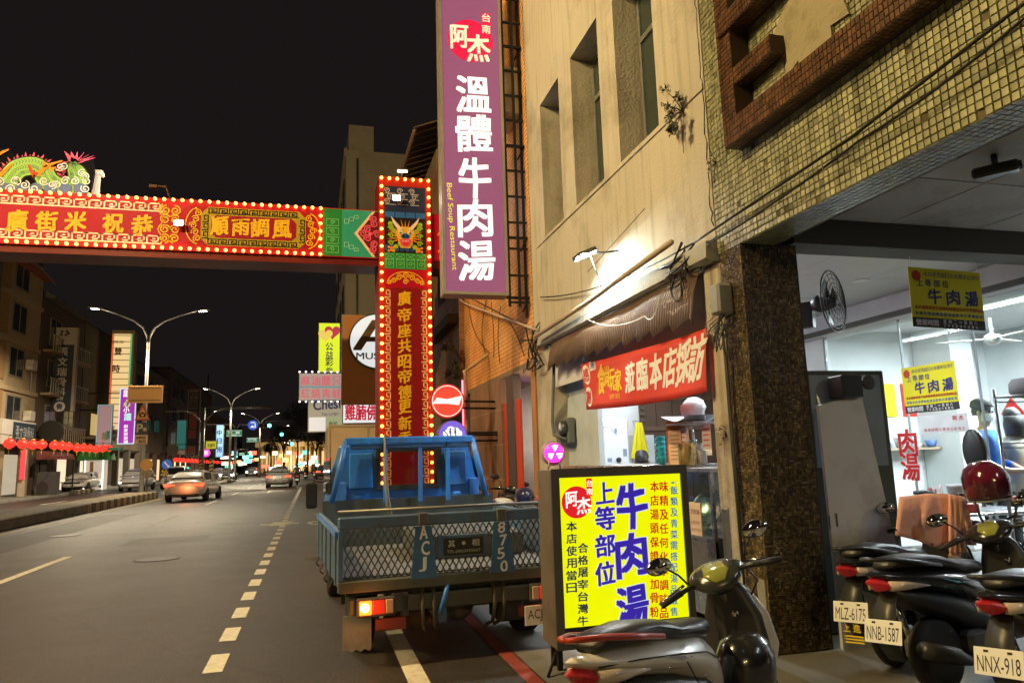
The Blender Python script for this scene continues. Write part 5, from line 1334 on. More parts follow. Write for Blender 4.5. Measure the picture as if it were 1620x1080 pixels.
# bulbs
bd = MB().lathe([(.001,-.042),(.026,-.03),(.034,0),(.026,.03),(.012,.045),(.001,.046)], n=8, axis='y').mesh('bulb', bulb_e)
def bulb(x, z, y):
    o = bpy.data.objects.new('bulb', bd); COL.objects.link(o); o.location = (x, y, z); par(o, arch)
n = 50
xe = A(507,365)[0]
for i in range(n):
    x = xe-i*.164
    if x < xl: break
    bulb(x, bt-.035, YA-.045); bulb(x, bb+.035, YA-.045)
for k in range(1, 6): bulb(xe, bb+.035+(bt-bb-.07)*k/6, YA-.045)
z = ptop-.06
while z > .6:
    bulb(pl0+.05, z, YPi-.045); bulb(pl1-.05, z, YPi-.045); z -= .185
for k in range(1, 6): bulb(pl0+.05+(pl1-pl0-.1)*k/6, ptop-.06, YPi-.045)
# lamps mounted on the arch
def arch_lamp(loc, label, col, pw, tgt):
    t = thing('arch_lamp', label, 'floodlight', loc)
    MB().bbox(-.09,.09,-.03,.04,-.06,.06,.01).build('housing', M('arch_lamp_housing', (.3,.28,.26), .5, .5), t)
    MB().box(-.075,.075,-.035,-.0305,-.048,.048).build('lens', E('arch_lamp_lens', (1,.95,.85), 45), t)
    MB().tube([(0,.0,.05),(0,.05,.12),(0,.14,.1)], .012, 5).build('bracket', galv, t)
    light('arch_lamp_glow', 'SPOT', (0,-.06,0), pw, col, t, .05, tgt, 150, .5); return t
x, z = A(285,357); arch_lamp((x, YA-.16, z), 'white floodlight glaring on the red arch beam', (1,.94,.85), 220, (0,-2,-.7))
x, z = Pp(626,318); arch_lamp((x, YPi-.16, z), 'small white spotlight on the dragon panel of the pillar', (1,.94,.85), 50, (0,-1,-.6))
x, z = A(637,268); tl = thing('top_lamp', 'slim white lamp on a short stem on top of the pillar', 'lamp', (x, YA+.2, ptop))
MB().tube([(-.02,0,0),(0,-.1,.15),(0,-.15,.2)], .015, 6).build('stem', galv, tl); MB().bbox(-.12,.12,-.22,-.1,.2,.24,.01).build('head', galv, tl); MB().box(-.1,.1,-.21,-.11,.194,.199).build('lens', E('top_lamp_lens', (1,.95,.9), 25), tl)
x, z = A(257,300); tl = thing('lamp_bracket', 'thin bent bracket with a lamp head on top of the red beam', 'lamp', (x, YA+.3, bt))
MB().tube([(.12,0,0),(.02,0,.3),(0,0,.35),(-.2,0,.35)], .02, 6).build('stem', rust_steel, tl); MB().bbox(-.3,-.14,-.06,.06,.3,.36,.01).build('head', rust_steel, tl); light('dragon_fill_spot', 'SPOT', (-.32,-.35,.3), 130, (1,.92,.8), tl, .05, (-2,-.05,.25), 110, .5)  # spot added in front of the head to brighten the dragon board
# dragon board on top of the beam
dr = thing('dragon_board', 'painted green dragon with pink mane over blue waves on top of the arch beam', 'dragon ornament', (-4.6, YA+.3, bt))
YD = YA+.25
def D(px, py): p = GY(px, py, YD); return (p.x, p.z)
def dadd(F, name, mat): o = F.mb.build(name, mat); par(o, dr)
sc_px = (D(100,280)[0]-D(0,280)[0])/100
outl = [D(-80,306),D(-80,240),D(-30,226),D(12,240),D(35,252),D(75,250),D(100,262),D(120,250),D(148,253),D(151,275),D(146,300),D(120,309)]
F = Flat(YD); F.poly(outl, .08); dadd(F, 'backing_board', M('dragon_back', (.006,.006,.007), .8, spec=.05))
body = [D(*p) for p in ((-60,250),(-30,262),(-5,296),(8,300),(18,285),(32,270),(55,266),(70,275),(80,290),(100,300),(118,296),(126,282),(120,268),(119,262))]
def smooth(pts, k=6):
    out = []
    for i in range(len(pts)-1):
        p0, p1, p2, p3 = pts[max(i-1,0)], pts[i], pts[i+1], pts[min(i+2,len(pts)-1)]
        for j in range(k):
            t = j/k
            out.append(tuple(.5*((2*p1[a])+(-p0[a]+p2[a])*t+(2*p0[a]-5*p1[a]+4*p2[a]-p3[a])*t*t+(-p0[a]+3*p1[a]-3*p2[a]+p3[a])*t**3) for a in (0,1)))
    return out+[pts[-1]]
sb = smooth(body); nb = len(sb)
F = Flat(YD-.081)
for i in range(2, nb-2):
    d = Vector((sb[i+1][0]-sb[i-1][0], sb[i+1][1]-sb[i-1][1])).normalized(); nrm = Vector((-d.y, d.x))
    if nrm.y < -.2: nrm = nrm
    p = Vector(sb[i]); hgt = .24+.05*(i % 2); F.poly([tuple(p+nrm*.05-d*.06), tuple(p+nrm*hgt+d*.06), tuple(p+nrm*.05+d*.07)], .006)
tail = D(119,262)
for k in range(7): a_ = R(10+18*k); F.poly([(tail[0]-.05+.03*k*0,tail[1]-.05),(tail[0]+.38*math.cos(a_)*1.0,tail[1]+.14+.12*math.sin(a_)),(tail[0]+.06,tail[1]+.06)], .006)
dadd(F, 'pink_mane', M('dragon_pink', (.72,.03,.18), .5))
wds = [.12+.24*min(1, i/8)*min(1, (nb-i)/14) for i in range(nb)]
F = Flat(YD-.088); F.rib(sb, [w_+.05 for w_ in wds], th=.006); dadd(F, 'body_outline', black_p)
F = Flat(YD-.095); F.rib(sb, wds, th=.006); dadd(F, 'green_body', M('dragon_green', (.22,.5,.05), .5))
F = Flat(YD-.102)
for i in range(0, nb):
    d = Vector((sb[min(i+1,nb-1)][0]-sb[max(i-1,0)][0], sb[min(i+1,nb-1)][1]-sb[max(i-1,0)][1])).normalized(); nrm = Vector((-d.y, d.x))
    for q in (-.3,0,.3):
        p = Vector(sb[i])+nrm*wds[i]*q+d*(.03 if q else 0); F.rib([tuple(p-nrm*.035-d*.015), tuple(p+d*.015), tuple(p+nrm*.035-d*.015)], .012)
dadd(F, 'scale_line', M('dragon_dark_green', (.03,.13,.02), .5))
F = Flat(YD-.108)
for pts in (((62,281),(75,268),(88,262),(102,258)),((75,268),(72,258)),((82,272),(92,268)),((0,285),(15,270),(24,262)),((-20,262),(5,246),(18,240))):
    F.rib(smooth([D(*p) for p in pts]) if len(pts) > 2 else [D(*p) for p in pts], [.09*(1-.75*i/max(1,(6*(len(pts)-1)))) for i in range(6*(len(pts)-1)+1)] if len(pts) > 2 else [.09,.02])
dadd(F, 'orange_claw', orange_p)
F = Flat(YD-.112)
for pts in (((48,264),(54,276),(58,284)),((56,284),(62,276))): F.rib([D(*p) for p in pts], [.03,.07,.03][:len(pts)])
dadd(F, 'red_claw', M('arch_scarlet2', (.75,.06,.02), .5, spec=.12))
F = Flat(YD-.116)
for k in range(16):
    px = -60+13*k+random.uniform(-3,3); py = 302-random.choice((0,6,12)); c = D(px, py); F.spiral(c[0], c[1], .085, 1.5, .02, 1 if k % 2 else -1, k)
for (px, py) in ((30,290),(98,268),(104,266),(137,282),(140,290),(133,278)): c = D(px, py); F.spiral(c[0], c[1], .08, 1.5, .018, 1, px)
dadd(F, 'wave_curl', M('dragon_wave_white', (.6,.68,.78), .5))
F = Flat(YD-.11)
for k in range(9): c = D(-55+23*k, 303); F.disc(c[0], c[1]+.02, .11, 12)
dadd(F, 'blue_wave', M('dragon_wave_blue', (.03,.08,.3), .5))
ps_ = thing('arch_post', 'weathered pale post with a cap at the end of the dragon board', 'post', (D(149,290)[0], YA+.35, bt))
MB().box(-.05,.07,-.05,.05,0,.5).build('shaft', M('post_pale', (.45,.36,.3), .7), ps_); MB().bbox(-.13,.13,-.1,.1,.5,.6,.02).build('cap', MATS['post_pale'], ps_)

# ================================================================== orange brick-tiled building beyond the purple sign
def brick_mat(name, c1, c2, mortar, bw=.24, bh=.065, axis='x', rough=.7):
    """stacked strip tiles by object coordinates, for walls too far to pick tiles apart"""
    if name in MATS: return MATS[name]
    m = bpy.data.materials.new(name); m.use_nodes = True; nt = m.node_tree; n = nt.nodes; l = nt.links; b = n['Principled BSDF']
    tc = n.new('ShaderNodeTexCoord'); sp = n.new('ShaderNodeSeparateXYZ'); cb_ = n.new('ShaderNodeCombineXYZ')
    l.new(tc.outputs['Object'], sp.inputs[0]); l.new(sp.outputs['Y' if axis == 'x' else 'X'], cb_.inputs[0]); l.new(sp.outputs['Z'], cb_.inputs[1])
    br = n.new('ShaderNodeTexBrick'); br.inputs['Scale'].default_value = 1; br.inputs['Brick Width'].default_value = bw; br.inputs['Row Height'].default_value = bh
    br.inputs['Mortar Size'].default_value = .006; br.inputs['Color1'].default_value = c1+(1,); br.inputs['Color2'].default_value = c2+(1,); br.inputs['Mortar'].default_value = mortar+(1,)
    l.new(cb_.outputs[0], br.inputs['Vector'])
    nz = n.new('ShaderNodeTexNoise'); nz.inputs['Scale'].default_value = 1.3; nz.inputs['Detail'].default_value = 7; l.new(tc.outputs['Object'], nz.inputs['Vector'])
    mr = n.new('ShaderNodeMapRange'); mr.inputs[1].default_value = .3; mr.inputs[2].default_value = .7; mr.inputs[3].default_value = .55; mr.inputs[4].default_value = 1.15; l.new(nz.outputs['Fac'], mr.inputs[0])
    sc2 = n.new('ShaderNodeVectorMath'); sc2.operation = 'SCALE'; l.new(br.outputs['Color'], sc2.inputs[0]); l.new(mr.outputs[0], sc2.inputs['Scale'])
    l.new(sc2.outputs[0], b.inputs['Base Color']); b.inputs['Roughness'].default_value = rough
    bp = n.new('ShaderNodeBump'); bp.inputs['Strength'].default_value = .5; bp.inputs['Distance'].default_value = .01; bp.invert = True
    l.new(br.outputs['Fac'], bp.inputs['Height']); l.new(bp.outputs[0], b.inputs['Normal'])
    MATS[name] = m; return m
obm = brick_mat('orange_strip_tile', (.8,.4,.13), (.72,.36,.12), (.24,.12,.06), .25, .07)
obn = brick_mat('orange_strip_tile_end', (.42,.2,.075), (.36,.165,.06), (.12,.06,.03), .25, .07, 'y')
ob = thing('orange_brick_building', 'building faced with orange strip tiles beyond the purple sign, with an open arcade', 'building', (0,0,0))
Ya, Yb = 10.42, 15.6
MB().box(XF, XF+.4, Ya, Yb, 3.02, 11).build('wall', obm, ob)
MB().box(XF+.4, 12, Ya, Yb, 3.5, 11).build('upper_storey', MATS['inner_wall'], ob)
MB().box(XF+.0, XF+.9, Ya+.02, Yb, 2.94, 3.017).build('arcade_soffit', M('soffit_brown', (.2,.15,.12), .8), ob)
MB().box(XF+.9, 7.5, Ya, Yb, 3.2, 3.3).build('arcade_ceiling', M('arcade_ceil', (.12,.1,.1), .8), ob)
MB().box(XF-.02, XF+.35, 12.42, 15.05, .1, 2.938).build('brown_tile_pier', brick_mat('brown_pier_tile', (.22,.13,.09), (.18,.11,.08), (.4,.29,.22), .10, .6, 'x'), ob)
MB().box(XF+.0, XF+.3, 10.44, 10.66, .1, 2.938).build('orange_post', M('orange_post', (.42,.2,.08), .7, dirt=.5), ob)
for y, w_ in ((12.16,.24),(11.36,.3)): MB().box(XF+.02, XF+.05, y, y+w_, .1, 2.5).build('red_door_post', M('red_lacquer', (.5,.05,.02), .5), ob)
MB().box(XF+.0, XF+.12, 11.68, 12.14, .1, 2.938).build('dark_column', M('dark_column', (.06,.055,.06), .6), ob)
MB().box(XF+.8, XF+.9, Ya+.1, 12.3, 2.52, 3.19).build('sign_board', M('dark_fascia', (.08,.065,.06), .7), ob)
# lit shop room inside
MB().box(XF+3.2, XF+3.3, Ya+.1, Yb+3, .1, 3.2).build('room_wall', M('warm_room_wall', (.62,.58,.5), .7), ob)
MB().box(XF+.6, XF+3.2, 15.2, 15.3, .1, 3.2).build('room_end', MATS['warm_room_wall'], ob)
tube_light('ceiling_tube_light', 'warm tube light in the shop behind the red posts', (XF+2.0,12.4,3.0), (XF+2.0,13.8,3.0), 60, col=(1,.92,.78))
# shelves with goods in that shop
sh_ = thing('goods_shelf', 'shelf of small coloured goods in the lit shop behind the red posts', 'shelf', (XF+1.6, 13.2, .1))
for z in (.6, 1.1, 1.6, 2.1): MB().box(-.15,.5,-.9,.9,z,z+.03).build('board', M('shelf_wood', (.4,.3,.2), .6), sh_)
MB().box(.5,.53,-.9,.9,0,2.4).build('back_panel', MATS['warm_room_wall'], sh_)
cs = [M('goods_%d' % i, c, .5) for i, c in enumerate(((.6,.08,.05),(.65,.45,.05),(.08,.2,.4),(.6,.58,.5),(.15,.35,.12),(.4,.2,.1)))]
for z in (.63, 1.13, 1.63):
    y = -.85
    while y < .8:
        w_ = random.uniform(.1,.22); h_ = random.uniform(.12,.36)
        MB().bbox(-.1,.15,y,y+w_,z,z+h_,.012).build('box_goods', random.choice(cs), sh_); y += w_+random.uniform(.02,.12)
# purple spotlight and bell lamp in the arcade
sl = thing('purple_spotlight', 'small purple spotlight under the arcade ceiling of the orange building', 'spotlight', (XF+.9, 12.35, 2.98))
MB().lathe([(.03,0),(.045,-.1),(.04,-.1)], n=12).build('can', black_steel, sl); MB().lathe([(.038,-.098),(.001,-.1)], n=12).build('lens', E('purple_lens', (.45,.15,1), 20), sl)
light('purple_glow', 'POINT', (0,0,-.15), 14, (.5,.2,1), sl, .04)
light('arcade_fill_glow', 'POINT', (XF+.6,11.4,2.45), 28, (1,.7,.4), None, .05)  # free warm light added to brighten the arcade, not inside the pendant
pdl = thing('pendant_lamp', 'small brass pendant lamp hanging in the arcade', 'lamp', (XF+1.0, 11.6, 2.62)); MB().tube([(0,0,.0),(0,0,.57)], .005, 4).build('cord', black_steel, pdl); MB().lathe([(.02,0),(.07,-.07),(.065,-.07),(.015,-.005)], n=14).build('shade', M('brass_shade', (.6,.4,.15), .35, .8), pdl)
# wall cables on the orange wall
for k in range(5):
    p0, p1 = GX(745+random.uniform(-8,60), 470+random.uniform(0,40), XF-.02), GX(760+random.uniform(0,70), 560+random.uniform(-20,15), XF-.02)
    c = p0.lerp(p1,.5)+Vector((-.03, random.uniform(-.6,.6), random.uniform(-.2,.2)))
    tag(MB().tube([p0*(1-t)**2+c*2*t*(1-t)+p1*t*t for t in [i/10 for i in range(11)]], .007, 5).build('wall_cable', black_steel), 'loose dark cable looping down the orange tiled wall', 'cable', 'loose cables on the orange wall')
cable([GX(700,448,XF-.1), GX(735,480,XF-.1), GX(850,522,XF-.15)], .022, label='thick pale pipe crossing the orange wall below the purple sign', mat=MATS['beige_pvc'])
wall_shrub(Vector((XF-.1, 15.5, 3.7)), 'dry weedy plant clinging to the corner of the orange building', 1.7, 200)
# next two buildings
b2 = thing('brown_brick_building', 'narrow brown brick building between the orange wall and the arch pillar', 'building', (0,0,0))
MB().box(XF-.1, 12, 15.62, 18.9, 3.0, 9.2).build('wall', brick_mat('brown_brick', (.34,.17,.08), (.28,.14,.07), (.08,.05,.03), .5, .16), b2)
MB().box(XF-.35, XF-.105, 15.7, 18.8, 4.55, 4.75).build('ledge', M('dark_ledge', (.05,.04,.03), .8), b2)
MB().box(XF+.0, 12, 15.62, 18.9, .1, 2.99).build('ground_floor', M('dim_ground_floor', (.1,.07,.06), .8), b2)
for y in (16.2, 17.4): MB().box(XF-.13, XF-.1, y, y+.8, 5.4, 7.2).build('window', M('dark_window_glass'), b2)
b3 = thing('eaves_building', 'building with a corrugated sloping eave showing beside the purple sign', 'building', (0,0,0))
MB().box(XF, 12, 18.92, 27.9, .1, 10.0).build('wall', M('brown_render', (.22,.14,.09), .85, dirt=.6, ds=.8), b3)
cr = MB()
for i in range(20):
    y0 = 18.7+i*.47; cr.prism([(XF-.65,10.45),(XF-.65,10.49),(XF+3,11.95),(XF+3,11.9)], y0, y0+.33, 'y'); cr.prism([(XF-.63,10.40),(XF-.63,10.44),(XF+3,11.88),(XF+3,11.84)], y0+.33, y0+.468, 'y')
cr.build('corrugated_roof', M('corrugated_metal', (.2,.12,.08), .5, .4, dirt=.5), b3)
MB().tube([(XF-.62,18.65,10.38),(XF-.62,28,10.38)], .05, 8).build('gutter', M('gutter_metal', (.25,.15,.1), .5, .4), b3)
for y in (19.8, 22.4, 25):
    for z in (4.6, 7.4): MB().box(XF-.04, XF-.002, y, y+1.5, z, z+1.5).build('window', MATS['dark_window_glass'], b3)
b4 = thing('grey_apartment_block', 'tall plain grey apartment block with a roof tower behind the arch', 'building', (0,0,0))
gx0 = GY(548,237,40).x; gz1 = GY(548,237,40).z
grey_r = M('grey_render', (.42,.37,.30), .9, var=.12, vs=.4, dirt=.6, ds=.25, dcol=(.18,.15,.12))
MB().box(gx0, 14, 40, 58, .1, gz1).build('wall', grey_r, b4)
tx0, tx1 = GY(552,205,40.6).x, GY(591,205,40.6).x
MB().box(tx0, tx1, 40.5, 44, gz1, GY(570,200,40.6).z).build('roof_tower', grey_r, b4)
MB().box(gx0-.12, gx0-.002, 39.95, 58, gz1-.4, gz1+.1).build('parapet', grey_r, b4)
for k in range(5):
    for j in range(4):
        wn_ = MB().box(gx0-.06, gx0-.003, 42+j*4, 43.8+j*4, 3.6+k*3.2, 5.2+k*3.2).build('window', MATS['dark_window_glass'], b4)
MB().tube([(gx0+.6,39.93,.1),(gx0+.6,39.93,gz1-.5)], .06, 6).build('drain_pipe', galv, b4)
b5 = thing('low_shop_row', 'row of low shops with dark fronts between the arch pillar and the grey block', 'building', (0,0,0))
MB().box(XF+.2, 12, 27.95, 39.9, .1, 6.4).build('wall', M('low_shop_wall', (.14,.09,.07), .85), b5)
for y in (28.5, 31.5, 34.5): MB().box(XF+.12, XF+.19, y, y+2.3, .2, 2.5).build('shop_opening', E('shop_opening_lit', (1,.75,.5), .7), b5)
for y in (28.5, 31.5, 34.5): MB().box(XF+.1, XF+.19, y, y+2.3, 3.9, 5.2).build('window', MATS['dark_window_glass'], b5)
b6 = thing('far_right_buildings', 'dark buildings on the right side far down the street', 'building', (0,0,0))
MB().box(2.4, 12, 58.1, 76, .1, 8.5).build('wall', M('far_dark_wall', (.09,.07,.06), .9), b6)
for y in (60, 65, 70): MB().box(2.33, 2.39, y, y+3.2, .3, 2.8).build('shop_opening', MATS['shop_opening_lit'], b6)

# ================================================================== projecting signs on the right
def sign_box(name, label, px0, py0, px1, py1, Y, th, face_mat, case_mat=None, cat='shop sign', arm=True):
    a, b = GY(px0, py0, Y), GY(px1, py1, Y)
    t = thing(name, label, cat, ((a.x+b.x)/2, Y+th/2, b.z))
    par(MB().box(a.x-.02, b.x+.02, Y+.004, Y+th, b.z-.02, a.z+.02).build('case', case_mat or M('sign_box_case', (.25,.24,.23), .5, .3)), t)
    par(MB().box(a.x, b.x, Y, Y+.0035, b.z, a.z).build('face', face_mat), t)
    if arm: par(MB().tube([(b.x, Y+th/2, (a.z+b.z)/2), (max(b.x+.5, XF+.05), Y+th/2, (a.z+b.z)/2)], .03, 6).tube([(b.x, Y+th/2, a.z-.05), (max(b.x+.5, XF+.05), Y+th/2, a.z-.05)], .03, 6).build('bracket', black_steel), t)
    return t
lot = sign_box('lottery_sign', 'tall lime yellow lottery shop sign with a heart logo', 505, 511, 537, 588, 30, .3, E('lime_backlit', (.62,.75,.02), 1.0))
p = GY(515,528,30); q = GY(526,525,30)
def heart(cx, cz, s, y): return MB().prism([(cx+s*.062*16*math.sin(t)**3/16*1.0, cz+s*.062*(13*math.cos(t)-5*math.cos(2*t)-2*math.cos(3*t)-math.cos(4*t))/16) for t in [2*PI*i/28 for i in range(28)]], y-.004, y, 'y')
par(heart(q.x, q.z, 5, 30).build('heart_red', E('heart_red_lit', (.45,.02,.06), .9)), lot); par(heart(p.x, p.z-.05, 4.6, 29.998).build('heart_gold', E('heart_gold_lit', (.75,.55,.1), .9)), lot)
px_text(lot, 30, [('公',521,548,12,12),('益',521,561,12,12),('彩',521,573,12,12),('券',521,585,12,8)], navy, .02)
pk = sign_box('food_sign', 'dim pink and white food sign in two rows with tiny bulbs round it', 474, 591, 543, 632, 28, .25, E('pale_pink_backlit', (.42,.33,.30), .7))
px_text(pk, 28, [(c,483+16.5*i,602,14,15) for i, c in enumerate('麻油腰只')]+[(c,483+16.5*i,622,14,15) for i, c in enumerate('紅燒青蛙')], E('pink_print_lit', (.6,.12,.16), .8), .02)
a = GY(474,612,28); b = GY(543,612,28); par(MB().box(a.x,b.x,27.985,27.998,a.z-.02,a.z+.02).build('stripe', E('teal_stripe', (.1,.35,.4), .6)), pk)
for i in range(8):
    for py in (588,635):
        q = GY(474+10*i, py, 27.9); par(MB().ball(q, .035, 6, 4).build('bulb', E('white_bulb', (1,.9,.9), 3)), pk)
ch = sign_box('cafe_sign', 'beige cafe sign with dark script lettering', 488, 633, 545, 682, 28.6, .25, E('beige_backlit', (.34,.30,.21), .85))
px_text(ch, 28.6, [('Chesl',517,639,42,16)], navy, .03, .5); px_text(ch, 28.6, [('Tea Lodge',522,655,26,6)], navy, 0, .4)
a, b = GY(488,660,28.6), GY(545,682,28.6); c = GY(515,670,28.6)
par(MB().box(a.x+.02,c.x,28.585,28.597,b.z+.03,a.z).build('lit_panel', E('panel_white_lit', (.75,.7,.66), .9)), ch); par(MB().box(c.x+.02,b.x-.02,28.585,28.597,b.z+.03,a.z).build('menu_panel', E('panel_green_lit', (.38,.42,.24), .7)), ch)
px_text(ch, 28.6, [('鮮',527,672,14,12)], M('dim_green', (.1,.16,.08), .6), lift=.02)
fs = sign_box('red_print_sign', 'white sign with red characters below the brown board', 543, 635, 596, 668, 24, .3, E('white_backlit', (.8,.8,.8), .95))
px_text(fs, 24, [('雞',554,652,16,24),('腩',571,652,16,24),('佛',588,652,16,24)], E('crimson_print_lit', (.55,.01,.04), .85), .025)
f2 = sign_box('small_red_sign', 'small lit sign with red characters low behind the truck roof', 553, 675, 596, 693, 25, .3, E('pinkish_backlit', (.55,.42,.38), .8))
px_text(f2, 25, [(c,561+10*i,685,9,16) for i, c in enumerate('青蛙湯')], MATS['crimson_print_lit'], .03)
bbm = sign_box('museum_sign', 'brown board with a big round white sign bearing a letter A', 542, 498, 600, 638, 21, .2, M('brown_board', (.58,.24,.07), .6, vs=3))
p = GY(597,540,20.9); rr = (GY(597,497,20.9).z-GY(597,585,20.9).z)/2
def pd(mb, n_, m_, t): par(mb.build(n_, m_), t)
pd(disc_mb(p.x,p.z,20.99,rr,40,.16), 'round_case', M('round_case', (.06,.08,.07), .4), bbm); pd(disc_mb(p.x,p.z,20.828,rr*.95,40,.004), 'round_face', E('round_white_lit', (.72,.74,.74), .95), bbm)
px_text(bbm, 20.82, [('A',594,530,68,46)], M('print_brown', (.16,.09,.03), .6), .03); px_text(bbm, 20.82, [('MUSEUM',600,563,72,10)], M('print_dark', (.08,.07,.06), .6), .03)
r2 = sign_box('red_vertical_sign', 'narrow red vertical sign between the brown board and the pillar', 578, 590, 596, 600, 22.5, .2, E('red_backlit', (.6,.04,.05), .8)); 
r3 = sign_box('black_white_sign', 'small black sign with white swirls beneath the red one', 579, 603, 598, 628, 22.5, .2, M('print_black', (.02,.02,.02), .5)); px_text(r3, 22.5, [('串',588,615,14,18)], wht, .02)
# round bar signs on the brown pier
def round_sign(name, label, px, py, rpx, Y, face, rim, th=.16):
    p = GY(px, py, Y); r_ = (GY(px+rpx,py,Y)-GY(px-rpx,py,Y)).length/2
    t = thing(name, label, 'shop sign', (p.x, Y+th/2, p.z))
    pd(disc_mb(p.x,p.z,Y+th,r_,36,th), 'case', rim, t); pd(disc_mb(p.x,p.z,Y-.001,r_*.95,36,.004), 'face', face, t)
    par(MB().tube([(p.x+r_*.9,Y+th/2,p.z),(XF-.0,Y+th/2+.2,p.z)], .02, 6).tube([(p.x+r_*.8,Y+th/2,p.z-r_*.4),(XF-.0,Y+th/2+.2,p.z-r_*.4)], .02, 6).build('bracket', black_steel), t)
    return t, p, r_
t, p, r_ = round_sign('bow_tie_sign', 'round red lit sign with a white bow tie shape', 708, 634, 27, 12.6, E('bar_red_lit', (.85,.06,.035), .95), M('bar_rim_red', (.5,.03,.03), .4))
pd(MB().prism([(p.x-r_*.86,p.z-.1*r_-.05*r_),(p.x-r_*.62,p.z+.2*r_),(p.x-.05*r_,p.z+.1*r_),(p.x+r_*.86,p.z+.3*r_),(p.x+r_*.66,p.z-.24*r_),(p.x,p.z-.16*r_)], 12.59, 12.594, 'y'), 'bow_tie', white_e, t)
rg = MB(); n = 36
for k in range(n):
    a0, a1 = 2*PI*k/n, 2*PI*(k+1)/n; rg.quad((p.x+.86*r_*math.cos(a0),12.592,p.z+.86*r_*math.sin(a0)),(p.x+.9*r_*math.cos(a0),12.592,p.z+.9*r_*math.sin(a0)),(p.x+.9*r_*math.cos(a1),12.592,p.z+.9*r_*math.sin(a1)),(p.x+.86*r_*math.cos(a1),12.592,p.z+.86*r_*math.sin(a1)))
pd(rg, 'ring', white_e, t)
t, p, r_ = round_sign('purple_round_sign', 'round violet lit sign with a white cloud and two figures', 716, 688, 23, 12.5, E('violet_lit', (.17,.11,.62), 1.0), M('violet_rim', (.15,.1,.4), .4))
cl = MB()
for dx, dz, rr in ((-.42,.12,.24),(-.12,.3,.3),(.22,.26,.26),(.45,.1,.22),(0,.05,.3)): cl.prism([(p.x+r_*(dx+rr*math.cos(2*PI*k/14)), p.z+r_*(dz+rr*math.sin(2*PI*k/14))) for k in range(14)], 12.488-.001*abs(dx), 12.494, 'y')
pd(cl, 'cloud', white_e, t)
fg = MB()
for s in (-.16,.18):
    fg.prism([(p.x+r_*(s+.07*math.cos(2*PI*k/10)), p.z+r_*(.42+.07*math.sin(2*PI*k/10))) for k in range(10)], 12.48, 12.486, 'y'); fg.box(p.x+r_*(s-.08),p.x+r_*(s+.06),12.48,12.486,p.z+r_*.12,p.z+r_*.34); fg.box(p.x+r_*(s-.02),p.x+r_*(s+.06),12.48,12.486,p.z-r_*.08,p.z+r_*.12)
pd(fg, 'figures', E('violet_dark_lit', (.07,.05,.35), .8), t)
px_text(t, 12.48, [('有 一隻小鳥',716,706,30,5)], white_e, .02)
ppl = thing('neon_pipe', 'vertical pipe glowing pink beside the round signs', 'pipe', (2.62, 12.75, 0)); MB().tube([(0,0,.006),(0,0,3.1)], .035, 8).build('pipe', M('pipe_brown', (.3,.15,.12), .5), ppl); MB().tube([(-.06,-.02,1.4),(-.06,-.02,2.95)], .014, 8).build('neon_tube', E('neon_pink', (1,.15,.2), 4), ppl); MB().box(.0,.6,.0,.04,2.0,2.04).build('clamp', black_steel, ppl)
cable([(2.6,12.8,3.1),(XF,13.4,3.5)], .03, label='pale pipe from the neon post to the orange wall', mat=MATS['beige_pvc'])

# ================================================================== blue truck
blue_t = M('truck_blue', (.03,.21,.75), .35, var=.2, vs=2.5, dirt=.7, ds=2.6, dcol=(.06,.07,.09), coat=.25, bump=.06, bs=6, streak=.5)
blue_old = M('truck_blue_faded', (.075,.15,.28), .55, var=.25, vs=4, dirt=.9, ds=3, dcol=(.10,.075,.05), bump=.15, streak=.6)
chassis_m = M('chassis_black', (.028,.026,.024), .65, dirt=.6, ds=4, dcol=(.08,.065,.05))
rubber = M('tyre_rubber', (.02,.02,.02), .75, var=.2, vs=12, dirt=.4, ds=6, dcol=(.06,.055,.05))
tk = thing('blue_truck', 'blue flatbed truck with a mesh tailgate parked at the kerb', 'truck', (1.19, 6.05, 0), R(3))
def blackrub(): return M('cab_black', (.02,.02,.02), .5)
W = .97        # half width of the bed
def T(mb, n_, m_, p=None): return mb.build(n_, m_, p or tk)
# bed
zf = .66
T(MB().box(-W+.02, W-.02, .06, 2.35, zf-.06, zf), 'bed_floor', M('bed_floor', (.12,.12,.12), .6, .3, dirt=.6))
T(MB().box(-W+.03, W-.03, .1, 2.3, zf+.002, zf+.012), 'floor_mat', M('floor_mat_grey', (.13,.135,.14), .7, dirt=.6, ds=3))
for s in (-1, 1):
    sd = MB(); sd.bbox(s*W-.02, s*W+.02, .0, 2.36, zf-.05, zf+.38, .01)
    for k in range(5): sd.box(s*(W+.021)-.012, s*(W+.021)+.012, .1+k*.52, .16+k*.52, zf-.04, zf+.36)
    so = T(sd, 'side_gate', blue_old)
    T(MB().box(s*(W+.033)-.008, s*(W+.033)+.008, .0, 2.36, zf+.33, zf+.37), 'side_rail', blue_t)
    for k in range(4): T(MB().tube([(s*(W+.03),.35+k*.55,zf-.04),(s*(W+.06),.35+k*.55,zf-.1),(s*(W+.03),.35+k*.55,zf-.13)], .008, 5), 'rope_hook', chassis_m)
T(MB().box(-W+.02, W-.02, 2.33, 2.37, zf, zf+.5), 'headboard', M('headboard_dark', (.05,.07,.085), .5, dirt=.5))
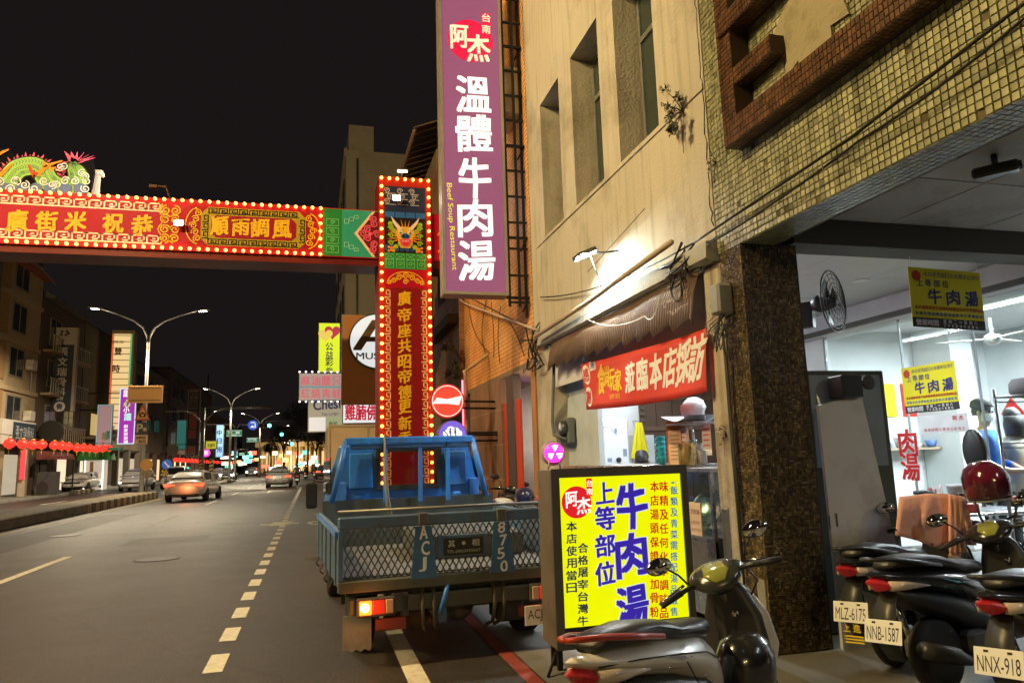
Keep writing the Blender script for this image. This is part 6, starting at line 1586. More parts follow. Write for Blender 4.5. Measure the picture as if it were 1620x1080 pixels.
# tailgate: frame, diamond mesh, two stake plates, number board
tg = thing('tailgate', None, None); tg.parent = tk
zt0, zt1 = zf+.0, zf+.46
T(MB().bbox(-W-.02, W+.02, -.03, .03, zt1-.075, zt1+.02, .012), 'top_rail', blue_old, tg)
T(MB().tube([(-W-.02,0,zt1+.06),(W+.02,0,zt1+.06)], .013, 6), 'top_bar', M('bar_worn', (.25,.24,.22), .5, .6), tg)
T(MB().bbox(-W-.02, W+.02, -.03, .02, zt0-.09, zt0+.0, .01), 'bottom_rail', M('rail_dirty', (.10,.11,.085), .7, dirt=.6, ds=4), tg)
for s in (-1, 1): T(MB().bbox(s*(W+.0)-.02, s*(W+.0)+.02, -.028, .018, zt0+.002, zt1-.077, .006), 'end_post', blue_old, tg)
mesh = MB(); dx = .052; dz = (zt1-.08-zt0)/4.0; n = int(2*(W-.02)/dx); th = .0045
for i in range(n):
    for j in range(4):
        x = -W+.03+i*dx; z = zt0+j*dz
        for (xa, za, xb, zb) in ((x,z+dz/2,x+dx/2,z),(x+dx/2,z,x+dx,z+dz/2),(x,z+dz/2,x+dx/2,z+dz),(x+dx/2,z+dz,x+dx,z+dz/2)):
            d = Vector((xb-xa, 0, zb-za)).normalized(); nn = Vector((-d.z, 0, d.x))*th
            mesh.add([(xa+nn.x,0,za+nn.z),(xb+nn.x,0,zb+nn.z),(xb-nn.x,0,zb-nn.z),(xa-nn.x,0,za-nn.z),(xa+nn.x,.008,za+nn.z),(xb+nn.x,.008,zb+nn.z),(xb-nn.x,.008,zb-nn.z),(xa-nn.x,.008,za-nn.z)], [(0,1,2,3),(7,6,5,4),(0,4,5,1),(3,2,6,7)])
mo = T(mesh, 'diamond_mesh', M('mesh_steel', (.10,.11,.11), .5, .5), tg); mo['kind'] = 'stuff'
for s, word in ((-1,'ACJ'),(1,'8750')):
    cx_ = s*.325
    stk_ = T(MB().prism([(cx_-.105,zt0-.02),(cx_+.105,zt0-.02),(cx_+.065,zt1-.078),(cx_-.065,zt1-.078)], -.038, -.03, 'y'), 'stake_plate', M('stake_blue', (.05,.16,.36), .5, dirt=.5, ds=4), tg)
    T(MB().bbox(cx_-.04, cx_+.04, -.05, -.031, zt1-.07, zt1+.03, .008), 'stake_bracket', M('bracket_dark', (.1,.1,.09), .6), tg)
    mb = MB(); h_ = .085 if len(word) == 4 else .105
    text(mb, [(c, cx_+(.012*((i % 2)*2-1) if i else 0), zt1-.115-i*(h_+.018)-h_*.1, .06, h_) for i, c in enumerate(word)], .025, .7)
    mb.xf(Matrix.Translation((0,-.04,0)) @ FRONT); T(mb, 'painted_letters', M('hand_paint_white', (.82,.84,.82), .6), tg)
T(MB().bbox(-.215, .215, -.034, -.012, zt0+.12, zt0+.3, .006), 'number_board', blue_old, tg)
T(MB().box(-.165, .165, -.04, -.035, zt0+.14, zt0+.275), 'name_plate', M('name_plate_black', (.02,.02,.018), .5), tg)
mb = MB(); text(mb, [('其',-.1,zt0+.232,.055,.055),('相',.1,zt0+.232,.06,.055)], .03); line_text(mb, 'TEL:(06)2435667', 0, zt0+.168, .28, .03); text(mb, [('●',0,zt0+.232,.03,.03)])
mb.xf(Matrix.Translation((0,-.0415,0)) @ FRONT); T(mb, 'plate_letters', M('plate_cream', (.5,.52,.4), .6), tg)
# chassis
for s in (-1, 1): T(MB().box(s*.36-.04, s*.36+.04, .12, 4.1, .44, .585), 'frame_rail', chassis_m)
for q in ((-.31,.31,.3,.4,.46,.56),(-.31,.31,1.5,1.6,.46,.56),(-W+.05,W-.05,.08,.16,.53,.58)): T(MB().box(*q), 'cross_member', chassis_m)
lamp_bar = T(MB().bbox(-.9,.9,.0,.055,.40,.52,.008), 'rear_bumper_bar', M('bumper_grime', (.09,.09,.075), .7, dirt=.6, ds=4))
for s in (-1, 1):
    hs = T(MB().bbox(s*.70-.15, s*.70+.15, -.04, -.002, .385, .53, .012), 'lamp_housing', M('lamp_house_dark', (.08,.06,.05), .6))
    for k, (x0_, x1_, mm_) in enumerate(((-.13,-.035,'amber'),(-.03,.065,'red'),(.07,.13,'clear'))):
        xa, xb = (s*.70+x0_, s*.70+x1_) if s < 0 else (s*.70-x1_, s*.70-x0_)
        mt_ = {'amber': E('lamp_amber_lit', (1,.2,.02), 2.4), 'red': E('lamp_red_lit', (.6,.03,.01), .7), 'clear': M('lamp_clear', (.5,.4,.32), .2)}[mm_]
        T(MB().bbox(xa, xb, -.055, -.041, .405, .51, .006), 'lamp_'+mm_, mt_, hs)
    T(MB().bbox(s*.58-.12, s*.58+.12, -.01, .02, .27, .36, .01), 'reflector_plate', M('plate_dirty_red', (.22,.04,.03), .6, dirt=.6))
T(MB().lathe([(.03,0),(.03,-.006),(.001,-.008)], (-.79,-.056,.46), 'y', 14), 'lit_bulb', E('bulb_hot', (1,.8,.4), 25))
light('tail_glow', 'POINT', (-.79,-.12,.45), 1.5, (1,.3,.05), tk, .04)
light('tail_glow', 'POINT', (.79,-.12,.45), .6, (1,.2,.04), tk, .04)
npl = T(MB().bbox(.50,.86,-.05,-.042,.205,.36,.004), 'number_plate', M('plate_white_dirty', (.8,.8,.72), .5, dirt=.4, ds=5))
mb = MB(); line_text(mb, 'ACJ·8750', .68, .28, .31, .095); mb.xf(Matrix.Translation((0,-.0515,0)) @ FRONT); T(mb, 'plate_number', M('plate_black', (.02,.02,.02), .5), npl)
# wheels, mud flaps, axle, springs
def wheel(x, y, r, w_, parent, name='wheel', rimcol=None):
    wo = MB().lathe([(r*.6,-w_/2),(r*.93,-w_/2),(r,-w_/2+.03),(r,w_/2-.03),(r*.93,w_/2),(r*.6,w_/2)], (0,0,0), 'x', 26).build('tyre', rubber, None)
    e = thing(name, None, None, (x, y, r)); e.parent = parent; wo.parent = e
    rm = MB().lathe([(.001,-w_*.2),(r*.25,-w_*.22),(r*.3,-w_*.4),(r*.55,-w_*.35),(r*.62,-w_*.48),(r*.62,w_*.48),(r*.55,w_*.35),(r*.3,w_*.4),(.001,w_*.2)], (0,0,0), 'x', 20).build('rim', rimcol or M('steel_rim', (.3,.3,.29), .5, .6, dirt=.6), e)
    return e
for s in (-1, 1):
    wheel(s*.74, .72, .30, .19, tk); wheel(s*.72, 3.45, .29, .18, tk)
    fl_ = MB(); fl_.prism([(s*.83-.11,.13),(s*.83-.11,.385),(s*.83+.11,.385),(s*.83+.11,.13)]+[(s*.83+.11-.033*k-.017, .13-(.02 if k % 2 == 0 else 0)) for k in range(6)], .1, .108, 'y')
    T(fl_, 'mud_flap', M('mud_flap_rubber', (.34,.33,.3), .8, dirt=.5, ds=5))
    sp = MB()
    for k in range(4): sp.tube([(s*.45,.15+k*.06,.5-k*.022),(s*.45,.72,.31-k*.02),(s*.45,1.3-k*.06,.5-k*.022)], .014, 5)
    T(sp, 'leaf_spring', M('spring_rust', (.12,.09,.06), .7, .4))
    fe = MB(); n = 10
    for k in range(n):
        a0, a1 = PI*k/n, PI*(k+1)/n; fe.quad((s*.63,.72+.37*math.cos(a0),.30+.35*math.sin(a0)),(s*.86,.72+.37*math.cos(a0),.30+.35*math.sin(a0)),(s*.86,.72+.37*math.cos(a1),.30+.35*math.sin(a1)),(s*.63,.72+.37*math.cos(a1),.30+.35*math.sin(a1)))
    T(fe, 'wheel_arch', chassis_m)
ax = MB(); ax.tube([(-.72,.72,.30),(.72,.72,.30)], .045, 10); ax.ball((.12,.7,.30), .15, 16, 10); T(ax, 'rear_axle', M('axle_grey', (.22,.2,.17), .6, .3, dirt=.6, ds=5))
ex = MB(); ex.tube([(-.25,.06,.30),(-.25,.5,.32),(-.2,1.6,.36)], .028, 8); T(ex, 'exhaust_pipe', rust_steel)
for s in (-.33, -.24, .33, .25): T(MB().tube([(s,.02,.57),(s*1.02,-.03,.42),(s*.98,.02,.26),(s*.85,.1,.22)], .016, 6), 'bent_hanger', M('hanger_tan', (.1,.085,.06), .6, .4))
T(MB().tube([(-.12,-.0,.6),(-.16,-.04,.5),(-.2,-.03,.36)], .02, 6), 'blue_lever', blue_t)
T(MB().bbox(-.21,-.13,.02,.1,.28,.42,.01), 'lever_box', blue_old)
sw = MB().lathe([(.15,-.07),(.25,-.08),(.28,-.03),(.28,.03),(.25,.08),(.15,.07)], (.0,1.25,.36), 'z', 22); T(sw, 'spare_tyre', rubber)
un = MB()
for k in range(9): un.tube([(-.6+.15*k,.1,.52),(-.58+.15*k+random.uniform(-.08,.08),.16,.4),(-.5+.13*k,.35,.42+random.uniform(-.08,.06))], random.choice((.008,.012,.018)), 5)
T(un, 'underside_pipe', chassis_m)
T(MB().bbox(-.56,-.26,.25,.6,.22,.42,.03), 'muffler', rust_steel); T(MB().bbox(.35,.58,.2,.5,.2,.4,.02), 'tool_box', chassis_m)
T(MB().bbox(-.5,-.44,.0,.06,.36,.54,.008), 'hinge', MATS['lamp_house_dark'])
# cab
yc = 2.42
cab = thing('cab', None, None); cab.parent = tk
def cring(y, wb, wt, zb, zt):
    zm = zb+(zt-zb)*.45
    return [(-wb,y,zb),(-wb,y,zm),(-wt,y,zt-.08),(-wt+.09,y,zt),(wt-.09,y,zt),(wt,y,zt-.08),(wb,y,zm),(wb,y,zb)]
cw_, ct_ = .84, .70; zc0, zc1 = .55, 1.79
T(MB().loft([cring(yc,cw_,ct_,zc0,zc1), cring(yc+.9,cw_+.02,ct_,zc0,zc1+.04), cring(yc+1.35,cw_+.01,ct_-.03,zc0,zc1-.05)], smooth=False, cap=False), 'cab_body', blue_t, cab)
T(MB().loft([cring(yc+1.352,cw_+.008,cw_-.02,zc0,1.2), cring(yc+1.75,cw_,cw_-.03,zc0-.1,1.18), cring(yc+1.9,cw_-.03,cw_-.06,zc0-.1,1.0)], smooth=False), 'cab_nose', blue_t, cab)
for s in (-1, 1): T(MB().tube([(s*(ct_-.05),yc+1.33,zc1-.1),(s*(cw_-.05),yc+1.72,1.18)], .03, 6), 'window_pillar', blue_t, cab)
T(MB().quad((-.6,yc+1.37,zc1-.1),(.6,yc+1.37,zc1-.1),(.7,yc+1.72,1.19),(-.7,yc+1.72,1.19)), 'windscreen', GLASS('truck_glass', (.8,.85,.82), .1), cab)
rw = MB(); y0_ = yc+.002
for pts in ([(-cw_,zc0),(cw_,zc0),(cw_,1.11),(.36,1.28),(-.36,1.28),(-cw_,1.11)], [(-cw_,1.11),(-.36,1.28),(-.36,1.68),(-ct_+.09,zc1),(-ct_,zc1-.08)], [(cw_,1.11),(ct_,zc1-.08),(ct_-.09,zc1),(.36,1.68),(.36,1.28)], [(-.36,1.68),(.36,1.68),(ct_-.09,zc1),(-ct_+.09,zc1)]): rw.prism(pts, y0_, y0_+.02, 'y')
T(rw, 'rear_wall', blue_t, cab)
for x in (-.36, .36): T(MB().bbox(x-.24,x+.24,yc+.5,yc+.62,.8,1.28,.05), 'seat_back', M('cab_seat', (.03,.03,.03), .8), cab)
T(MB().tube([(-.36+.18*math.cos(k*PI/8),yc+1.2+.05*math.sin(k*PI/8),1.2+.17*math.sin(k*PI/8)) for k in range(17)], .014, 6), 'steering_wheel', blackrub(), cab)
# raised rear wall frame with ribs and window
fr = MB(); wy = yc-.012
ws_ = MB()
for q in ((-.37,.37,1.25,1.3),(-.37,.37,1.665,1.71),(-.37,-.32,1.301,1.664),(.32,.37,1.301,1.664)): ws_.box(q[0],q[1],wy-.025,wy+.012,q[2],q[3])
T(ws_, 'window_surround', M('window_rubber', (.02,.025,.03), .5), cab)
M('rear_window_glass', (.03,.03,.03), .06, spec=1.0, var=.02)
T(MB().quad((-.32,wy-.01,1.3),(.32,wy-.01,1.3),(.32,wy-.01,1.665),(-.32,wy-.01,1.665)), 'rear_window', GLASS('truck_rear_glass', (.7,.68,.62), .12), cab)
for x, w_, z0_, z1_ in ((-.55,.1,.95,1.2),(-.34,.1,.95,1.16),(-.11,.1,.95,1.16),(.11,.1,.95,1.16),(.34,.1,.95,1.16),(.55,.1,.95,1.2)): T(MB().bbox(x-w_/2,x+w_/2,wy-.03,wy+.006,z0_,z1_,.025), 'pressed_rib', blue_t, cab)
for s in (-1, 1):
    T(MB().bbox(s*.535-.13,s*.535+.13,wy-.022,wy+.006,1.27,1.66,.02), 'pressed_panel', blue_t, cab)
    T(MB().bbox(s*.75-.06,s*.75+.06,wy-.02,wy+.006,.9,1.35,.015), 'corner_panel', blue_t, cab)
    T(MB().tube([(s*.78,yc+1.5,1.3),(s*.95,yc+1.55,1.35),(s*.98,yc+1.55,1.25)], .012, 6), 'mirror_arm', black_steel, cab)
    T(MB().bbox(s*.98-.07,s*.98+.07,yc+1.53,yc+1.58,1.0,1.32,.02), 'mirror', M('mirror_black', (.02,.02,.02), .3), cab)
    T(MB().box(s*(cw_+.012)-.006,s*(cw_+.012)+.006,yc+.15,yc+1.2,1.22,1.62), 'side_window', MATS['rear_window_glass'], cab)
    T(MB().bbox(s*(cw_+.02)-.02,s*(cw_+.02)+.02,yc+1.5,yc+1.56,.85,.93,.01), 'side_indicator', E('indicator_lit', (1,.3,.03), 5), cab)
# guard rack behind the cab
rk_ = thing('guard_rack', None, None); rk_.parent = tk; ry = yc-.14
pts = [(-.86,zf+.48),(-.71,1.80),(.71,1.80),(.86,zf+.48)]
g = MB(); g.tube([(p[0],ry,p[1]) for p in pts[:2]], .035, 6); T(g, 'rack_side', blue_t, rk_); g = MB(); g.tube([(p[0],ry,p[1]) for p in pts[2:]], .035, 6); T(g, 'rack_side', blue_t, rk_)
T(MB().bbox(-.72,.72,ry-.03,ry+.03,1.75,1.83,.012), 'rack_top', blue_t, rk_)
T(MB().bbox(-.66,.66,ry-.02,ry+.02,1.70,1.745,.008), 'rack_lower_bar', M('rack_dark_blue', (.02,.07,.2), .5), rk_)  # bar in a darker blue than the rack top
for x in (-.285, .105, .42): T(MB().bbox(x-.022,x+.022,ry-.02,ry+.02,zf+.45,1.70,.006), 'rack_upright', blue_t, rk_)
for x in (-.32, .40): T(MB().tube([(x,ry,1.87),(x-.02,ry,1.9),(x+.02,ry-.02,1.84),(x,ry-.03,1.7)], .006, 5), 'rope_loop', black_steel, rk_)
hz = MB(); hz.tube([(-.30,ry-.04,1.85),(-.29,ry-.05,1.5),(-.26,ry-.05,1.2),(-.22,ry-.06,.95),(-.2,ry-.05,.8),(-.28,ry-.05,1.1),(-.31,ry-.05,1.6)], .012, 6); T(hz, 'hanging_strap', M('strap_grey', (.18,.18,.18), .7), rk_)
# cargo box and tarp in the bed
cg = tag(MB().bbox(-.25,.75,.5,1.6,0,.22,.02).build('folded_tarp', M('tarp_grey', (.09,.1,.11), .7, bump=.4, bs=10, dirt=.4), None, (1.17,6.3,zf+.015)), 'folded grey tarpaulin lying on the truck bed', 'tarpaulin')

# ------------------------------------------------------------------ box truck parked ahead
bt_ = thing('box_truck', 'beige box truck parked ahead of the blue truck', 'truck', (1.22, 17.0, 0))
MB().bbox(-.88,.88,0,3.2,.75,2.42,.02).build('cargo_box', M('box_beige', (.55,.42,.3), .5, dirt=.5, ds=1.5, dcol=(.3,.2,.13)), bt_)
fr = MB(); 
for z in (.78, 2.36): fr.box(-.86,.86,-.015,-.002,z,z+.05)
for x in (-.86,-.02,.82): fr.box(x,x+.04,-.016,-.002,.83,2.36)
fr.build('door_frame', M('box_frame', (.4,.32,.25), .5, .3), bt_)
MB().box(-.5,-.2,-.02,-.003,2.0,2.12).build('door_plate', M('plate_rust', (.3,.14,.06), .6), bt_)
MB().bbox(-.8,.8,3.25,5.0,.5,1.9,.12).build('cab', M('box_truck_cab', (.5,.48,.45), .4), bt_)
MB().box(-.35,.35,.1,4.9,.45,.6).build('frame_rail', chassis_m, bt_)
for s in (-1,1):
    MB().bbox(s*.7-.12,s*.7+.12,-.03,0.0,.55,.66,.01).build('tail_lamp', E('lamp_red_dim', (.5,.03,.01), .6), bt_)
    wheel(s*.7,.8,.33,.2,bt_); wheel(s*.7,4.1,.33,.2,bt_)
MB().bbox(-.8,.8,-.05,.0,.42,.52,.01).build('bumper', chassis_m, bt_)

# ================================================================== scooters
def mring(z, xc, yc_, hx, hy, n=16, p=2.6):
    return [(xc+hx*math.copysign(abs(math.cos(2*PI*k/n))**(2/p), math.cos(2*PI*k/n)), yc_+hy*math.copysign(abs(math.sin(2*PI*k/n))**(2/p), math.sin(2*PI*k/n)), z) for k in range(n)]
blackplastic = M('scooter_black_plastic', (.022,.022,.022), .42, var=.15, bump=.08, bs=200)
seat_m = M('scooter_seat_vinyl', (.018,.018,.019), .38, bump=.12, bs=150)
engine_m = M('scooter_engine', (.12,.115,.11), .55, .5, dirt=.6, ds=8)
chrome = M('chrome', (.6,.6,.6), .12, 1.0, var=.03)
def scooter(loc, rz, label, body, accent, plate='', steer=38, lean=5, group='parked scooters', rail=None, tail_lit=.5, scale=1.0, mirrors=True, plate_mat=None, helmet=None):
    t = thing('scooter', label, 'scooter', loc, rz, group)
    t.rotation_euler = Euler((-R(lean), 0, rz), 'XYZ'); t.scale = (scale,)*3
    def B(mb, n_, m_, p=None): return mb.build(n_, m_, p or t)
    def swheel(x, r, w_, parent, z=None):
        e = thing('wheel', None, None, (x, 0, r if z is None else z)); e.parent = parent
        MB().lathe([(r*.66,-w_/2),(r*.88,-w_/2),(r,-w_*.2),(r,w_*.2),(r*.88,w_/2),(r*.66,w_/2)], (0,0,0), 'y', 26).build('tyre', rubber, e)
        rm = MB(); rm.lathe([(r*.62,-w_*.42),(r*.68,-w_*.42),(r*.68,w_*.42),(r*.62,w_*.42),(r*.62,-w_*.42)], (0,0,0), 'y', 22); rm.lathe([(.001,-w_*.4),(r*.16,-w_*.4),(r*.16,w_*.4),(.001,w_*.4)], (0,0,0), 'y', 12)
        for k in range(5):
            a = 2*PI*k/5; rm.tube([(r*.14*math.cos(a),0,r*.14*math.sin(a)),(r*.64*math.cos(a+.15),0,r*.64*math.sin(a+.15))], [.022,.016], 6)
        rm.build('rim', M('scooter_rim', (.10,.10,.10), .4, .6), e); return e
    swheel(0, .235, .11, t)
    # rear body cowl: sharp upswept tail
    cow = [(-.54,.785,.008,.006),(-.46,.768,.06,.03),(-.30,.74,.115,.055),(-.10,.712,.155,.075),(.15,.675,.178,.095),(.38,.62,.155,.14),(.52,.55,.13,.16),(.58,.47,.10,.15)]
    B(MB().loft([ell(x, z, hw, hh, 20, 1.75, tilt=-.15) for x, z, hw, hh in cow]), 'rear_cowl', body)
    B(MB().loft([ell(x, z, hw, hh, 16, 2.6) for x, z, hw, hh in ((-.36,.66,.06,.03),(-.2,.60,.1,.06),(.1,.53,.13,.09),(.4,.43,.14,.12),(.62,.33,.13,.07))]), 'lower_cowl', blackplastic)
    B(MB().loft([ell(x, z, hw, hh, 18, 2.4) for x, z, hw, hh in ((-.40,.815,.05,.02),(-.34,.835,.10,.04),(-.1,.83,.125,.05),(.12,.80,.13,.048),(.20,.775,.135,.04),(.40,.755,.125,.045),(.56,.735,.08,.045),(.60,.72,.03,.03))]), 'seat', seat_m)
    rl_ = MB()
    for s in (-1, 1): rl_.tube([(.02,s*.135,.79),(-.2,s*.125,.83),(-.38,s*.10,.86),(-.50,s*.05,.87),(-.53,0,.87)], [.014,.016,.015,.014,.013], 7)
    B(rl_, 'grab_rail', rail or M('rail_black', (.03,.03,.03), .4, .4))
    # tail light with clear side wedges
    tl_ = MB(); tl_.loft([ell(x, z, hw, hh, 12, 1.5) for x, z, hw, hh in ((-.53,.735,.01,.006),(-.50,.728,.05,.028),(-.45,.712,.075,.045),(-.40,.70,.08,.03))], smooth=False)
    B(tl_, 'tail_light', E('scooter_tail_%.1f' % tail_lit, (.62,.02,.015), tail_lit*.25, (.3,.012,.015)))
    for s in (-1, 1):
        B(MB().loft([[(x, s*y, z+a) for a in (-.03*k, .03*k)]+[(x, s*(y-.03), z+a) for a in (.03*k, -.03*k)] for x, y, z, k, q in ((-.43,.088,.705,1,0),(-.33,.118,.70,.85,1),(-.2,.142,.69,.35,2),(-.14,.15,.685,.05,3))]), 'turn_signal', M('signal_clear', (.55,.45,.35), .12, spec=.8))
        # accent stripe on the flank
        st2 = MB(); st2.add([(-.2,s*.150,.69),(.05,s*.172,.65),(.3,s*.166,.60),(.12,s*.1745,.635)], [(0,1,2,3)]); st2.add([(-.05,s*.168,.72),(.2,s*.176,.67),(.1,s*.178,.675)], [(0,1,2)]); B(st2, 'side_decal', accent)
        sm = MB(); sm.tube([(-.42,s*.075,.745),(-.2,s*.137,.735),(.1,s*.176,.70),(.34,s*.165,.66),(.5,s*.13,.60)], .0035, 4); sm.tube([(.12,s*.18,.66),(.2,s*.17,.56),(.3,s*.15,.46)], .0035, 4); sm.tube([(-.3,s*.10,.845),(0,s*.128,.835),(.2,s*.135,.785),(.5,s*.10,.745)], .003, 4)
        B(sm, 'panel_seam', M('seam_black', (.006,.006,.006), .8))
        B(MB().bbox(.44,.52,s*.15-.03,s*.15+.05*s+.03,.27,.29,.005) if s > 0 else MB().bbox(.44,.52,-.23,-.12,.27,.29,.005), 'foot_peg', engine_m)
        for px_, pz_ in ((-.02,.66),(.3,.56),(.46,.48)): B(MB().lathe([(.008,0),(.006,s*.004)], (px_,s*.16,pz_), 'y', 8), 'screw', chrome)
    # rear fender with plate
    B(MB().loft([[(x, -w_, z), (x, w_, z), (x-.012, w_, z-.008), (x-.012, -w_, z-.008)] for x, w_, z in ((-.36,.06,.66),(-.42,.075,.56),(-.45,.08,.47),(-.43,.07,.34),(-.38,.055,.26))]), 'rear_fender', blackplastic)
    if plate is not None:
        pm = Matrix.Translation((-.478,0,.435)) @ Matrix.Rotation(R(-90), 4, 'Z') @ Matrix.Rotation(R(-14), 4, 'X')
        pb_ = B(MB().bbox(-.13,.13,-.004,.0,-.07,.07,.003).xf(pm), 'number_plate', plate_mat or M('scooter_plate_white', (.75,.75,.73), .45, var=.05))
        if plate:
            mb = MB(); line_text(mb, plate, 0, -.012, .225, .082); mb.xf(pm @ Matrix.Translation((0,-.0052,0)) @ FRONT); B(mb, 'plate_number', M('plate_black', (.02,.02,.02), .5), pb_)
            mb = MB(); mb.box(-.075,-.05,-.006,-.0045,.045,.058); mb.box(.05,.075,-.006,-.0045,.045,.058); mb.xf(pm); B(mb, 'plate_bolt', M('plate_black'), pb_)
        B(MB().bbox(-.41,-.395,-.05,.05,.30,.345,.004), 'reflector', M('reflector_red', (.35,.02,.02), .2))
    # engine, exhaust, floor, stand
    B(MB().bbox(-.16,.42,-.02,.13,.19,.36,.04).bbox(.2,.42,-.13,-.02,.2,.36,.03), 'engine', engine_m)
    B(MB().tube([(.25,-.12,.22),(.1,-.15,.2),(-.05,-.16,.25),(-.36,-.17,.33)], [.022,.03,.055,.05], 12), 'exhaust', M('exhaust_black', (.05,.05,.05), .45, .6))
    B(MB().tube([(-.02,.13,.24),(-.16,.12,.58)], .022, 8), 'rear_shock', chrome)
    B(MB().loft([ell(x, z, hw, hh, 14, 4) for x, z, hw, hh in ((.50,.32,.15,.05),(.65,.29,.16,.045),(.85,.29,.155,.05),(.97,.34,.15,.08))]), 'floorboard', blackplastic)
    B(MB().tube([(.35,.13,.24),(.42,.24,.005)], .011, 6), 'side_stand', engine_m)
    # leg shield: inner black, outer coloured
    B(MB().loft([mring(z, x, 0, hx, hy, 16, 2.4) for z, x, hx, hy in ((.26,.93,.05,.10),(.38,.96,.055,.175),(.55,.985,.05,.195),(.72,.985,.05,.175),(.86,.965,.055,.12),(.92,.95,.05,.07))]), 'leg_shield', blackplastic)
    B(MB().loft([mring(z, x, 0, hx, hy, 16, 2.2) for z, x, hx, hy in ((.32,1.01,.03,.09),(.42,1.05,.05,.17),(.56,1.075,.05,.205),(.72,1.06,.045,.18),(.86,1.03,.04,.10))]), 'front_panel', body)
    B(MB().loft([mring(z, x, 0, hx, hy, 12, 2.2) for z, x, hx, hy in ((.60,1.12,.02,.05),(.66,1.125,.03,.12),(.72,1.105,.03,.13),(.77,1.08,.02,.08))]), 'headlight', M('headlight_glass', (.5,.52,.55), .08, spec=1))
    ks = MB().lathe([(.022,0),(.022,-.012),(.001,-.014)], (.932,-.05,.74), 'x', 14); B(ks, 'key_switch', chrome)
    B(MB().tube([(.93,0,.62),(.905,0,.60),(.93,0,.58)], .008, 6), 'bag_hook', chrome)
    # steering group
    sg = thing('steering', None, None, (1.06, 0, .55)); sg.parent = t; sg.rotation_euler = Euler((0, R(-24), R(steer)), 'ZYX')
    sg.rotation_euler = (Matrix.Rotation(R(-25), 3, 'Y') @ Matrix.Rotation(R(steer), 3, 'Z')).to_euler()
    fk = MB()
    for s in (-1, 1): fk.tube([(.04,s*.085,-.36),(.0,s*.085,-.1),(0,s*.07,.0)], .02, 8)
    fk.tube([(0,0,-.02),(0,0,.38)], .022, 8); fk.build('fork', engine_m, sg)
    swheel(.06, .23, .10, sg, -.36)
    MB().loft([[(.06+.27*math.cos(a), y, -.36+.27*math.sin(a)+.01*(1-abs(y)/.07)) for y in (-.07,-.03,.03,.07)]+[(.06+.255*math.cos(a), y, -.36+.255*math.sin(a)) for y in (.07,-.07)] for a in [R(20+14*k) for k in range(9)]]).build('front_fender', body, sg)
    MB().loft([ell(x, z, hw, hh, 14, 2.2) for x, z, hw, hh in ((-.10,.405,.05,.03),(-.05,.42,.12,.045),(.03,.43,.17,.06),(.10,.42,.14,.06),(.16,.39,.06,.04))]).build('handlebar_cowl', body, sg)
    MB().loft([ell(x, z, hw, hh, 12, 2.2) for x, z, hw, hh in ((-.085,.446,.03,.008),(-.03,.472,.075,.01),(.04,.487,.06,.008))]).build('speedometer', M('speedo_glass', (.25,.27,.06), .08, spec=1), sg)
    for s in (-1, 1):
        MB().tube([(.0,s*.14,.43),(-.02,s*.20,.435),(-.045,s*.25,.435)], .014, 8).build('bar_end', blackplastic, sg)
        MB().tube([(-.03,s*.22,.435),(-.07,s*.345,.43),(-.072,s*.355,.43)], [.0175,.0175,.012], 10).build('grip', M('grip_rubber', (.015,.015,.015), .7), sg)
        MB().tube([(.03,s*.19,.44),(.015,s*.27,.425),(-.03,s*.36,.42)], [.009,.007,.006], 6).build('brake_lever', chrome, sg)
        if mirrors:
            mr_ = MB().tube([(-.0,s*.17,.455),(-.01,s*.20,.53),(-.03,s*.25,.60)], .006, 6).build('mirror_stem', blackplastic, sg)
            mm_ = Matrix.Translation((-.035,s*.285,.63)) @ Matrix.Rotation(R(25), 4, 'Y') @ Matrix.Rotation(R(s*14), 4, 'Z')
            MB().loft([[(x, .075*k*math.cos(2*PI*j/18), .047*k*math.sin(2*PI*j/18)) for j in range(18)] for x, k in ((-.008,.98),(.005,1),(.02,.85),(.03,.4))]).xf(mm_).build('mirror_shell', blackplastic, mr_)
            MB().loft([[(x, .07*k*math.cos(2*PI*j/18), .043*k*math.sin(2*PI*j/18)) for j in range(18)] for x, k in ((-.0105,1),(-.0085,1))]).xf(mm_).build('mirror_glass', M('mirror_glass', (.75,.75,.75), .03, 1, var=.01), mr_)
    cbx = MB()
    for s in (-1, 1): cbx.tube([(1.0,s*.12,.98),(1.04,s*.16,.9),(1.02,s*.1,.8)], .006, 5)
    B(cbx, 'brake_cable', blackplastic)
    return t, sg
white_b = M('scooter_white', (.62,.60,.54), .3, var=.08, coat=.4)
dkgreen = M('scooter_black_gloss', (.035,.04,.034), .25, coat=.5, var=.2)
black_b = M('scooter_gloss_black', (.016,.016,.018), .22, coat=.6, var=.2)
red_rail = M('rail_red', (.36,.035,.015), .35, coat=.3)
dec = M('decal_black_red', (.06,.02,.02), .4)
s1, sg1 = scooter((1.45,3.12,.006), R(33), 'white scooter with a red grab rail parked in front of the yellow sign', white_b, dec, None, 38, 6, 'parked scooters', red_rail, .25, .95)
for ch in sg1.children:
    if ch.name.startswith(('handlebar_cowl',)): ch.data.materials[0] = dkgreen
for ch in s1.children:
    if ch.name.startswith('front_panel'): pass
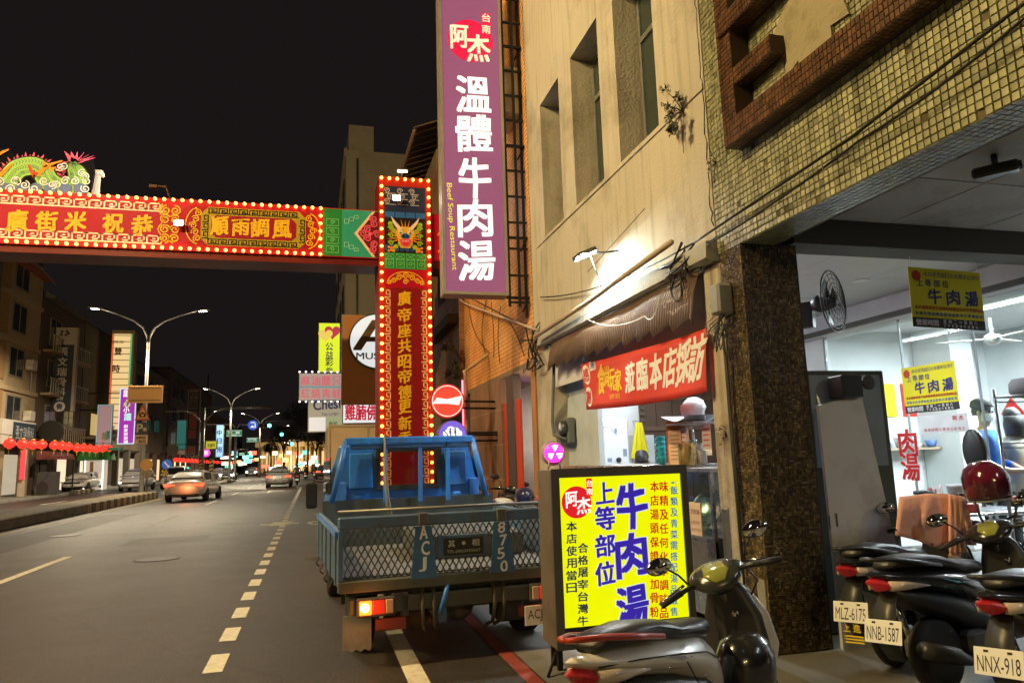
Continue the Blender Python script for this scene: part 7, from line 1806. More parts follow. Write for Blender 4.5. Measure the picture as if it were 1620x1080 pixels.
# black helmet hanging on the white scooter's hook
def helmet(loc, label, shell, rz=0, tilt=0, visor=True, s=1.0, col=None):
    t = thing('helmet', label, 'helmet', loc, rz); t.rotation_euler = Euler((R(tilt), 0, rz)); t.scale = (s,)*3
    pr = [(.001,.14),(.06,.132),(.105,.10),(.128,.05),(.132,0),(.128,-.05),(.118,-.09),(.105,-.085),(.112,-.05),(.118,0),(.1,.08),(.001,.125)]
    MB().lathe(pr, n=28).xf(Matrix.Diagonal((1.12,.95,1,1))).build('shell', shell, t)
    MB().lathe([(.121,-.088),(.126,-.082),(.126,-.094),(.116,-.096)], n=28).xf(Matrix.Diagonal((1.12,.95,1,1))).build('rim_trim', M('helmet_trim', (.4,.4,.38), .3, .6), t)
    if visor:
        v = MB(); n = 12
        for k in range(n):
            a0, a1 = R(-60+120*k/n), R(-60+120*(k+1)/n)
            v.add([(.156*math.cos(a0),.136*math.sin(a0),.03),(.156*math.cos(a1),.136*math.sin(a1),.03),(.160*math.cos(a1),.140*math.sin(a1),-.1),(.160*math.cos(a0),.140*math.sin(a0),-.1)], [(0,1,2,3)], smooth=True)
        v.build('visor', GLASS('visor_clear', (.75,.78,.8), .18), t)
    MB().tube([(.05,.12,-.08),(.04,.1,-.2),(0,0,-.24),(.04,-.1,-.2),(.05,-.12,-.08)], .008, 5).build('chin_strap', blackplastic, t)
    return t
dirn = Vector((math.cos(R(33)), math.sin(R(33)), 0))
helmet(Vector((1.42,3.08,0))+dirn*.80+Vector((.02,-.06,.50)), 'black round helmet hanging at the footwell of the white scooter', black_b, R(210), 0, False, 1.12)
s2, sg2 = scooter((3.80,4.36,.105), R(20), 'black scooter nearest the leaning board with plate MLZ-6175', black_b, M('decal_grey', (.2,.2,.22), .4), 'MLZ-6175', 10, 4, 'parked scooters', None, .55, .92)
s3, sg3 = scooter((3.62,3.80,.105), R(13), 'black scooter in the middle of the row with plate NNB-1587', black_b, M('decal_teal', (.03,.35,.35), .4), 'NNB-1587', 30, 5, 'parked scooters', None, .75, .92)
s4, sg4 = scooter((3.66,3.08,.105), R(12), 'dark scooter at the lower right corner with plate starting NNX', black_b, MATS['decal_teal'], 'NNX-918', 30, 5, 'parked scooters', None, .35, .92)
# yellow sticker on the first scooter's mud guard
ys_ = Matrix.Translation((-.484,0,.30)) @ Matrix.Rotation(R(-90), 4, 'Z')
mb = MB(); text(mb, [('上',-.045,.03,.05,.055),('進',.03,.03,.055,.055)], .03)
for i in range(3): mb.box(-.075,.075,-.026-i*.018,-.016-i*.018,0,.0)
mb2 = MB(); text(mb2, [('上',-.045,.03,.05,.055),('進',.03,.03,.055,.055)], .03); mb2.xf(ys_ @ FRONT); mb2.build('yellow_lettering', M('sticker_yellow', (.75,.55,.02), .5), s2)
mb2 = MB()
for i in range(3): mb2.quad((-.07,-.02-i*.02,.0),(.07,-.02-i*.02,.0),(.07,-.03-i*.02,.0),(-.07,-.03-i*.02,.0))
mb2.xf(ys_ @ FRONT); mb2.build('yellow_print', MATS['sticker_yellow'], s2)
# maroon helmet on a mirror
hp_ = GX(1560,765,4.55)
helmet(hp_, 'shiny maroon helmet with clear visor hung on a scooter mirror', M('helmet_maroon', (.10,.008,.025), .15, coat=.8), R(250), 8, True, 1.15)
# pink jacket draped over the handlebar of the first black scooter
jk = thing('pink_jacket', 'salmon pink jacket draped over the handlebars of the first black scooter', 'jacket', (0,0,0))
def jpt(px, py, y): return GY(px, py, y)
yj = 4.42
def cloth_panel(outline_top, outline_bot, n=18, m=10, wav=.02, y0=yj, ph=0.0):
    mb = MB(); vs = []
    def lerp_poly(poly, t):
        k = t*(len(poly)-1); i = min(int(k), len(poly)-2); f = k-i
        return (poly[i][0]*(1-f)+poly[i+1][0]*f, poly[i][1]*(1-f)+poly[i+1][1]*f)
    for j in range(m+1):
        v = j/m
        for i in range(n+1):
            u = i/n; a = lerp_poly(outline_top, u); b = lerp_poly(outline_bot, u)
            px, py = a[0]*(1-v)+b[0]*v, a[1]*(1-v)+b[1]*v
            fold = wav*(math.sin(u*17+ph)*.6+math.sin(u*31+2*ph+v*2)*.4)*(0.25+v)
            vs.append(GY(px, py, y0-.05*math.sin(PI*.5*min(1,v*2.2))-fold))
    mb.add(vs, [(j*(n+1)+i, j*(n+1)+i+1, (j+1)*(n+1)+i+1, (j+1)*(n+1)+i) for j in range(m) for i in range(n)], smooth=True)
    return mb
jm = M('jacket_pink', (.8,.42,.33), .9, var=.1, vs=8, bump=.35, bs=30)
def jadd(mb, n_):
    o = mb.build(n_, jm, jk); o.modifiers.new('thick', 'SOLIDIFY').thickness = .014
jadd(cloth_panel([(1422,787),(1460,782),(1490,781),(1522,787)], [(1416,846),(1440,852),(1452,855),(1478,866),(1500,862),(1524,858)]), 'body')
jadd(cloth_panel([(1500,783),(1512,784),(1524,787)], [(1501,874),(1512,877),(1524,872)], 8, 10, .01, yj-.045, 1), 'sleeve')
jadd(cloth_panel([(1516,785),(1526,788)], [(1526,861),(1543,862)], 6, 8, .01, yj-.015, 2), 'front_flap')
jadd(cloth_panel([(1502,872),(1523,870)], [(1504,881),(1520,880)], 6, 3, .005, yj-.05, 2), 'cuff')
mb = MB()
for px, py in ((1418,838),(1417,848),(1537,850),(1540,860),(1475,860)): mb.ball(GY(px,py,yj-.075), .007, 8, 5)
mb.build('button', blackplastic, jk)
# grey cloth on the second seat
gc = thing('grey_cloth', 'crumpled dark grey cloth and cap on the middle scooter seat', 'cloth', GX(1508,905,4.15))
for k, (dx, dy, dz, r, m_) in enumerate(((0,0,0,.13,'a'),(.08,.05,.03,.09,'b'),(-.07,-.03,.02,.08,'a'))):
    rg_ = [[((r*s*(1+.22*math.sin(j*3+i*2+k)))*math.cos(2*PI*i/16)+dx, (r*s*(1+.2*math.cos(j*2+i*3)))*math.sin(2*PI*i/16)*.8+dy, dz-.05+z+.012*math.sin(i*4+j)) for i in range(16)] for j, (s, z) in enumerate(((1,0),(1.02,.03),(.8,.07),(.45,.1),(.1,.11)))]
    MB().loft(rg_).build('fold', M('cloth_grey_%s' % m_, (.10,.10,.11) if m_ == 'a' else (.16,.165,.17), .95, bump=.4, bs=25), gc)
# scooters behind the truck
scooter((2.58,10.9,.006), R(-98), 'white fronted scooter facing the camera behind the truck bed', M('scooter_cream', (.6,.52,.45), .35), dec, None, 20, 5, 'parked scooters behind the truck')
scooter((3.12,12.3,.106), R(-100), 'dark scooter with chrome parts beside the brown pier', black_b, M('decal_red', (.5,.03,.03), .4), None, 25, 5, 'parked scooters behind the truck')
scooter((2.95,11.1,.006), R(-80), 'red and white scooter beyond the truck side near the red posts', M('scooter_red', (.4,.03,.03), .3), MATS['decal_grey'], None, -20, 5, 'parked scooters behind the truck')
helmet((2.78,9.72,1.02), 'black helmet with blue graphics resting on a scooter behind the truck', M('helmet_blueblack', (.02,.02,.05), .2, coat=.6, var=.9, vs=14), R(-80), 0, True, 1.05)

# ================================================================== cars: x across, y forward (front at +y), origin on the ground at the centre
carglass = M('car_glass', (.015,.018,.02), .05, spec=1.0, var=.02)
def car(loc, rz, label, paint, L=4.7, Wd=1.82, H=1.45, kind='sedan', group='cars on the street', head=0.0, tail=0.0, plate='', front_plate=True):
    t = thing('car', label, 'car', loc, rz, group)
    hw = Wd/2; B = lambda mb, n_, m_, p=None: mb.build(n_, m_, p or t)
    def ring(y, w_, zb, zt, n=20):
        out = []
        zc = (zb+zt)/2; hh = (zt-zb)/2
        for k in range(n):
            th = 2*PI*k/n; c, s = math.cos(th), math.sin(th); p = 3.6
            xx = w_*math.copysign(abs(c)**(2/p), c); zz = hh*math.copysign(abs(s)**(2/p), s)
            xx *= 1-.05*max(0, zz/hh)
            out.append((xx, y, zc+zz))
        return out
    h2 = L/2
    if kind == 'sedan': st_ = [(-h2,.62,.42,.72),(-h2+.06,.82,.32,.92),(-h2+.25,.95,.24,1.02),(-h2+.9,1,.2,1.0),(-.3,1.0,.18,.96),(.6,1,.18,.95),(h2-1.25,.99,.2,.93),(h2-.55,.95,.22,.84),(h2-.15,.85,.26,.74),(h2,.62,.34,.6)]
    else: st_ = [(-h2,.75,.4,.9),(-h2+.08,.9,.32,1.0),(-h2+.4,.98,.26,1.06),(0,1,.24,1.06),(h2-1.3,1,.24,1.06),(h2-.5,.97,.26,1.0),(h2-.12,.9,.3,.88),(h2,.72,.38,.72)]
    B(MB().loft([ring(y, w_*hw, zb, zt) for y, w_, zb, zt in st_]), 'body', paint)
    zb = .93 if kind == 'sedan' else 1.03
    if kind == 'sedan': gh = [(-h2+.45,.72,zb,zb+.05),(-h2+.95,.70,zb,H-.13),(-h2+1.5,.66,zb,H-.02),(-.1,.66,zb,H),(.45,.67,zb,H-.05),(.95,.7,zb,zb+.30),(1.3,.72,zb,zb+.04)]
    else: gh = [(-h2+.12,.76,zb,zb+.1),(-h2+.4,.74,zb,H-.1),(-h2+1.2,.72,zb,H-.01),(.0,.72,zb,H),(.5,.72,zb,H-.06),(1.05,.74,zb,zb+.28),(1.35,.76,zb,zb+.04)]
    def gring(y, w_, z0, z1):
        b, tp = w_*hw*1.18, w_*hw
        zt = max(z1, z0+.02); k = (zt-z0)/(H-zb); tp = b*(1-.2*k)
        return [(-b,y,z0),(-tp,y,zt-.05*k),(-tp+.12,y,zt),(0,y,zt+.012*k),(tp-.12,y,zt),(tp,y,zt-.05*k),(b,y,z0)]
    B(MB().loft([gring(*g) for g in gh], cap=True), 'cabin', paint)
    # glass sheets just proud of the cabin
    def panel(g0, g1, a, b_, out=.008):
        r0, r1 = gring(*g0), gring(*g1)
        def P(u, v): 
            A0 = [r0[1], r0[2], r0[3], r0[4], r0[5]]; A1 = [r1[1], r1[2], r1[3], r1[4], r1[5]]
            k = u*4; i = min(int(k), 3); f = k-i
            p = Vector(A0[i]).lerp(Vector(A0[i+1]), f).lerp(Vector(A1[i]).lerp(Vector(A1[i+1]), f), v); return p
        mb = MB(); n = 8; vs = []
        nv = (P(.5,1)-P(.5,0)).cross(Vector((1,0,0))).normalized()
        if nv.z < 0: nv = -nv
        for v in (a, b_):
            for i in range(n+1): vs.append(P(.06+.88*i/n, v)+nv*out)
        mb.add(vs, [(i,i+1,n+2+i,n+1+i) for i in range(n)], smooth=True); return mb
    if kind == 'sedan':
        B(panel(gh[0], gh[2], .12, .9, .055), 'rear_window', carglass); B(panel(gh[4], gh[6], .12, .92, .02), 'windscreen', carglass)
    else:
        B(panel(gh[0], gh[1], .12, .9, .02), 'rear_window', carglass); B(panel(gh[4], gh[6], .12, .92, .02), 'windscreen', carglass)
    for s in (-1, 1):
        ya_, yb_ = (-h2+1.0, .95) if kind == 'sedan' else (-h2+.55, 1.0)
        b = gh[3][1]*hw*1.18; tp = b*.8
        xz = lambda z: s*(b+(tp-b)*((z-zb)/(H-zb))+.006)
        z0_, z1_ = zb+.05, H-.12; cb_ = -.15
        for (p0, p1, q1, q0) in (((ya_+.1,z0_),(cb_-.04,z0_),(cb_-.04,z1_),(ya_+.4,z1_)), ((cb_+.04,z0_),(yb_-.05,z0_),(yb_-.5,z1_),(cb_+.04,z1_))):
            B(MB().add([(xz(z), y, z) for y, z in (p0, p1, q1, q0)], [(0,1,2,3)]), 'side_window', carglass)
        B(MB().bbox(s*(hw+.06)-.08, s*(hw+.06)+.08, .82, .92, zb+.02, zb+.15, .03), 'mirror', paint)
        for y in (-h2+.9, h2-.85):
            w = wheel(s*(hw-.1), y, .33, .2, t); 
        # lamps
        tlm = E('car_tail_%.1f' % tail, (1,.07,.025), tail, (.3,.02,.02)) if tail else M('car_tail_off', (.3,.02,.02), .2)
        zt_ = .80 if kind == 'sedan' else .92
        B(MB().prism([(s*.40*hw,zt_-.03),(s*.93*hw,zt_-.06),(s*.95*hw,zt_+.07),(s*.42*hw,zt_+.03)], -h2+.02, -h2+.20, 'y'), 'tail_light', tlm)
        hm = E('car_head_%.1f' % head, (1,.96,.9), head) if head else M('car_head_off', (.5,.52,.55), .1, spec=1)
        B(MB().prism([(s*.5*hw,.60),(s*.86*hw,.64),(s*.88*hw,.74),(s*.52*hw,.69)], h2-.22, h2-.035, 'y'), 'headlight', hm)
        hd = MB()
        for z_ in (.72,): hd.bbox(s*(hw*.985), s*(hw*.985)+s*.02 if s > 0 else s*hw*.985+.0, -.6, -.45, z_, z_+.03, .005) if s > 0 else hd.bbox(s*hw*.985-.02, s*hw*.985, -.6, -.45, z_, z_+.03, .005)
        B(hd, 'door_handle', chrome)
    pm_ = M('scooter_plate_white')
    B(MB().box(-.19,.19,-h2-.006,-h2+.03,.50 if kind != 'sedan' else .70,.66 if kind != 'sedan' else .80), 'rear_plate', pm_)
    B(MB().box(-.19,.19,h2-.03,h2+.006,.42,.54), 'front_plate', pm_)
    B(MB().box(-.55*hw/.9,.55*hw/.9,h2-.12,h2+.002,.56,.69), 'grille', blackplastic)
    B(MB().bbox(-.8*hw,.8*hw,h2-.2,h2-.01,.26,.36,.02), 'lower_grille', blackplastic)
    B(MB().bbox(-.75*hw,.75*hw,-h2+.02,-h2+.2,.26,.38,.02), 'rear_diffuser', blackplastic)
    return t
pearl = M('car_pearl_white', (.8,.78,.74), .25, coat=.8, var=.04)
silver = M('car_silver', (.42,.42,.42), .28, .5, coat=.6, var=.05)
greyw = M('car_grey_white', (.5,.5,.5), .3, coat=.6, var=.05)
car((-5.62, 40.2, 0), R(-4), 'white sedan with glowing tail lights driving away next to the striped kerb', pearl, 4.8, 1.86, 1.46, tail=3.5)
light('brake_glow', 'POINT', (-5.62,37.5,.7), 10, (1,.25,.08), None, .2)
car((-2.28, 58.2, 0), 0, 'silver sedan with red tail lights driving away in the middle lane', silver, 4.5, 1.78, 1.45, tail=3.0)
c1 = GZ(110,779)
car((-17.0, 64.5, .13), R(180-6), 'white sedan parked facing the camera below the left shops', pearl, 4.5, 1.8, 1.42)
car((-12.9, 63.0, 0), R(180), 'grey sport utility car with a lit headlamp approaching beyond the lamp post', greyw, 4.6, 1.85, 1.66, 'suv', head=9)
car((-10.6, 66.0, 0), R(180), 'white van-like car beside the lamp post, half hidden by the sedan', pearl, 4.7, 1.85, 1.78, 'suv')
car((-9.9, 98, 0), R(180), 'approaching car with dazzling headlights beyond the median', silver, 4.6, 1.8, 1.5, head=60)
car((-12.6, 112, 0), R(180), 'farther approaching car with headlights on', greyw, 4.6, 1.8, 1.5, head=45)
car((-9.6, 132, 0), R(180), 'distant approaching car, third of the oncoming headlights', silver, 4.6, 1.8, 1.5, head=45)
car((-3.3, 88, 0), 0, 'dark distant car with tail lights behind the silver sedan', M('car_dark', (.03,.03,.035), .3, coat=.5), 4.5, 1.8, 1.5, tail=6)
car((1.3, 84, 0), 0, 'far parked car with red lights at the right kerb', M('car_dark'), 4.5, 1.8, 1.5, tail=5)

# ================================================================== left side of the street
XL = -18.0
beige_c = M('beige_concrete', (.36,.27,.155), .85, var=.15, vs=.5, dirt=.7, ds=.35, dcol=(.16,.11,.06), bump=.15, bs=10)
dark_c = M('dark_concrete', (.10,.085,.06), .9, var=.2, vs=.4, dirt=.6, ds=.4)
LX = lambda px, py, x=XL: GX(px, py, x)
def lbuild(name, label, y0, y1, z1, wall, x=XL, depth=14, zb=3.6):
    t = thing(name, label, 'building', (x, (y0+y1)/2, .13))
    par(MB().box(x-depth, x, y0, y1, zb, z1).build('upper_wall', wall), t)
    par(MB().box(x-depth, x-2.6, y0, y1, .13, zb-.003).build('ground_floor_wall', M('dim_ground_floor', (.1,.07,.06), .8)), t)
    par(MB().box(x-depth, x-.05, y0+.05, y1-.05, z1, z1+.25).build('roof', M('roof_dark', (.06,.055,.05), .9)), t)
    y = y0+.3
    while y < y1:
        par(MB().box(x-.5, x-.02, y, y+.5, .13, zb-.003).build('arcade_pillar', wall), t); y += (y1-y0-1.1)/max(1, round((y1-y0)/4.5))
    return t
winm = M('left_window_dark', (.02,.022,.024), .15, spec=.8)
def lwin(t, y0, y1, z0, z1, x=XL, mat=None, frame=True):
    e = thing('window', None, None); e.parent = t; e.matrix_parent_inverse = t.matrix_basis.inverted()
    MB().box(x-.03, x+.02, y0, y1, z0, z1).build('pane', mat or winm, e)
    if frame:
        f = MB(); f.box(x-.02,x+.05,y0-.08,y0,z0-.08,z1+.08); f.box(x-.02,x+.05,y1,y1+.08,z0-.08,z1+.08); f.box(x-.02,x+.05,y0,y1,z1,z1+.08); f.box(x-.02,x+.07,y0,y1,z0-.08,z0); f.box(x-.02,x+.04,(y0+y1)/2-.03,(y0+y1)/2+.03,z0,z1)
        f.build('frame', M('left_frame', (.2,.17,.13), .6), e)
b = lbuild('beige_building', 'beige concrete building with dark windows at the left edge', 30, 56, 15.5, beige_c)
for k, z in enumerate((4.6, 7.6, 10.4, 13.2)):
    for y in (36, 40.8, 45.2, 51.2): lwin(b, y, y+2.2, z, z+1.7)
    par(MB().box(XL+.003, XL+.06, 48.4, 50.4, z-.4, z+2.2).build('recess_panel', M('brown_infill', (.3,.17,.07), .8)), b)
for (y, z) in ((38.6,5.0),(43.2,8.0),(43.4,5.0),(53.6,8.2),(53.8,4.9),(38.8,10.8)):
    par(MB().bbox(XL+.06,XL+.5,y,y+.9,z,z+.65,.03).build('air_unit', M('ac_casing')), b); par(MB().tube([(XL+.1,y+.9,z+.2),(XL+.08,y+1.2,z-.4),(XL+.06,y+1.2,z-1.6)], .04, 5).build('drain_hose', M('hose_grey')), b)
for z in (3.6, 6.6, 9.5, 12.4): par(MB().box(XL+.002, XL+.14, 30, 55.98, z, z+.28).build('floor_band', beige_c), b)
par(MB().box(XL+.01, XL+.5, 47.2, 47.8, 3.6, 15.6).build('dark_fin', dark_c), b)
par(MB().box(XL-3, XL+.6, 50.5, 56.3, 14.6, 14.75).build('roof_canopy', M('roof_red', (.25,.06,.04), .6)), b)
par(MB().tube([(XL+.6,50,15.4),(XL+.6,56.4,14.5)], .06, 6).build('canopy_edge', galv), b)
b = lbuild('dark_balcony_building', 'dark narrow building with a railed balcony behind the bone clinic sign', 56.2, 66, 13.4, M('brown_dark_wall', (.09,.065,.045), .9))
for z in (4.4, 7.6, 10.6):
    lwin(b, 58, 60.2, z, z+1.8); lwin(b, 62, 64.4, z, z+1.8)
    rl_ = MB()
    for i in range(18): rl_.box(XL+.55, XL+.6, 57+.5*i, 57.06+.5*i, z-.6, z+.4)
    rl_.box(XL+.53, XL+.62, 56.9, 65.8, z+.4, z+.46); par(rl_.build('balcony_railing', M('railing_pale', (.4,.36,.28), .6)), b); par(MB().box(XL+.002, XL+.65, 56.8, 65.9, z-.75, z-.6).build('balcony_slab', beige_c), b)
par(MB().prism([(XL-6,13.66),(XL+.5,13.66),(XL+.5,13.8),(XL-3,15.6),(XL-6,15.6)], 57, 65.5, 'y').build('rooftop_shed', M('shed_metal', (.13,.12,.1), .6, .3)), b)
b = lbuild('windowless_dark_building', 'dark windowless building beside the tall cream lit panel', 66.2, 84, 13.6, dark_c)
lwin(b, 69, 74, 4.6, 6.4, mat=E('warm_window', (.9,.62,.22), .55)); par(MB().box(XL+.002, XL+1.6, 66.3, 75, 4.2, 4.35).build('terrace_slab', beige_c), b)
rl_ = MB()
for i in range(24): rl_.box(XL+1.5, XL+1.54, 66.4+.36*i, 66.44+.36*i, 4.36, 5.3)
rl_.box(XL+1.48, XL+1.56, 66.3, 75, 5.3, 5.36); par(rl_.build('terrace_railing', black_steel), b)
lp_ = thing('cream_lit_panel', 'very tall cream backlit sign panel with two dark characters', 'shop sign', (XL+1, 71, 6))
ya_, yb_ = 78.2, 83.9
YL = 70.5
x0, x1 = GY(177,600,YL).x, GY(203,600,YL).x; z0_, z1_ = GY(185,680,YL).z, GY(185,528,YL).z
par(MB().box(x0-.2,x1+.3,YL+.06,YL+1.2,z0_-.3,z1_+.35).build('case', M('panel_case', (.45,.33,.2), .6)), lp_); par(MB().box(x0,x1,YL,YL+.055,z0_,z1_).build('face', E('cream_backlit', (.85,.60,.26), .95)), lp_)
sl_ = MB()
zz = z0_
while zz < z1_: sl_.box(x0,x1,YL-.02,YL-.003,zz,zz+.06); zz += .55
par(sl_.build('slat', M('panel_slat', (.4,.28,.12), .6)), lp_)
px_text(lp_, YL, [('雙',187,556,11,11),('時',184,583,11,12)], M('print_dark', (.08,.07,.06), .6), .03, lift=.03)
px_text(lp_, YL, [('SUPER DRY',187,541,20,4)], M('print_dark'), .02, lift=.03)
for xx, cc_ in ((x0-.12,(.8,.1,.03)),(x1+.06,(.05,.5,.25))): par(MB().box(xx,xx+.06,YL-.03,YL+.03,z0_,z1_).build('neon_edge', E('edge_%.2f' % cc_[0], cc_, 1.1)), lp_)
b = lbuild('grey_low_building', 'grey concrete building behind the warning sign', 84.2, 104, 13.0, M('grey_left_wall', (.22,.17,.12), .9, dirt=.6, ds=.4), XL-.2)
for y in (86,91,96): lwin(b, y, y+3.4, 10.0, 11.8, XL-.2); lwin(b, y, y+3.4, 6.0, 7.8, XL-.2)
b = lbuild('brown_corner_building', 'brown building with vertical shop signs farther down the left side', 104.2, 146, 14.6, M('brown_left_wall', (.16,.10,.08), .9, dirt=.5, ds=.3))
for y in (106,112,118,124,130,136):
    for z in (4.5,7.8,11): lwin(b, y, y+3.6, z, z+1.9)
par(MB().tube([(XL,140,14.6),(XL,140,18)], .1, 5).build('antenna', black_steel), b)
b = lbuild('far_left_building', 'dim building at the far end of the left side', 146.3, 210, 11.5, M('far_left_wall', (.10,.08,.07), .9))
for y in range(148,206,7): lwin(b, y, y+4, 4.5, 6.3, frame=False); lwin(b, y, y+4, 8, 9.8, frame=False)
# shop openings on the ground floor at the left
for k, (y0, y1, col, st2) in enumerate(((33,38,(1,.8,.55),.25),(44,49,(1,.7,.4),.22),(57,61,(1,.85,.6),.25),(70,77,(1,.8,.55),.5),(80,83,(.95,1,.95),.8),(88,98,(1,.85,.6),.3),(106,118,(1,.6,.35),.6),(122,138,(1,.7,.4),.8))):
    o = MB().box(XL-2.55, XL-2.45, y0, y1, .15, 2.9).build('lit_shopfront', E('shopfront_%d' % k, col, st2*1.8)); tag(o, ['dim shopfront under the beige building at the left edge','dark shopfront beside the fire hydrant','shopfront behind the parked white sedan','warm lit shopfront under the dark windowless building','white lit shopfront by the green kiosk','shopfront behind the approaching cars','warm shopfront under the brown building','farthest lit shopfront on the left side'][k], 'shopfront')
# arched maroon awning with its kiosk
ma = thing('maroon_awning', 'rounded maroon canopy over a dark shop entrance on the left', 'awning', (XL+1.2, 57.5, .13))
cv = MB(); n = 12
for i in range(n):
    a0, a1 = PI/2*i/n, PI/2*(i+1)/n
    cv.add([(1.0*math.sin(a0)-.6,-2.4,2.3+.6*math.cos(a0)),(1.0*math.sin(a0)-.6,2.4,2.3+.6*math.cos(a0)),(1.0*math.sin(a1)-.6,2.4,2.3+.6*math.cos(a1)),(1.0*math.sin(a1)-.6,-2.4,2.3+.6*math.cos(a1))], [(0,1,2,3)], smooth=True)
cv.add([(1.0*math.sin(PI/2*i/n)-.6,-2.4,2.3+.6*math.cos(PI/2*i/n)) for i in range(n+1)]+[(-.6,-2.4,2.3)], [tuple(range(n+2))])
co = cv.build('canopy', M('canopy_maroon', (.16,.04,.03), .6, dirt=.4), ma)
for y in (-2.2, 2.2): MB().box(.3,.38,y-.05,y+.05,0,2.3).build('post', black_steel, ma)
MB().box(-.5,.6,-2.3,-1.5,0,1.5).build('counter', M('dark_counter', (.06,.055,.06), .5), ma)
ps2 = thing('round_wall_sign', 'round beige sign disc above the maroon canopy', 'shop sign', (XL+1.0, 56.4, 4.3)); pd2 = disc_mb(0,0,0,.72,30,.15).build('disc', M('disc_beige', (.45,.36,.22), .6), ps2); MB().tube([(0,.05,0),(-.95,.05,0)], .04, 6).build('bracket', black_steel, ps2)
rgm = MB(); rgm.lathe([(.72,-.16),(.76,-.16),(.76,.0),(.72,.0)], (0,0,0), 'y', 30); rgm.build('rim', black_steel, ps2)
# left wall sign (blue-white box)
ws = thing('clinic_box_sign', 'white and dark blue horizontal clinic sign on the left wall', 'shop sign', (XL+.6, 50, 4.6))
a, b_ = LX(4,675,XL+.6), LX(55,705,XL+.6)
par(MB().box(XL+.05,XL+.59,a.y,b_.y,b_.z,a.z+.5).build('case', M('sign_case_white', (.6,.56,.5), .5)), ws); par(MB().box(XL+.591,XL+.6,a.y+1.6,b_.y,b_.z+.1,a.z+.4).build('face', M('sign_dark_blue', (.02,.05,.07), .5)), ws)
mb = MB(); row_text(mb, '張文瑞骨科', a.y+2.0, b_.y-.3, (a.z+b_.z)/2+.25, .8); mb.xf(Matrix(((0,0,1,XL+.606),(1,0,0,0),(0,1,0,0),(0,0,0,1)))); par(mb.build('lettering', M('faint_white', (.5,.52,.55), .6)), ws)
# big clinic sign
YC = 59.0
cs_ = thing('bone_clinic_sign', 'tall dark blue vertical clinic sign with white characters and a small logo on top', 'shop sign', (GY(100,650,YC).x, YC, GY(100,650,YC).z))
x0, x1 = GY(84,600,YC).x, GY(114,600,YC).x; z0_, z1_ = GY(96,650,YC).z, GY(104,518,YC).z; zz = GY(100,545,YC).z
par(MB().box(x0,x1+.18,YC+.02,YC+.5,z0_,z1_).build('case', M('clinic_case', (.4,.33,.26), .5)), cs_); par(MB().box(x0,x1,YC,YC+.018,z0_,zz-.003).build('face', M('clinic_navy', (.015,.03,.055), .4)), cs_); par(MB().box(x0,x1,YC,YC+.018,zz,z1_).build('top_face', M('clinic_white', (.42,.37,.34), .5)), cs_)
px_text(cs_, YC, [('張',100,556,15,13),('文',99,572,15,13),('瑞',98,588,15,13),('骨',97,604,15,13),('科',96,619,15,13),('診所',95,630,10,6)], M('clinic_print', (.6,.55,.52), .5), .02, lift=.01)
p = GY(102,527,YC)
for dx, dz, c in ((-.16,.12,(.03,.03,.08)),(.16,.14,(.03,.03,.08)),(-.2,-.1,(.03,.03,.1)),(.1,-.12,(.25,.02,.04)),(.26,-.02,(.03,.03,.12))): par(disc_mb(p.x+dx,p.z+dz,YC-.002,.1,12,.004).build('logo_dot', M('logo_%.2f_%.2f' % (c[0],c[2]), c, .5)), cs_)
p = GY(94,643,YC); par(disc_mb(p.x,p.z,YC-.002,.36,20,.004).build('emblem_disc', M('clinic_print')), cs_); px_text(cs_, YC, [('骨',94,643,9,9)], M('clinic_navy'), .04, lift=.014)
par(MB().tube([(x0,YC+.25,z1_-.5),(XL,YC+.25,z1_-.5)], .05, 5).tube([(x0,YC+.25,z0_+.5),(XL,YC+.25,z0_+.5)], .05, 5).build('bracket', black_steel), cs_)
# pink-grey sign and purple sign
def left_sign(name, label, px0, py0, px1, py1, Y, face, texts=(), case=None, edge=None):
    a, b_ = GY(px0,py0,Y), GY(px1,py1,Y)
    t = thing(name, label, 'shop sign', ((a.x+b_.x)/2, Y, b_.z))
    par(MB().box(a.x-.1,b_.x+.1,Y+.02,Y+.4,b_.z-.1,a.z+.1).build('case', case or M('sign_box_case', (.25,.24,.23), .5, .3)), t); par(MB().box(a.x,b_.x,Y,Y+.018,b_.z,a.z).build('face', face), t)
    if edge:
        e = MB(); w_ = .07; e.box(a.x-.1,a.x-.1+w_,Y-.02,Y+.015,b_.z-.1,a.z+.1); e.box(b_.x+.1-w_,b_.x+.1,Y-.02,Y+.015,b_.z-.1,a.z+.1); e.box(a.x-.03,b_.x+.03,Y-.02,Y+.015,a.z+.03,a.z+.1); e.box(a.x-.03,b_.x+.03,Y-.02,Y+.015,b_.z-.1,b_.z-.03); par(e.build('lit_edge', edge), t)
    for s, px, py, w_, h_, m_ in texts: px_text(t, Y, [(s,px,py,w_,h_)], m_, .03, lift=.012)
    par(MB().tube([(a.x,Y+.2,a.z-.3),(min(XL,a.x-.5),Y+.2,a.z-.3)], .05, 5).build('bracket', black_steel), t)
    return t
dimpink = E('dim_pink_lit', (.42,.24,.24), .7)
left_sign('pink_vertical_sign', 'pale pink vertical banner sign with faint flowers', 157, 642, 172, 716, 66, dimpink, [('花',165,690,8,12,M('dim_lime', (.35,.5,.15), .6)),('茶',171,688,7,14,M('dim_teal', (.1,.45,.3), .6)),('坊',164,704,8,10,wht)], None, E('teal_edge', (.3,.55,.5), .6))
vio = E('violet_sign_lit', (.33,.025,.36), 1.0)
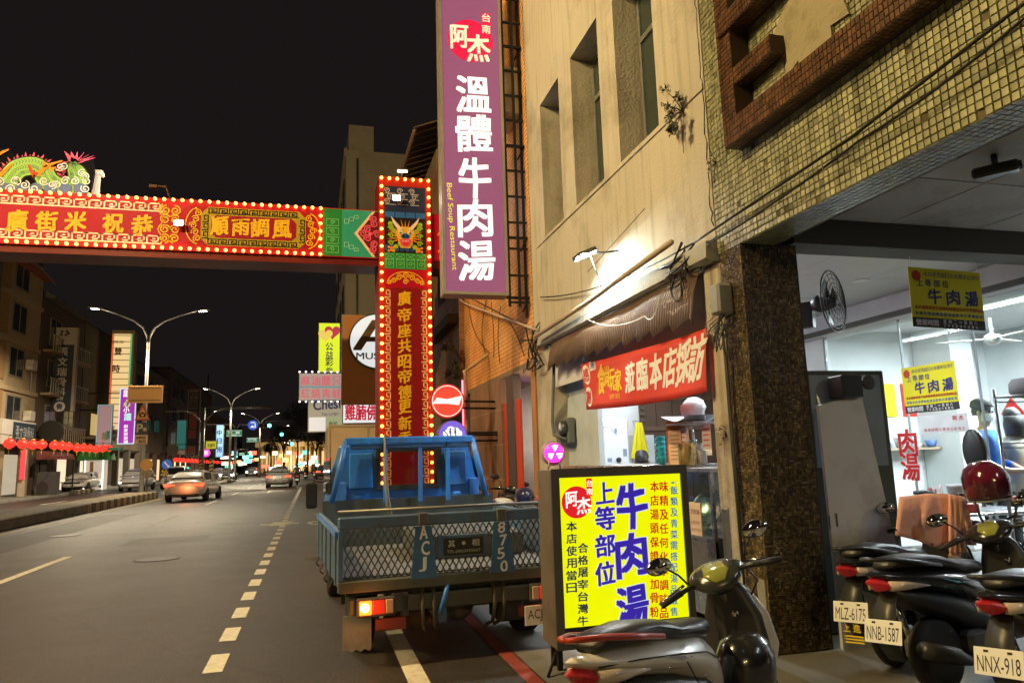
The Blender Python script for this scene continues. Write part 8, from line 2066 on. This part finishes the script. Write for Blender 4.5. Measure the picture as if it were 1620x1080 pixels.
left_sign('violet_vertical_sign', 'bright violet vertical sign with round lime and white characters', 192, 616, 210, 700, 68, vio, [('甜',200,622,9,11,white_e),('心',201,638,10,12,E('lime_print_lit', (.55,.75,.1), .9)),('小',200,648,9,9,white_e),('讓',202,659,11,12,E('mint_print_lit', (.5,.9,.75), .9))]+[(c,199,674+6.2*i,6,5,white_e) for i, c in enumerate('創意甜甜圈')], None, E('violet_edge', (.6,.7,.95), 1.1))
left_sign('dim_green_sign', 'dim green vertical sign among the far left signs', 281, 665, 293, 710, 105, E('dim_green_lit', (.03,.16,.13), .7))
zs_ = [('中',307,624,11,11),('南',306,640,11,11),('皮',306,657,11,11),('革',305,671,11,11),('街',304,686,11,11),('行',303,712,11,11)]
t = left_sign('leather_shop_sign', 'column of grey plates with dark characters reading down the brown building', 299, 617, 313, 720, 103, M('plate_column_back', (.06,.04,.04), .7), [])
for s, px, py, w_, h_ in zs_:
    a, b_ = GY(px-6,py-7,102.9), GY(px+6,py+7,102.9); par(MB().box(a.x,b_.x,102.9,102.99,b_.z,a.z).build('plate', M('sign_plate_grey', (.2,.17,.16), .6)), t); px_text(t, 102.9, [(s,px,py,w_,h_)], M('plate_print', (.05,.03,.03), .6) if s in '中南' else redp, .03, lift=.02)
left_sign('blue_white_sign', 'bright blue and white vertical sign near the far junction', 343, 672, 352, 722, 120, E('blue_white_lit', (.3,.55,.85), 1.1), [('中',347,684,7,8,navy),('日',347,697,7,8,navy),('用',347,711,7,8,navy)])
left_sign('yellow_box_sign', 'small yellow box sign over the far left pavement', 326, 698, 342, 709, 100, E('mustard_lit', (.5,.45,.03), .9), [('五金行',334,704,12,6,M('print_dark'))])
left_sign('white_strip_sign', 'white and green strip sign beside the gantry post', 311, 684, 317, 712, 118, E('mint_strip_lit', (.35,.5,.4), .6))
t = thing('magenta_round_sign', 'glowing magenta round sign above the far shops', 'shop sign', GY(326,716,110)); disc_mb(0,0,0,.55,24,.2).build('disc', E('magenta_lit', (1,.06,.5), 1.6), t); MB().tube([(0,-.1,-.5),(0,-.1,-2)], .05, 5).build('post', black_steel, t)
mb = MB(); text(mb, [('茶',0,0,.6,.6)], .03); mb.xf(Matrix.Translation((0,-.21,0)) @ FRONT); mb.build('lettering', white_e, t)
# red lanterns
lm = E('lantern_red', (1.0,.035,.02), 1.5)
ld = MB().lathe([(.06,-.26),(.2,-.2),(.29,-.05),(.29,.05),(.2,.2),(.06,.26)], n=14).mesh('lantern_body', lm); lc = MB().lathe([(.09,.26),(.09,.32)], n=10).lathe([(.09,-.32),(.09,-.26)], n=10).tube([(0,0,-.32),(0,0,-.6)], .02, 5).mesh('lantern_trim', gold)
lpos = [(15,701),(36,702),(52,703),(66,703),(86,704),(98,705),(108,706),(122,708),(132,708),(142,709),(152,710),(163,709),(172,709)]
prev = None
for i, (px, py) in enumerate(lpos):
    p = LX(px, py, -15.6); t = thing('red_lantern', 'glowing red paper lantern, number %d of the string from the left' % 0, 'lantern', p, 0, 'string of red lanterns on the left')
    t['label'] = ['leftmost','second','third','fourth','fifth','sixth','seventh','eighth','ninth','tenth','eleventh','twelfth','last'][i]+' glowing red lantern from the left on the string over the left pavement'
    put(ld, 'lantern_body', t); put(lc, 'lantern_trim', t); MB().tube([(0,0,.32),(0,0,.5)], .01, 4).build('hanger', black_steel, t)
for a, b_ in ((0, 12),): cable([LX(*lpos[0],-15.6)+Vector((0,-6,.6)), LX(*lpos[12],-15.6)+Vector((0,4,.55))], .02, label='wire carrying the red lanterns along the left pavement', sag=.3)
t = thing('far_lantern_row', 'row of small red lanterns over the far left shops', 'lanterns', GX(330,730,-15.5)); 
for i in range(16):
    p = GX(278+6*i, 727+i*.35, -15.5)-GX(330,730,-15.5); put(ld, 'lantern_body', t, p)
MB().tube([GX(276,725,-15.5)-GX(330,730,-15.5), GX(372,732,-15.5)-GX(330,730,-15.5)], .03, 4).build('wire', black_steel, t)
# green kiosk, hydrant, red lit sign, planters
gk = thing('green_topped_kiosk', 'small lit kiosk with a green awning at the left kerb', 'kiosk', tuple(LX(150,776,-16.6).xy)+(.13,))
MB().box(-.7,.7,-.6,.6,0,2.3).build('body', E('kiosk_panel_lit', (.75,.62,.5), .55), gk); MB().prism([(-1.2,2.3),(1.2,2.3),(1.0,3.1),(-.9,3.2)], -.9, .9, 'y').build('green_awning', M('kiosk_green', (.03,.25,.05), .6), gk); MB().prism([(-.4,3.0),(1.7,3.05),(1.7,3.25),(-.4,3.3)], -1.0, .8, 'y').build('teal_awning', M('kiosk_teal', (.06,.35,.22), .6), gk)
MB().box(-.3,-.05,-.62,-.6,.1,2.2).build('poster_strip', M('poster_brown', (.35,.2,.08), .6), gk)
for x in (-.65,.65): MB().box(x-.04,x+.04,-.66,-.6,0,2.3).build('neon_edge', E('kiosk_edge', (.95,1,.9), 2), gk)
fh = thing('fire_hydrant', 'rusty red fire hydrant on the left pavement', 'hydrant', tuple(LX(17,797,-15.4).xy)+(.0,)); fh.location = (-16.5, LX(17,797,-15.3).y, .13)
MB().lathe([(.16,0),(.16,.06),(.1,.1),(.1,.75),(.13,.78),(.13,.84),(.09,.95),(.03,1.0),(.03,1.05),(.001,1.06)], n=14).build('barrel', M('hydrant_red', (.22,.05,.025), .6, dirt=.4), fh); MB().lathe([(.05,-.2),(.05,.2)], (0,0,.6), 'x', 10).build('outlets', M('hydrant_red'), fh)
vs_ = thing('red_vertical_neon', 'small red vertical neon sign on a pale pillar at the left', 'shop sign', tuple(LX(36,735,XL+.3))); MB().box(-.1,.1,-.1,.1,-.9,.9).build('tube_box', E('neon_red_lit', (1,.04,.05), 1.8), vs_); MB().box(-.25,.12,.12,.3,-2.6,1.1).build('pale_pillar', M('pale_pillar', (.5,.42,.32), .7), vs_)
hb_ = thing('striped_barrier', 'low black and white striped kerb barrier on the left pavement', 'barrier', (-16.0, 60.5, 0))
for i in range(8): MB().bbox(-.2,.2,-2.4+.6*i,-2.4+.6*i+.595,0,.3,.03).build('block', M('kerb_yellow') if i % 2 else M('kerb_black'), hb_)

# ================================================================== road signs on the lamp post and median
def flat_sign(name, label, cat, loc, parts, post=None):
    t = thing(name, label, cat, loc)
    for n_, mb, m_ in parts: mb.build(n_, m_, t)
    return t
YS = 44.95
back_or = M('sign_back_orange_cast', (.8,.44,.18), .5, .2, var=.1);  # orange light on the sign backs put into their base colour
def S(px, py): p = GY(px, py, YS); return p
a, b_ = S(203,610), S(257,637); c = (a+b_)/2
flat_sign('sign_back_board', 'blank orange-lit back of a large road sign on the lamp post', 'road sign', c, [('board', MB().bbox(a.x-c.x,b_.x-c.x,-.03,0,b_.z-c.z,a.z-c.z,.01), back_or), ('rail', MB().box(a.x-c.x+.1,b_.x-c.x-.1,-.06,-.031,.3,.38).box(a.x-c.x+.1,b_.x-c.x-.1,-.06,-.031,-.38,-.3), M('sign_rail', (.35,.22,.12), .5, .4))])
a, b_ = S(213,665), S(239,640); top = S(226,640); c = Vector(((a.x+b_.x)/2, YS-.05, a.z)); w_ = (b_.x-a.x)/2; h_ = top.z-a.z
sg_ = flat_sign('warning_triangle', 'orange warning triangle with a camera symbol on the lamp post', 'road sign', c, [('plate', MB().prism([(-w_,0),(w_,0),(.06,h_),(-.06,h_)], -.02, 0, 'y'), M('sign_red', (.55,.05,.02), .4)), ('field', MB().prism([(-w_*.74,h_*.11),(w_*.74,h_*.11),(0,h_*.83)], -.026, -.021, 'y'), M('sign_orange', (.85,.42,.1), .4)), ('camera_symbol', MB().bbox(-.17,.17,-.034,-.027,h_*.2,h_*.2+.22,.004).box(-.07,.07,-.033,-.027,h_*.2+.221,h_*.2+.28), M('sign_black', (.02,.02,.02), .5))])
disc_mb(0,h_*.2+.11,-.0345,.07,14,.003).build('lens_symbol', M('sign_orange'), sg_)
a, b_ = S(215,668), S(234,687); c = (a+b_)/2; c.y -= .04
t = flat_sign('parking_sign', 'dark parking sign with a white P and a car on the lamp post', 'road sign', c, [('plate', MB().bbox(a.x-c.x,b_.x-c.x,-.02,0,b_.z-c.z,a.z-c.z,.006), M('sign_navy', (.025,.015,.05), .4))])
px_text(t, c.y-.022, [('P',221,677,9,13)], M('sign_cream', (.75,.65,.5), .5), .03); px_text(t, c.y-.022, [('車',229,679,7,6)], M('sign_cream'), .02)
a, b_ = S(214,688), S(233,702); c = (a+b_)/2; c.y -= .04
t = flat_sign('fee_sign', 'pale orange parking fee plate below the parking sign', 'road sign', c, [('plate', MB().bbox(a.x-c.x,b_.x-c.x,-.02,0,b_.z-c.z,a.z-c.z,.006), M('sign_pale_orange', (.85,.6,.4), .5))])
px_text(t, c.y-.022, [('收費時段',223,692,15,4),('30元',225,698,12,6)], M('sign_black'), .03)
def post_sign(name, label, px, py, rpx, base_py, Y, parts_fn, pole_h=None):
    p = GY(px, py, Y); r_ = rpx/FPX*Y*1.04
    t = thing(name, label, 'road sign', (p.x, Y, 0.0))
    MB().tube([(0,.04,.006),(0,.04,p.z+r_*.5)], .035, 8).build('post', galv, t)
    parts_fn(t, p.z, r_); return t
def circ(mat, back=None):
    def f(t, z, r_): disc_mb(0,z,0,r_,28,.03).build('disc', mat, t)
    return f
def blue_arrow(t, z, r_):
    disc_mb(0,z,0,r_,28,.03).build('disc', E('blue_sign_glow', (.02,.10,.42), .35, (.02,.1,.45)), t)  # road sign has no lamp; the blue is made to glow
    MB().prism([(-r_*.6,z+r_*.45),(-r_*.35,z+r_*.6),(r_*.35,z-r_*.35),(r_*.6,z-r_*.2),(r_*.5,z-r_*.65),(r_*.05,z-r_*.6),(r_*.2,z-r_*.48)], -.04, -.031, 'y').build('arrow', wht, t)
def keepright(name, *a): pass
post_sign('median_round_sign', 'round pale back of a road sign on a thin post at the kerb end', 232, 735, 8, 0, 44.2, circ(back_or))
def diamond(t, z, r_): MB().prism([(-r_,z),(0,z-r_),(r_,z),(0,z+r_)], -.03, 0, 'y').build('plate', M('sign_grey_back', (.4,.33,.28), .5), t)
post_sign('diamond_sign_back', 'grey diamond plate on the thin post at the kerb end', 233, 749, 8, 0, 44.4, diamond)
def hazard(t, z, r_):
    for i in range(4):
        for j in range(4):
            MB().box(-r_+i*r_/2,-r_+(i+1)*r_/2-.004,-.03,0,z-r_+j*r_/2,z-r_+(j+1)*r_/2-.004).build('square', yellow_paint if (i+j) % 2 else black_paint, t)
post_sign('blue_arrow_sign', 'round blue sign with a white arrow on the second median nose', 264, 734, 6.5, 0, 61.6, blue_arrow)
post_sign('chequer_marker', 'yellow and black chequered marker below the blue arrow', 261, 748, 4, 0, 61.2, hazard)
post_sign('dark_round_sign', 'dark back of a round sign on a tall post over the median', 273, 711, 8, 0, 70, circ(M('sign_dark_back', (.06,.04,.03), .5)))
def stripes(t, z, r_):
    for i in range(7): MB().prism([(-.16,z-1.0+i*.3),(.16,z-.9+i*.3),(.16,z-.76+i*.3),(-.16,z-.86+i*.3)], -.05, -.041, 'y').build('stripe', yellow_paint, t)
    MB().box(-.17,.17,-.04,0,z-1.1,z+1.2).build('board', black_paint, t)
post_sign('hazard_post', 'black and yellow striped hazard board to the right of the white sedan', 334, 748, 6, 0, 66, stripes)
post_sign('hazard_post', 'black and yellow striped wrap on the gantry post foot', 317, 745, 6, 0, 72.4, stripes)
# gantry with arms over the road
gp = GY(318, 760, 73); gt = thing('sign_gantry', 'grey post with long curved sign arms across the road', 'gantry', (gp.x, 73, 0))
ph = GY(319,645,73).z
MB().lathe([(.25,0),(.25,.4),(.2,.5),(.17,ph)], n=12).build('post', galv, gt)
e = GY(432,645,73); e2 = GY(262,650,73)
MB().tube([(0,0,ph-2.6),(.25,0,ph-1.2),(.9,0,ph-.4),(1.8,0,ph-.15),(e.x-gp.x,0,e.z)], .07, 8).tube([(.3,0,e.z+.1),(e.x-gp.x,0,e.z+.12)], .05, 6).build('arm', galv, gt)
MB().tube([(0,0,ph-2.6),(-.25,0,ph-1.2),(-.9,0,ph-.5),(-1.6,0,ph-.3),(e2.x-gp.x,0,e2.z)], .07, 8).build('arm', galv, gt)
gt2 = thing('sign_gantry', 'second pale post with two drooping arms carrying green direction signs', 'gantry', (GY(371,760,96).x, 96, 0)); gx2 = gt2.location.x
h2_ = GY(371,675,96).z
MB().lathe([(.22,0),(.2,.5),(.15,h2_)], n=12).build('post', galv, gt2)
for (px, s) in ((327,-1),(405,1)):
    e = GY(px,671,96); MB().tube([(0,0,h2_-.4),(s*.4,0,h2_+.3),(s*1.2,0,e.z-.05),(e.x-gx2,0,e.z)], .07, 8).build('arm', M('gantry_white', (.55,.53,.5), .5), gt2)
def green_sign(px0, py0, px1, py1, Y, label, words):
    a, b_ = GY(px0,py0,Y), GY(px1,py1,Y); t = thing('direction_sign', label, 'road sign', ((a.x+b_.x)/2, Y, b_.z), 0, 'green direction signs')
    par(MB().bbox(a.x,b_.x,Y-.05,Y,b_.z,a.z,.02).build('plate', E('direction_green_glow', (.01,.17,.07), .75, (.01,.2,.08))), t)  # plate and border emit their own colour, no lamp in the sign
    r_ = MB(); w_ = .06; r_.box(a.x+.05,b_.x-.05,Y-.056,Y-.051,a.z-.12,a.z-.06); r_.box(a.x+.05,b_.x-.05,Y-.056,Y-.051,b_.z+.06,b_.z+.12); par(r_.build('border', E('sign_white_glow', (.7,.75,.7), .7)), t)
    for s, px, py, w2, h2 in words: px_text(t, Y-.055, [(s,px,py,w2,h2)], MATS['sign_white_glow'], .03)
    return t
green_sign(358,680,383,690, 95.5, 'nearer green direction sign hanging over the road', [('台南',364,684,6,4),('機場',376,684,6,4),('安平',370,688,8,3)])
green_sign(390,692,409,699, 110, 'farther green direction sign over the junction', [('西門路',399,695,14,4)])
green_sign(378,716,388,720, 122, 'tiny green street name sign near the far lights', [])
t = thing('round_blue_sign', 'large round blue two-stage turn sign over the road', 'road sign', GY(400,672,95.2)); r_ = 7/FPX*95.2*1.04
disc_mb(0,0,0,r_,30,.05).build('disc', E('round_blue_glow', (.02,.10,.6), .8, (.02,.08,.5)), t)  # emission added to the disc colour, not a lit box
mb = MB(); mb.prism([(-.3,-.3),(.2,-.3),(.0,-.05),(-.1,-.05)], -.07,-.055,'y'); mb.box(.22,.32,-.07,-.055,-.35,.2); mb.box(-.25,.25,-.07,-.055,.25,.35); mb.build('symbol', white_e, t)
# traffic lights
def signal(px, py, Y, label, s=1.0, arm=3.0):
    s *= 1.35
    p = GY(px, py, Y); t = thing('traffic_light', label, 'traffic light', p, 0, 'green traffic lights down the street')
    MB().bbox(-.75*s,.35*s,-.1,.15,-.22*s,.22*s,.03).build('housing', M('signal_black', (.02,.025,.022), .5), t)
    for k in range(3):
        x = -.55*s+.37*s*k; MB().lathe([(.17*s,0),(.001,.03)], (x,-.13,0), 'y', 16).build('lens', E('signal_green', (.05,1,.55), 14) if k == 2 else M('signal_off', (.05,.02,.02), .2), t)
    MB().tube([(-.2*s,.1,.22*s),(-.2*s,.1,.5),(arm,.1,.55)], .05, 6).build('arm', galv, t); return t
signal(423,673,92,'nearest green traffic light left of the junction', .9)
signal(443,687,104,'second green traffic light over the junction', .9, 4)
signal(459,702,118,'third green traffic light above the right lanes', 1.0, 3)
signal(394,716,118,'small green traffic light low beside the far signs', .7, -2)
signal(372,722,126,'tiny green signal far down the left lane', .7, -2)
# distant hall with lit columns closing the view
fb = thing('far_lit_hall', 'far cream building with lit columns closing the street', 'building', (0, 190, 0))
zc2 = GY(450,708,190).z; xl2, xr2 = GY(408,700,190).x, GY(522,700,190).x
warmst = M('warm_stone', (.5,.38,.2), .8)
par(MB().box(xl2,xr2,190,200,0,zc2+2.2).build('wall', warmst), fb); par(MB().box(xl2-.5,xr2+.5,188.6,190,zc2+.2,zc2+1.4).build('cornice', warmst), fb)
for i in range(9):
    x = xl2+1+(xr2-xl2-2)*i/8; par(MB().lathe([(.5,0),(.45,zc2+.2)], (x,189.2,0), n=10).build('column', warmst), fb)
    if i < 8: par(MB().box(x+.9,x+1.6,189.95,189.99,.4,zc2-1).build('lit_window', E('hall_window_lit', (1,.7,.35), 1.6 if i % 2 else .8)), fb)
light('hall_light', 'SPOT', ((xl2+xr2)/2, 181, 1.0), 5000, (1,.75,.4), fb, .3, ((xl2+xr2)/2,190,5), 120).location = ((xl2+xr2)/2, -9, 1.0)
# trees in front of it
def tree(loc, h, r, label, n=1500, cols=((.02,.035,.014),(.03,.05,.02),(.045,.06,.025))):
    t = thing('tree', label, 'tree', loc)
    b = MB(); b.tube([(0,0,0),(.1,0,h*.3),(0,.1,h*.55)], [.22,.17,.12], 8); tips = []
    for i in range(9):
        a = 2*PI*i/9+random.random(); e = Vector((r*.7*math.cos(a)*random.uniform(.5,1), r*.7*math.sin(a)*random.uniform(.5,1), h*random.uniform(.6,.95))); tips.append(e)
        b.tube([(0,.05,h*.45), e*.5+Vector((0,0,h*.3)), e], [.1,.06,.03], 5)
    b.build('trunk', M('bark', (.05,.035,.025), .9), t)
    f = MB()
    for e in tips+[Vector((0,0,h*.8))]: leaf_clump(f, e, r*.45, n//10, .16, cols, .7)
    f.build('crown', leafm, t); return t
for k, (px, Y, h, r, lb) in enumerate(((448,150,9,3.2,'dark street tree left of the far hall columns'),(470,140,12,4.2,'tall dark tree over the far junction'),(486,128,13,4,'dark tree behind the cafe sign at the right'),(500,160,9,3,'dark bushy tree at the right end of the street'),(428,170,8,2.6,'small tree in front of the lit hall'))):
    p = GZ(px, 742, 0); x = GY(px, 740, Y).x; tree((x, Y, 0), h, r, lb)
# far lights of shops and scooters waiting
FARC = [((1,.8,.5),2.2),((1,.5,.2),2.2),((1,.95,.85),2.2),((1,.15,.08),2.2),((.2,1,.7),1.6),((.4,.7,1),1.6)]
adj = ['warm','orange','white','red','green','blue']
FL = []
for i in range(46):
    px = random.uniform(352,412) if i < 20 else random.uniform(412,520); py = random.uniform(715,742); Y = random.uniform(125,180); k = random.choice((0,0,1,2,2,3,4,5))
    FL.append((px, py, Y, k))
cnt = {}
ORD = 'first second third fourth fifth sixth seventh eighth ninth tenth eleventh twelfth thirteenth fourteenth fifteenth sixteenth'.split()
for px, py, Y, k in sorted(FL):
    cnt[k] = cnt.get(k, -1)+1
    p = GY(px, py, Y); t = thing('far_shop_sign', '%s small %s glowing sign from the left among the far street lights' % (ORD[min(cnt[k],15)], adj[k]), 'shop sign', p, 0, 'far %s shop signs' % adj[k])
    MB().bbox(-random.uniform(.3,.8),random.uniform(.3,.8),-.05,.1,-random.uniform(.2,.5),random.uniform(.2,.4),.03).build('lit_face', E('far_%s' % adj[k], FARC[k][0], FARC[k][1]), t); MB().tube([(0,.1,0),(0,.1,-p.z)], .05, 5).build('post', black_steel, t)
# ================================================================== people
def person(loc, rz, label, joints, radii, edges, mats, regions, name='person', hair=None, extra=None, sub=2):
    """one continuous skinned body; regions: function(co) -> material index"""
    me = bpy.data.meshes.new(name); me.from_pydata(joints, edges, [])
    o = bpy.data.objects.new(name, me); COL.objects.link(o)
    sk = o.modifiers.new('skin', 'SKIN'); sk.use_smooth_shade = True
    for v, r_ in zip(me.skin_vertices[0].data, radii): v.radius = r_ if isinstance(r_, tuple) else (r_, r_)
    me.skin_vertices[0].data[0].use_root = True
    ss = o.modifiers.new('sub', 'SUBSURF'); ss.levels = sub; ss.render_levels = sub
    m2 = bpy.data.meshes.new_from_object(o.evaluated_get(bpy.context.evaluated_depsgraph_get())); bpy.data.objects.remove(o); bpy.data.meshes.remove(me)
    for m_ in mats: m2.materials.append(m_)
    for p in m2.polygons: p.material_index = regions(p.center); p.use_smooth = True
    t = thing(name, label, 'person', loc, rz)
    b = bpy.data.objects.new('body', m2); COL.objects.link(b); b.parent = t
    return t
skin = M('skin', (.50,.32,.23), .5, var=.06)
# standing figure facing +x (local), z up
def figure(arms='down', sit=False):
    J = [(0,0,.95),(0,0,1.1),(.0,0,1.28),(0,0,1.43),(0,0,1.52),(.015,0,1.58),(.02,0,1.66),(.01,0,1.74)]
    Rr = [(.15,.12),(.145,.11),(.17,.12),(.12,.09),(.052,.052),(.062,.068),(.078,.095),(.06,.07)]
    Eg = [(i,i+1) for i in range(7)]
    for s in (-1, 1):
        i = len(J); J += [(0,s*.19,1.40)]; Rr.append(.055); Eg.append((3,i))
        if arms == 'down': pts = [(0,s*.24,1.12),(.06,s*.25,.88),(.09,s*.24,.80)]
        else: pts = [(.05,s*.24,1.14),(.26,s*.16,1.04),(.36,s*.12,1.05)]
        for k, p in enumerate(pts): J.append(p); Rr.append((.045,.036,.03)[k]); Eg.append((len(J)-2,len(J)-1))
        hand = len(J)-1; bx_, by_, bz_ = J[hand]
        d = (.0,0,-1) if arms == 'down' else (1,0,0)
        for f in range(5):
            off = (-.03+.015*f); q1 = (bx_+d[0]*.05+(off if arms == 'down' else 0), by_+(0 if arms == 'down' else off), bz_+d[2]*.05)
            q2 = (q1[0]+d[0]*.05+(.01 if arms == 'down' else 0), q1[1], q1[2]+d[2]*.05-(0 if arms == 'down' else .015))
            J.append(q1); Rr.append(.009); Eg.append((hand,len(J)-1)); J.append(q2); Rr.append(.007); Eg.append((len(J)-2,len(J)-1))
        i = len(J); J += [(0,s*.10,.86),(.01,s*.11,.48),(-.02,s*.11,.09),(.12,s*.12,.035)]; Rr += [.09,.06,.042,.035]; Eg += [(0,i),(i,i+1),(i+1,i+2),(i+2,i+3)]
    return J, Rr, Eg
def dress(shirt, pants, arm_skin=True):
    def f(c):
        if c.z > 1.475: return 0
        if c.z < .90 and abs(c.y) < .2: return 2
        if arm_skin and abs(c.y) > .2 and c.z < 1.2: return 0
        if arm_skin and c.x > .15 and c.z < 1.2: return 0
        return 1
    return f
def face(t, mask=True, hairm=None, cap=False):
    hm = hairm or M('hair_black', (.015,.013,.012), .55)
    hr = MB(); n = 18
    rings = []
    for j in range(7):
        a = j/6*PI*.62; rr = math.sin(a); zz = math.cos(a)
        rings.append([(-.005+(.098*rr+.004)*math.cos(2*PI*k/n)*(1 if math.cos(2*PI*k/n) < .55 or j < 4 else .9), (.086*rr+.004)*math.sin(2*PI*k/n), 1.70+.105*zz-(.02 if math.cos(2*PI*k/n) < 0 else -.02)*rr) for k in range(n)])
    hr.loft(rings); hr.build('hair', hm, t)
    for s in (-1, 1):
        MB().ball((.088,s*.03,1.675), .011, 8, 6).build('eye', M('eye_dark', (.02,.015,.012), .2), t)
        MB().ball((.0,s*.085,1.665), .022, 8, 6, sz=1.4).build('ear', skin, t)
    MB().loft([[(.085+a,.012*w*math.cos(2*PI*k/8),z+.01*math.sin(2*PI*k/8)) for k in range(8)] for a, w, z in ((0,.8,1.67),(.02,1,1.645),(.005,.7,1.635))]).build('nose', skin, t)
    if mask:
        mk_ = MB(); n = 12; vs = []
        for j, z in enumerate((1.658,1.635,1.605,1.575)):
            for k in range(n+1):
                a = R(-85+170*k/n); r_ = (.100,.108,.106,.09)[j]; vs.append((.012+r_*math.cos(a)*.98, .082*math.sin(a), z))
        mk_.add(vs, [(j*(n+1)+k,j*(n+1)+k+1,(j+1)*(n+1)+k+1,(j+1)*(n+1)+k) for j in range(3) for k in range(n)], smooth=True); mk_.build('face_mask', M('mask_white', (.7,.75,.8), .7), t)
    else: MB().bbox(.085,.092,-.022,.022,1.598,1.606,.002).build('mouth', M('lip', (.35,.12,.1), .5), t)
    if cap:
        MB().lathe([(.105,-.0),(.11,.03),(.095,.08),(.05,.105),(.001,.11)], (-.005,0,1.725), n=22).build('cap', M('cap_dark', (.03,.03,.032), .7), t)
        MB().prism([(.06,-.075),(.13,-.06),(.165,0),(.13,.06),(.06,.075)], 1.728, 1.738, 'z').build('cap_brim', M('cap_dark'), t)
J, Rr, Eg = figure('reach')
pos = GX(1560,700,7.1); t = person((7.1, pos.y, .22), R(-70), 'man in a dark cap, white mask and blue shirt working inside the shop', J, Rr, Eg, [skin, M('shirt_blue', (.03,.16,.55), .8), M('trousers_dark', (.03,.03,.035), .9)], dress(1,2)); face(t, True, None, True)
J, Rr, Eg = figure('reach')
pos = GX(1606,690,7.5); t = person((7.5, pos.y, .14), R(70), 'person with black hair in a beige jacket turned away behind the man', J, Rr, Eg, [skin, M('jacket_beige', (.52,.47,.36), .9), M('trousers_dark')], dress(1,2,False)); face(t, False)
MB().lathe([(.1,-.17),(.11,-.05),(.1,.05)], (-.02,0,1.66), n=16).build('long_hair', M('hair_black'), t)
J, Rr, Eg = figure('down')
pos = GY(1015,722,8.9); t = person((pos.x, 8.9, pos.z-1.74+.02), R(60), 'person with short dark hair bending low behind the kitchen counter', J, Rr, Eg, [skin, M('shirt_grey', (.3,.3,.32), .9), M('trousers_dark')], dress(1,2)); face(t, True)
# motorcycle riders far down the street: body and machine
def rider(px, py, Y, label, tail=4, X=None):
    p = GZ(px, py); 
    t, sg = scooter((GY(px,py,Y).x, Y, 0.0), R(90), 'scooter ridden away from the camera, '+label, black_b, dec, '', 0, 0, 'scooters being ridden away', None, tail)
    J = [(-.02,0,.86),(0,0,1.05),(.06,0,1.25),(.1,0,1.36),(.12,0,1.42),(.14,0,1.50),(.14,0,1.57),(.13,0,1.63)]; Rr = [(.16,.14),(.16,.13),(.18,.13),(.13,.1),(.055,.055),(.1,.1),(.125,.13),(.09,.09)]; Eg = [(i,i+1) for i in range(7)]
    for s in (-1, 1):
        i = len(J); J += [(.1,s*.19,1.33),(.3,s*.3,1.1),(.62,s*.3,1.0),(.7,s*.3,1.0)]; Rr += [.06,.05,.04,.035]; Eg += [(3,i),(i,i+1),(i+1,i+2),(i+2,i+3)]
        i = len(J); J += [(.05,s*.12,.84),(.5,s*.18,.75),(.55,s*.16,.42),(.68,s*.16,.34)]; Rr += [.09,.075,.055,.045]; Eg += [(0,i),(i,i+1),(i+1,i+2),(i+2,i+3)]
    def reg(c): return 0 if c.z > 1.43 else (1 if c.z > .9 else 2)
    t2 = person(t.location, R(90), 'rider in dark clothes and helmet, '+label, J, Rr, Eg, [M('helmet_dark', (.03,.03,.035), .25, coat=.5), M('rider_jacket', (.04,.04,.045), .8), M('trousers_dark')], reg)
rider(470, 764, 62, 'right of the silver sedan', 5)
rider(483, 757, 82, 'second farther right near the junction', 8)
rider(497, 756, 90, 'third beside the far kerb', 8)
# cables over the pavement at the far right facade
cable([GX(700,448,XF-.3), GX(838,520,XF-.1)], .012, label='dark cable across the front of the orange building')

# ================================================================== set every thing's origin at its own base
bpy.context.view_layer.update()
for o in list(COL.objects):
    if o.type == 'EMPTY' and o.parent is None and o.location.length < 1e-6 and o.children and o.rotation_euler[:] == (0,0,0):
        pts = []
        def walk(q):
            for c in q.children:
                if c.type == 'MESH': pts.extend(c.matrix_world @ Vector(v) for v in c.bound_box)
                walk(c)
        walk(o)
        if not pts: continue
        lo = [min(p[i] for p in pts) for i in range(3)]; hi = [max(p[i] for p in pts) for i in range(3)]
        base = Vector(((lo[0]+hi[0])/2, (lo[1]+hi[1])/2, lo[2]))
        for c in o.children: c.matrix_parent_inverse = Matrix.Translation(-base) @ c.matrix_parent_inverse
        o.location = base
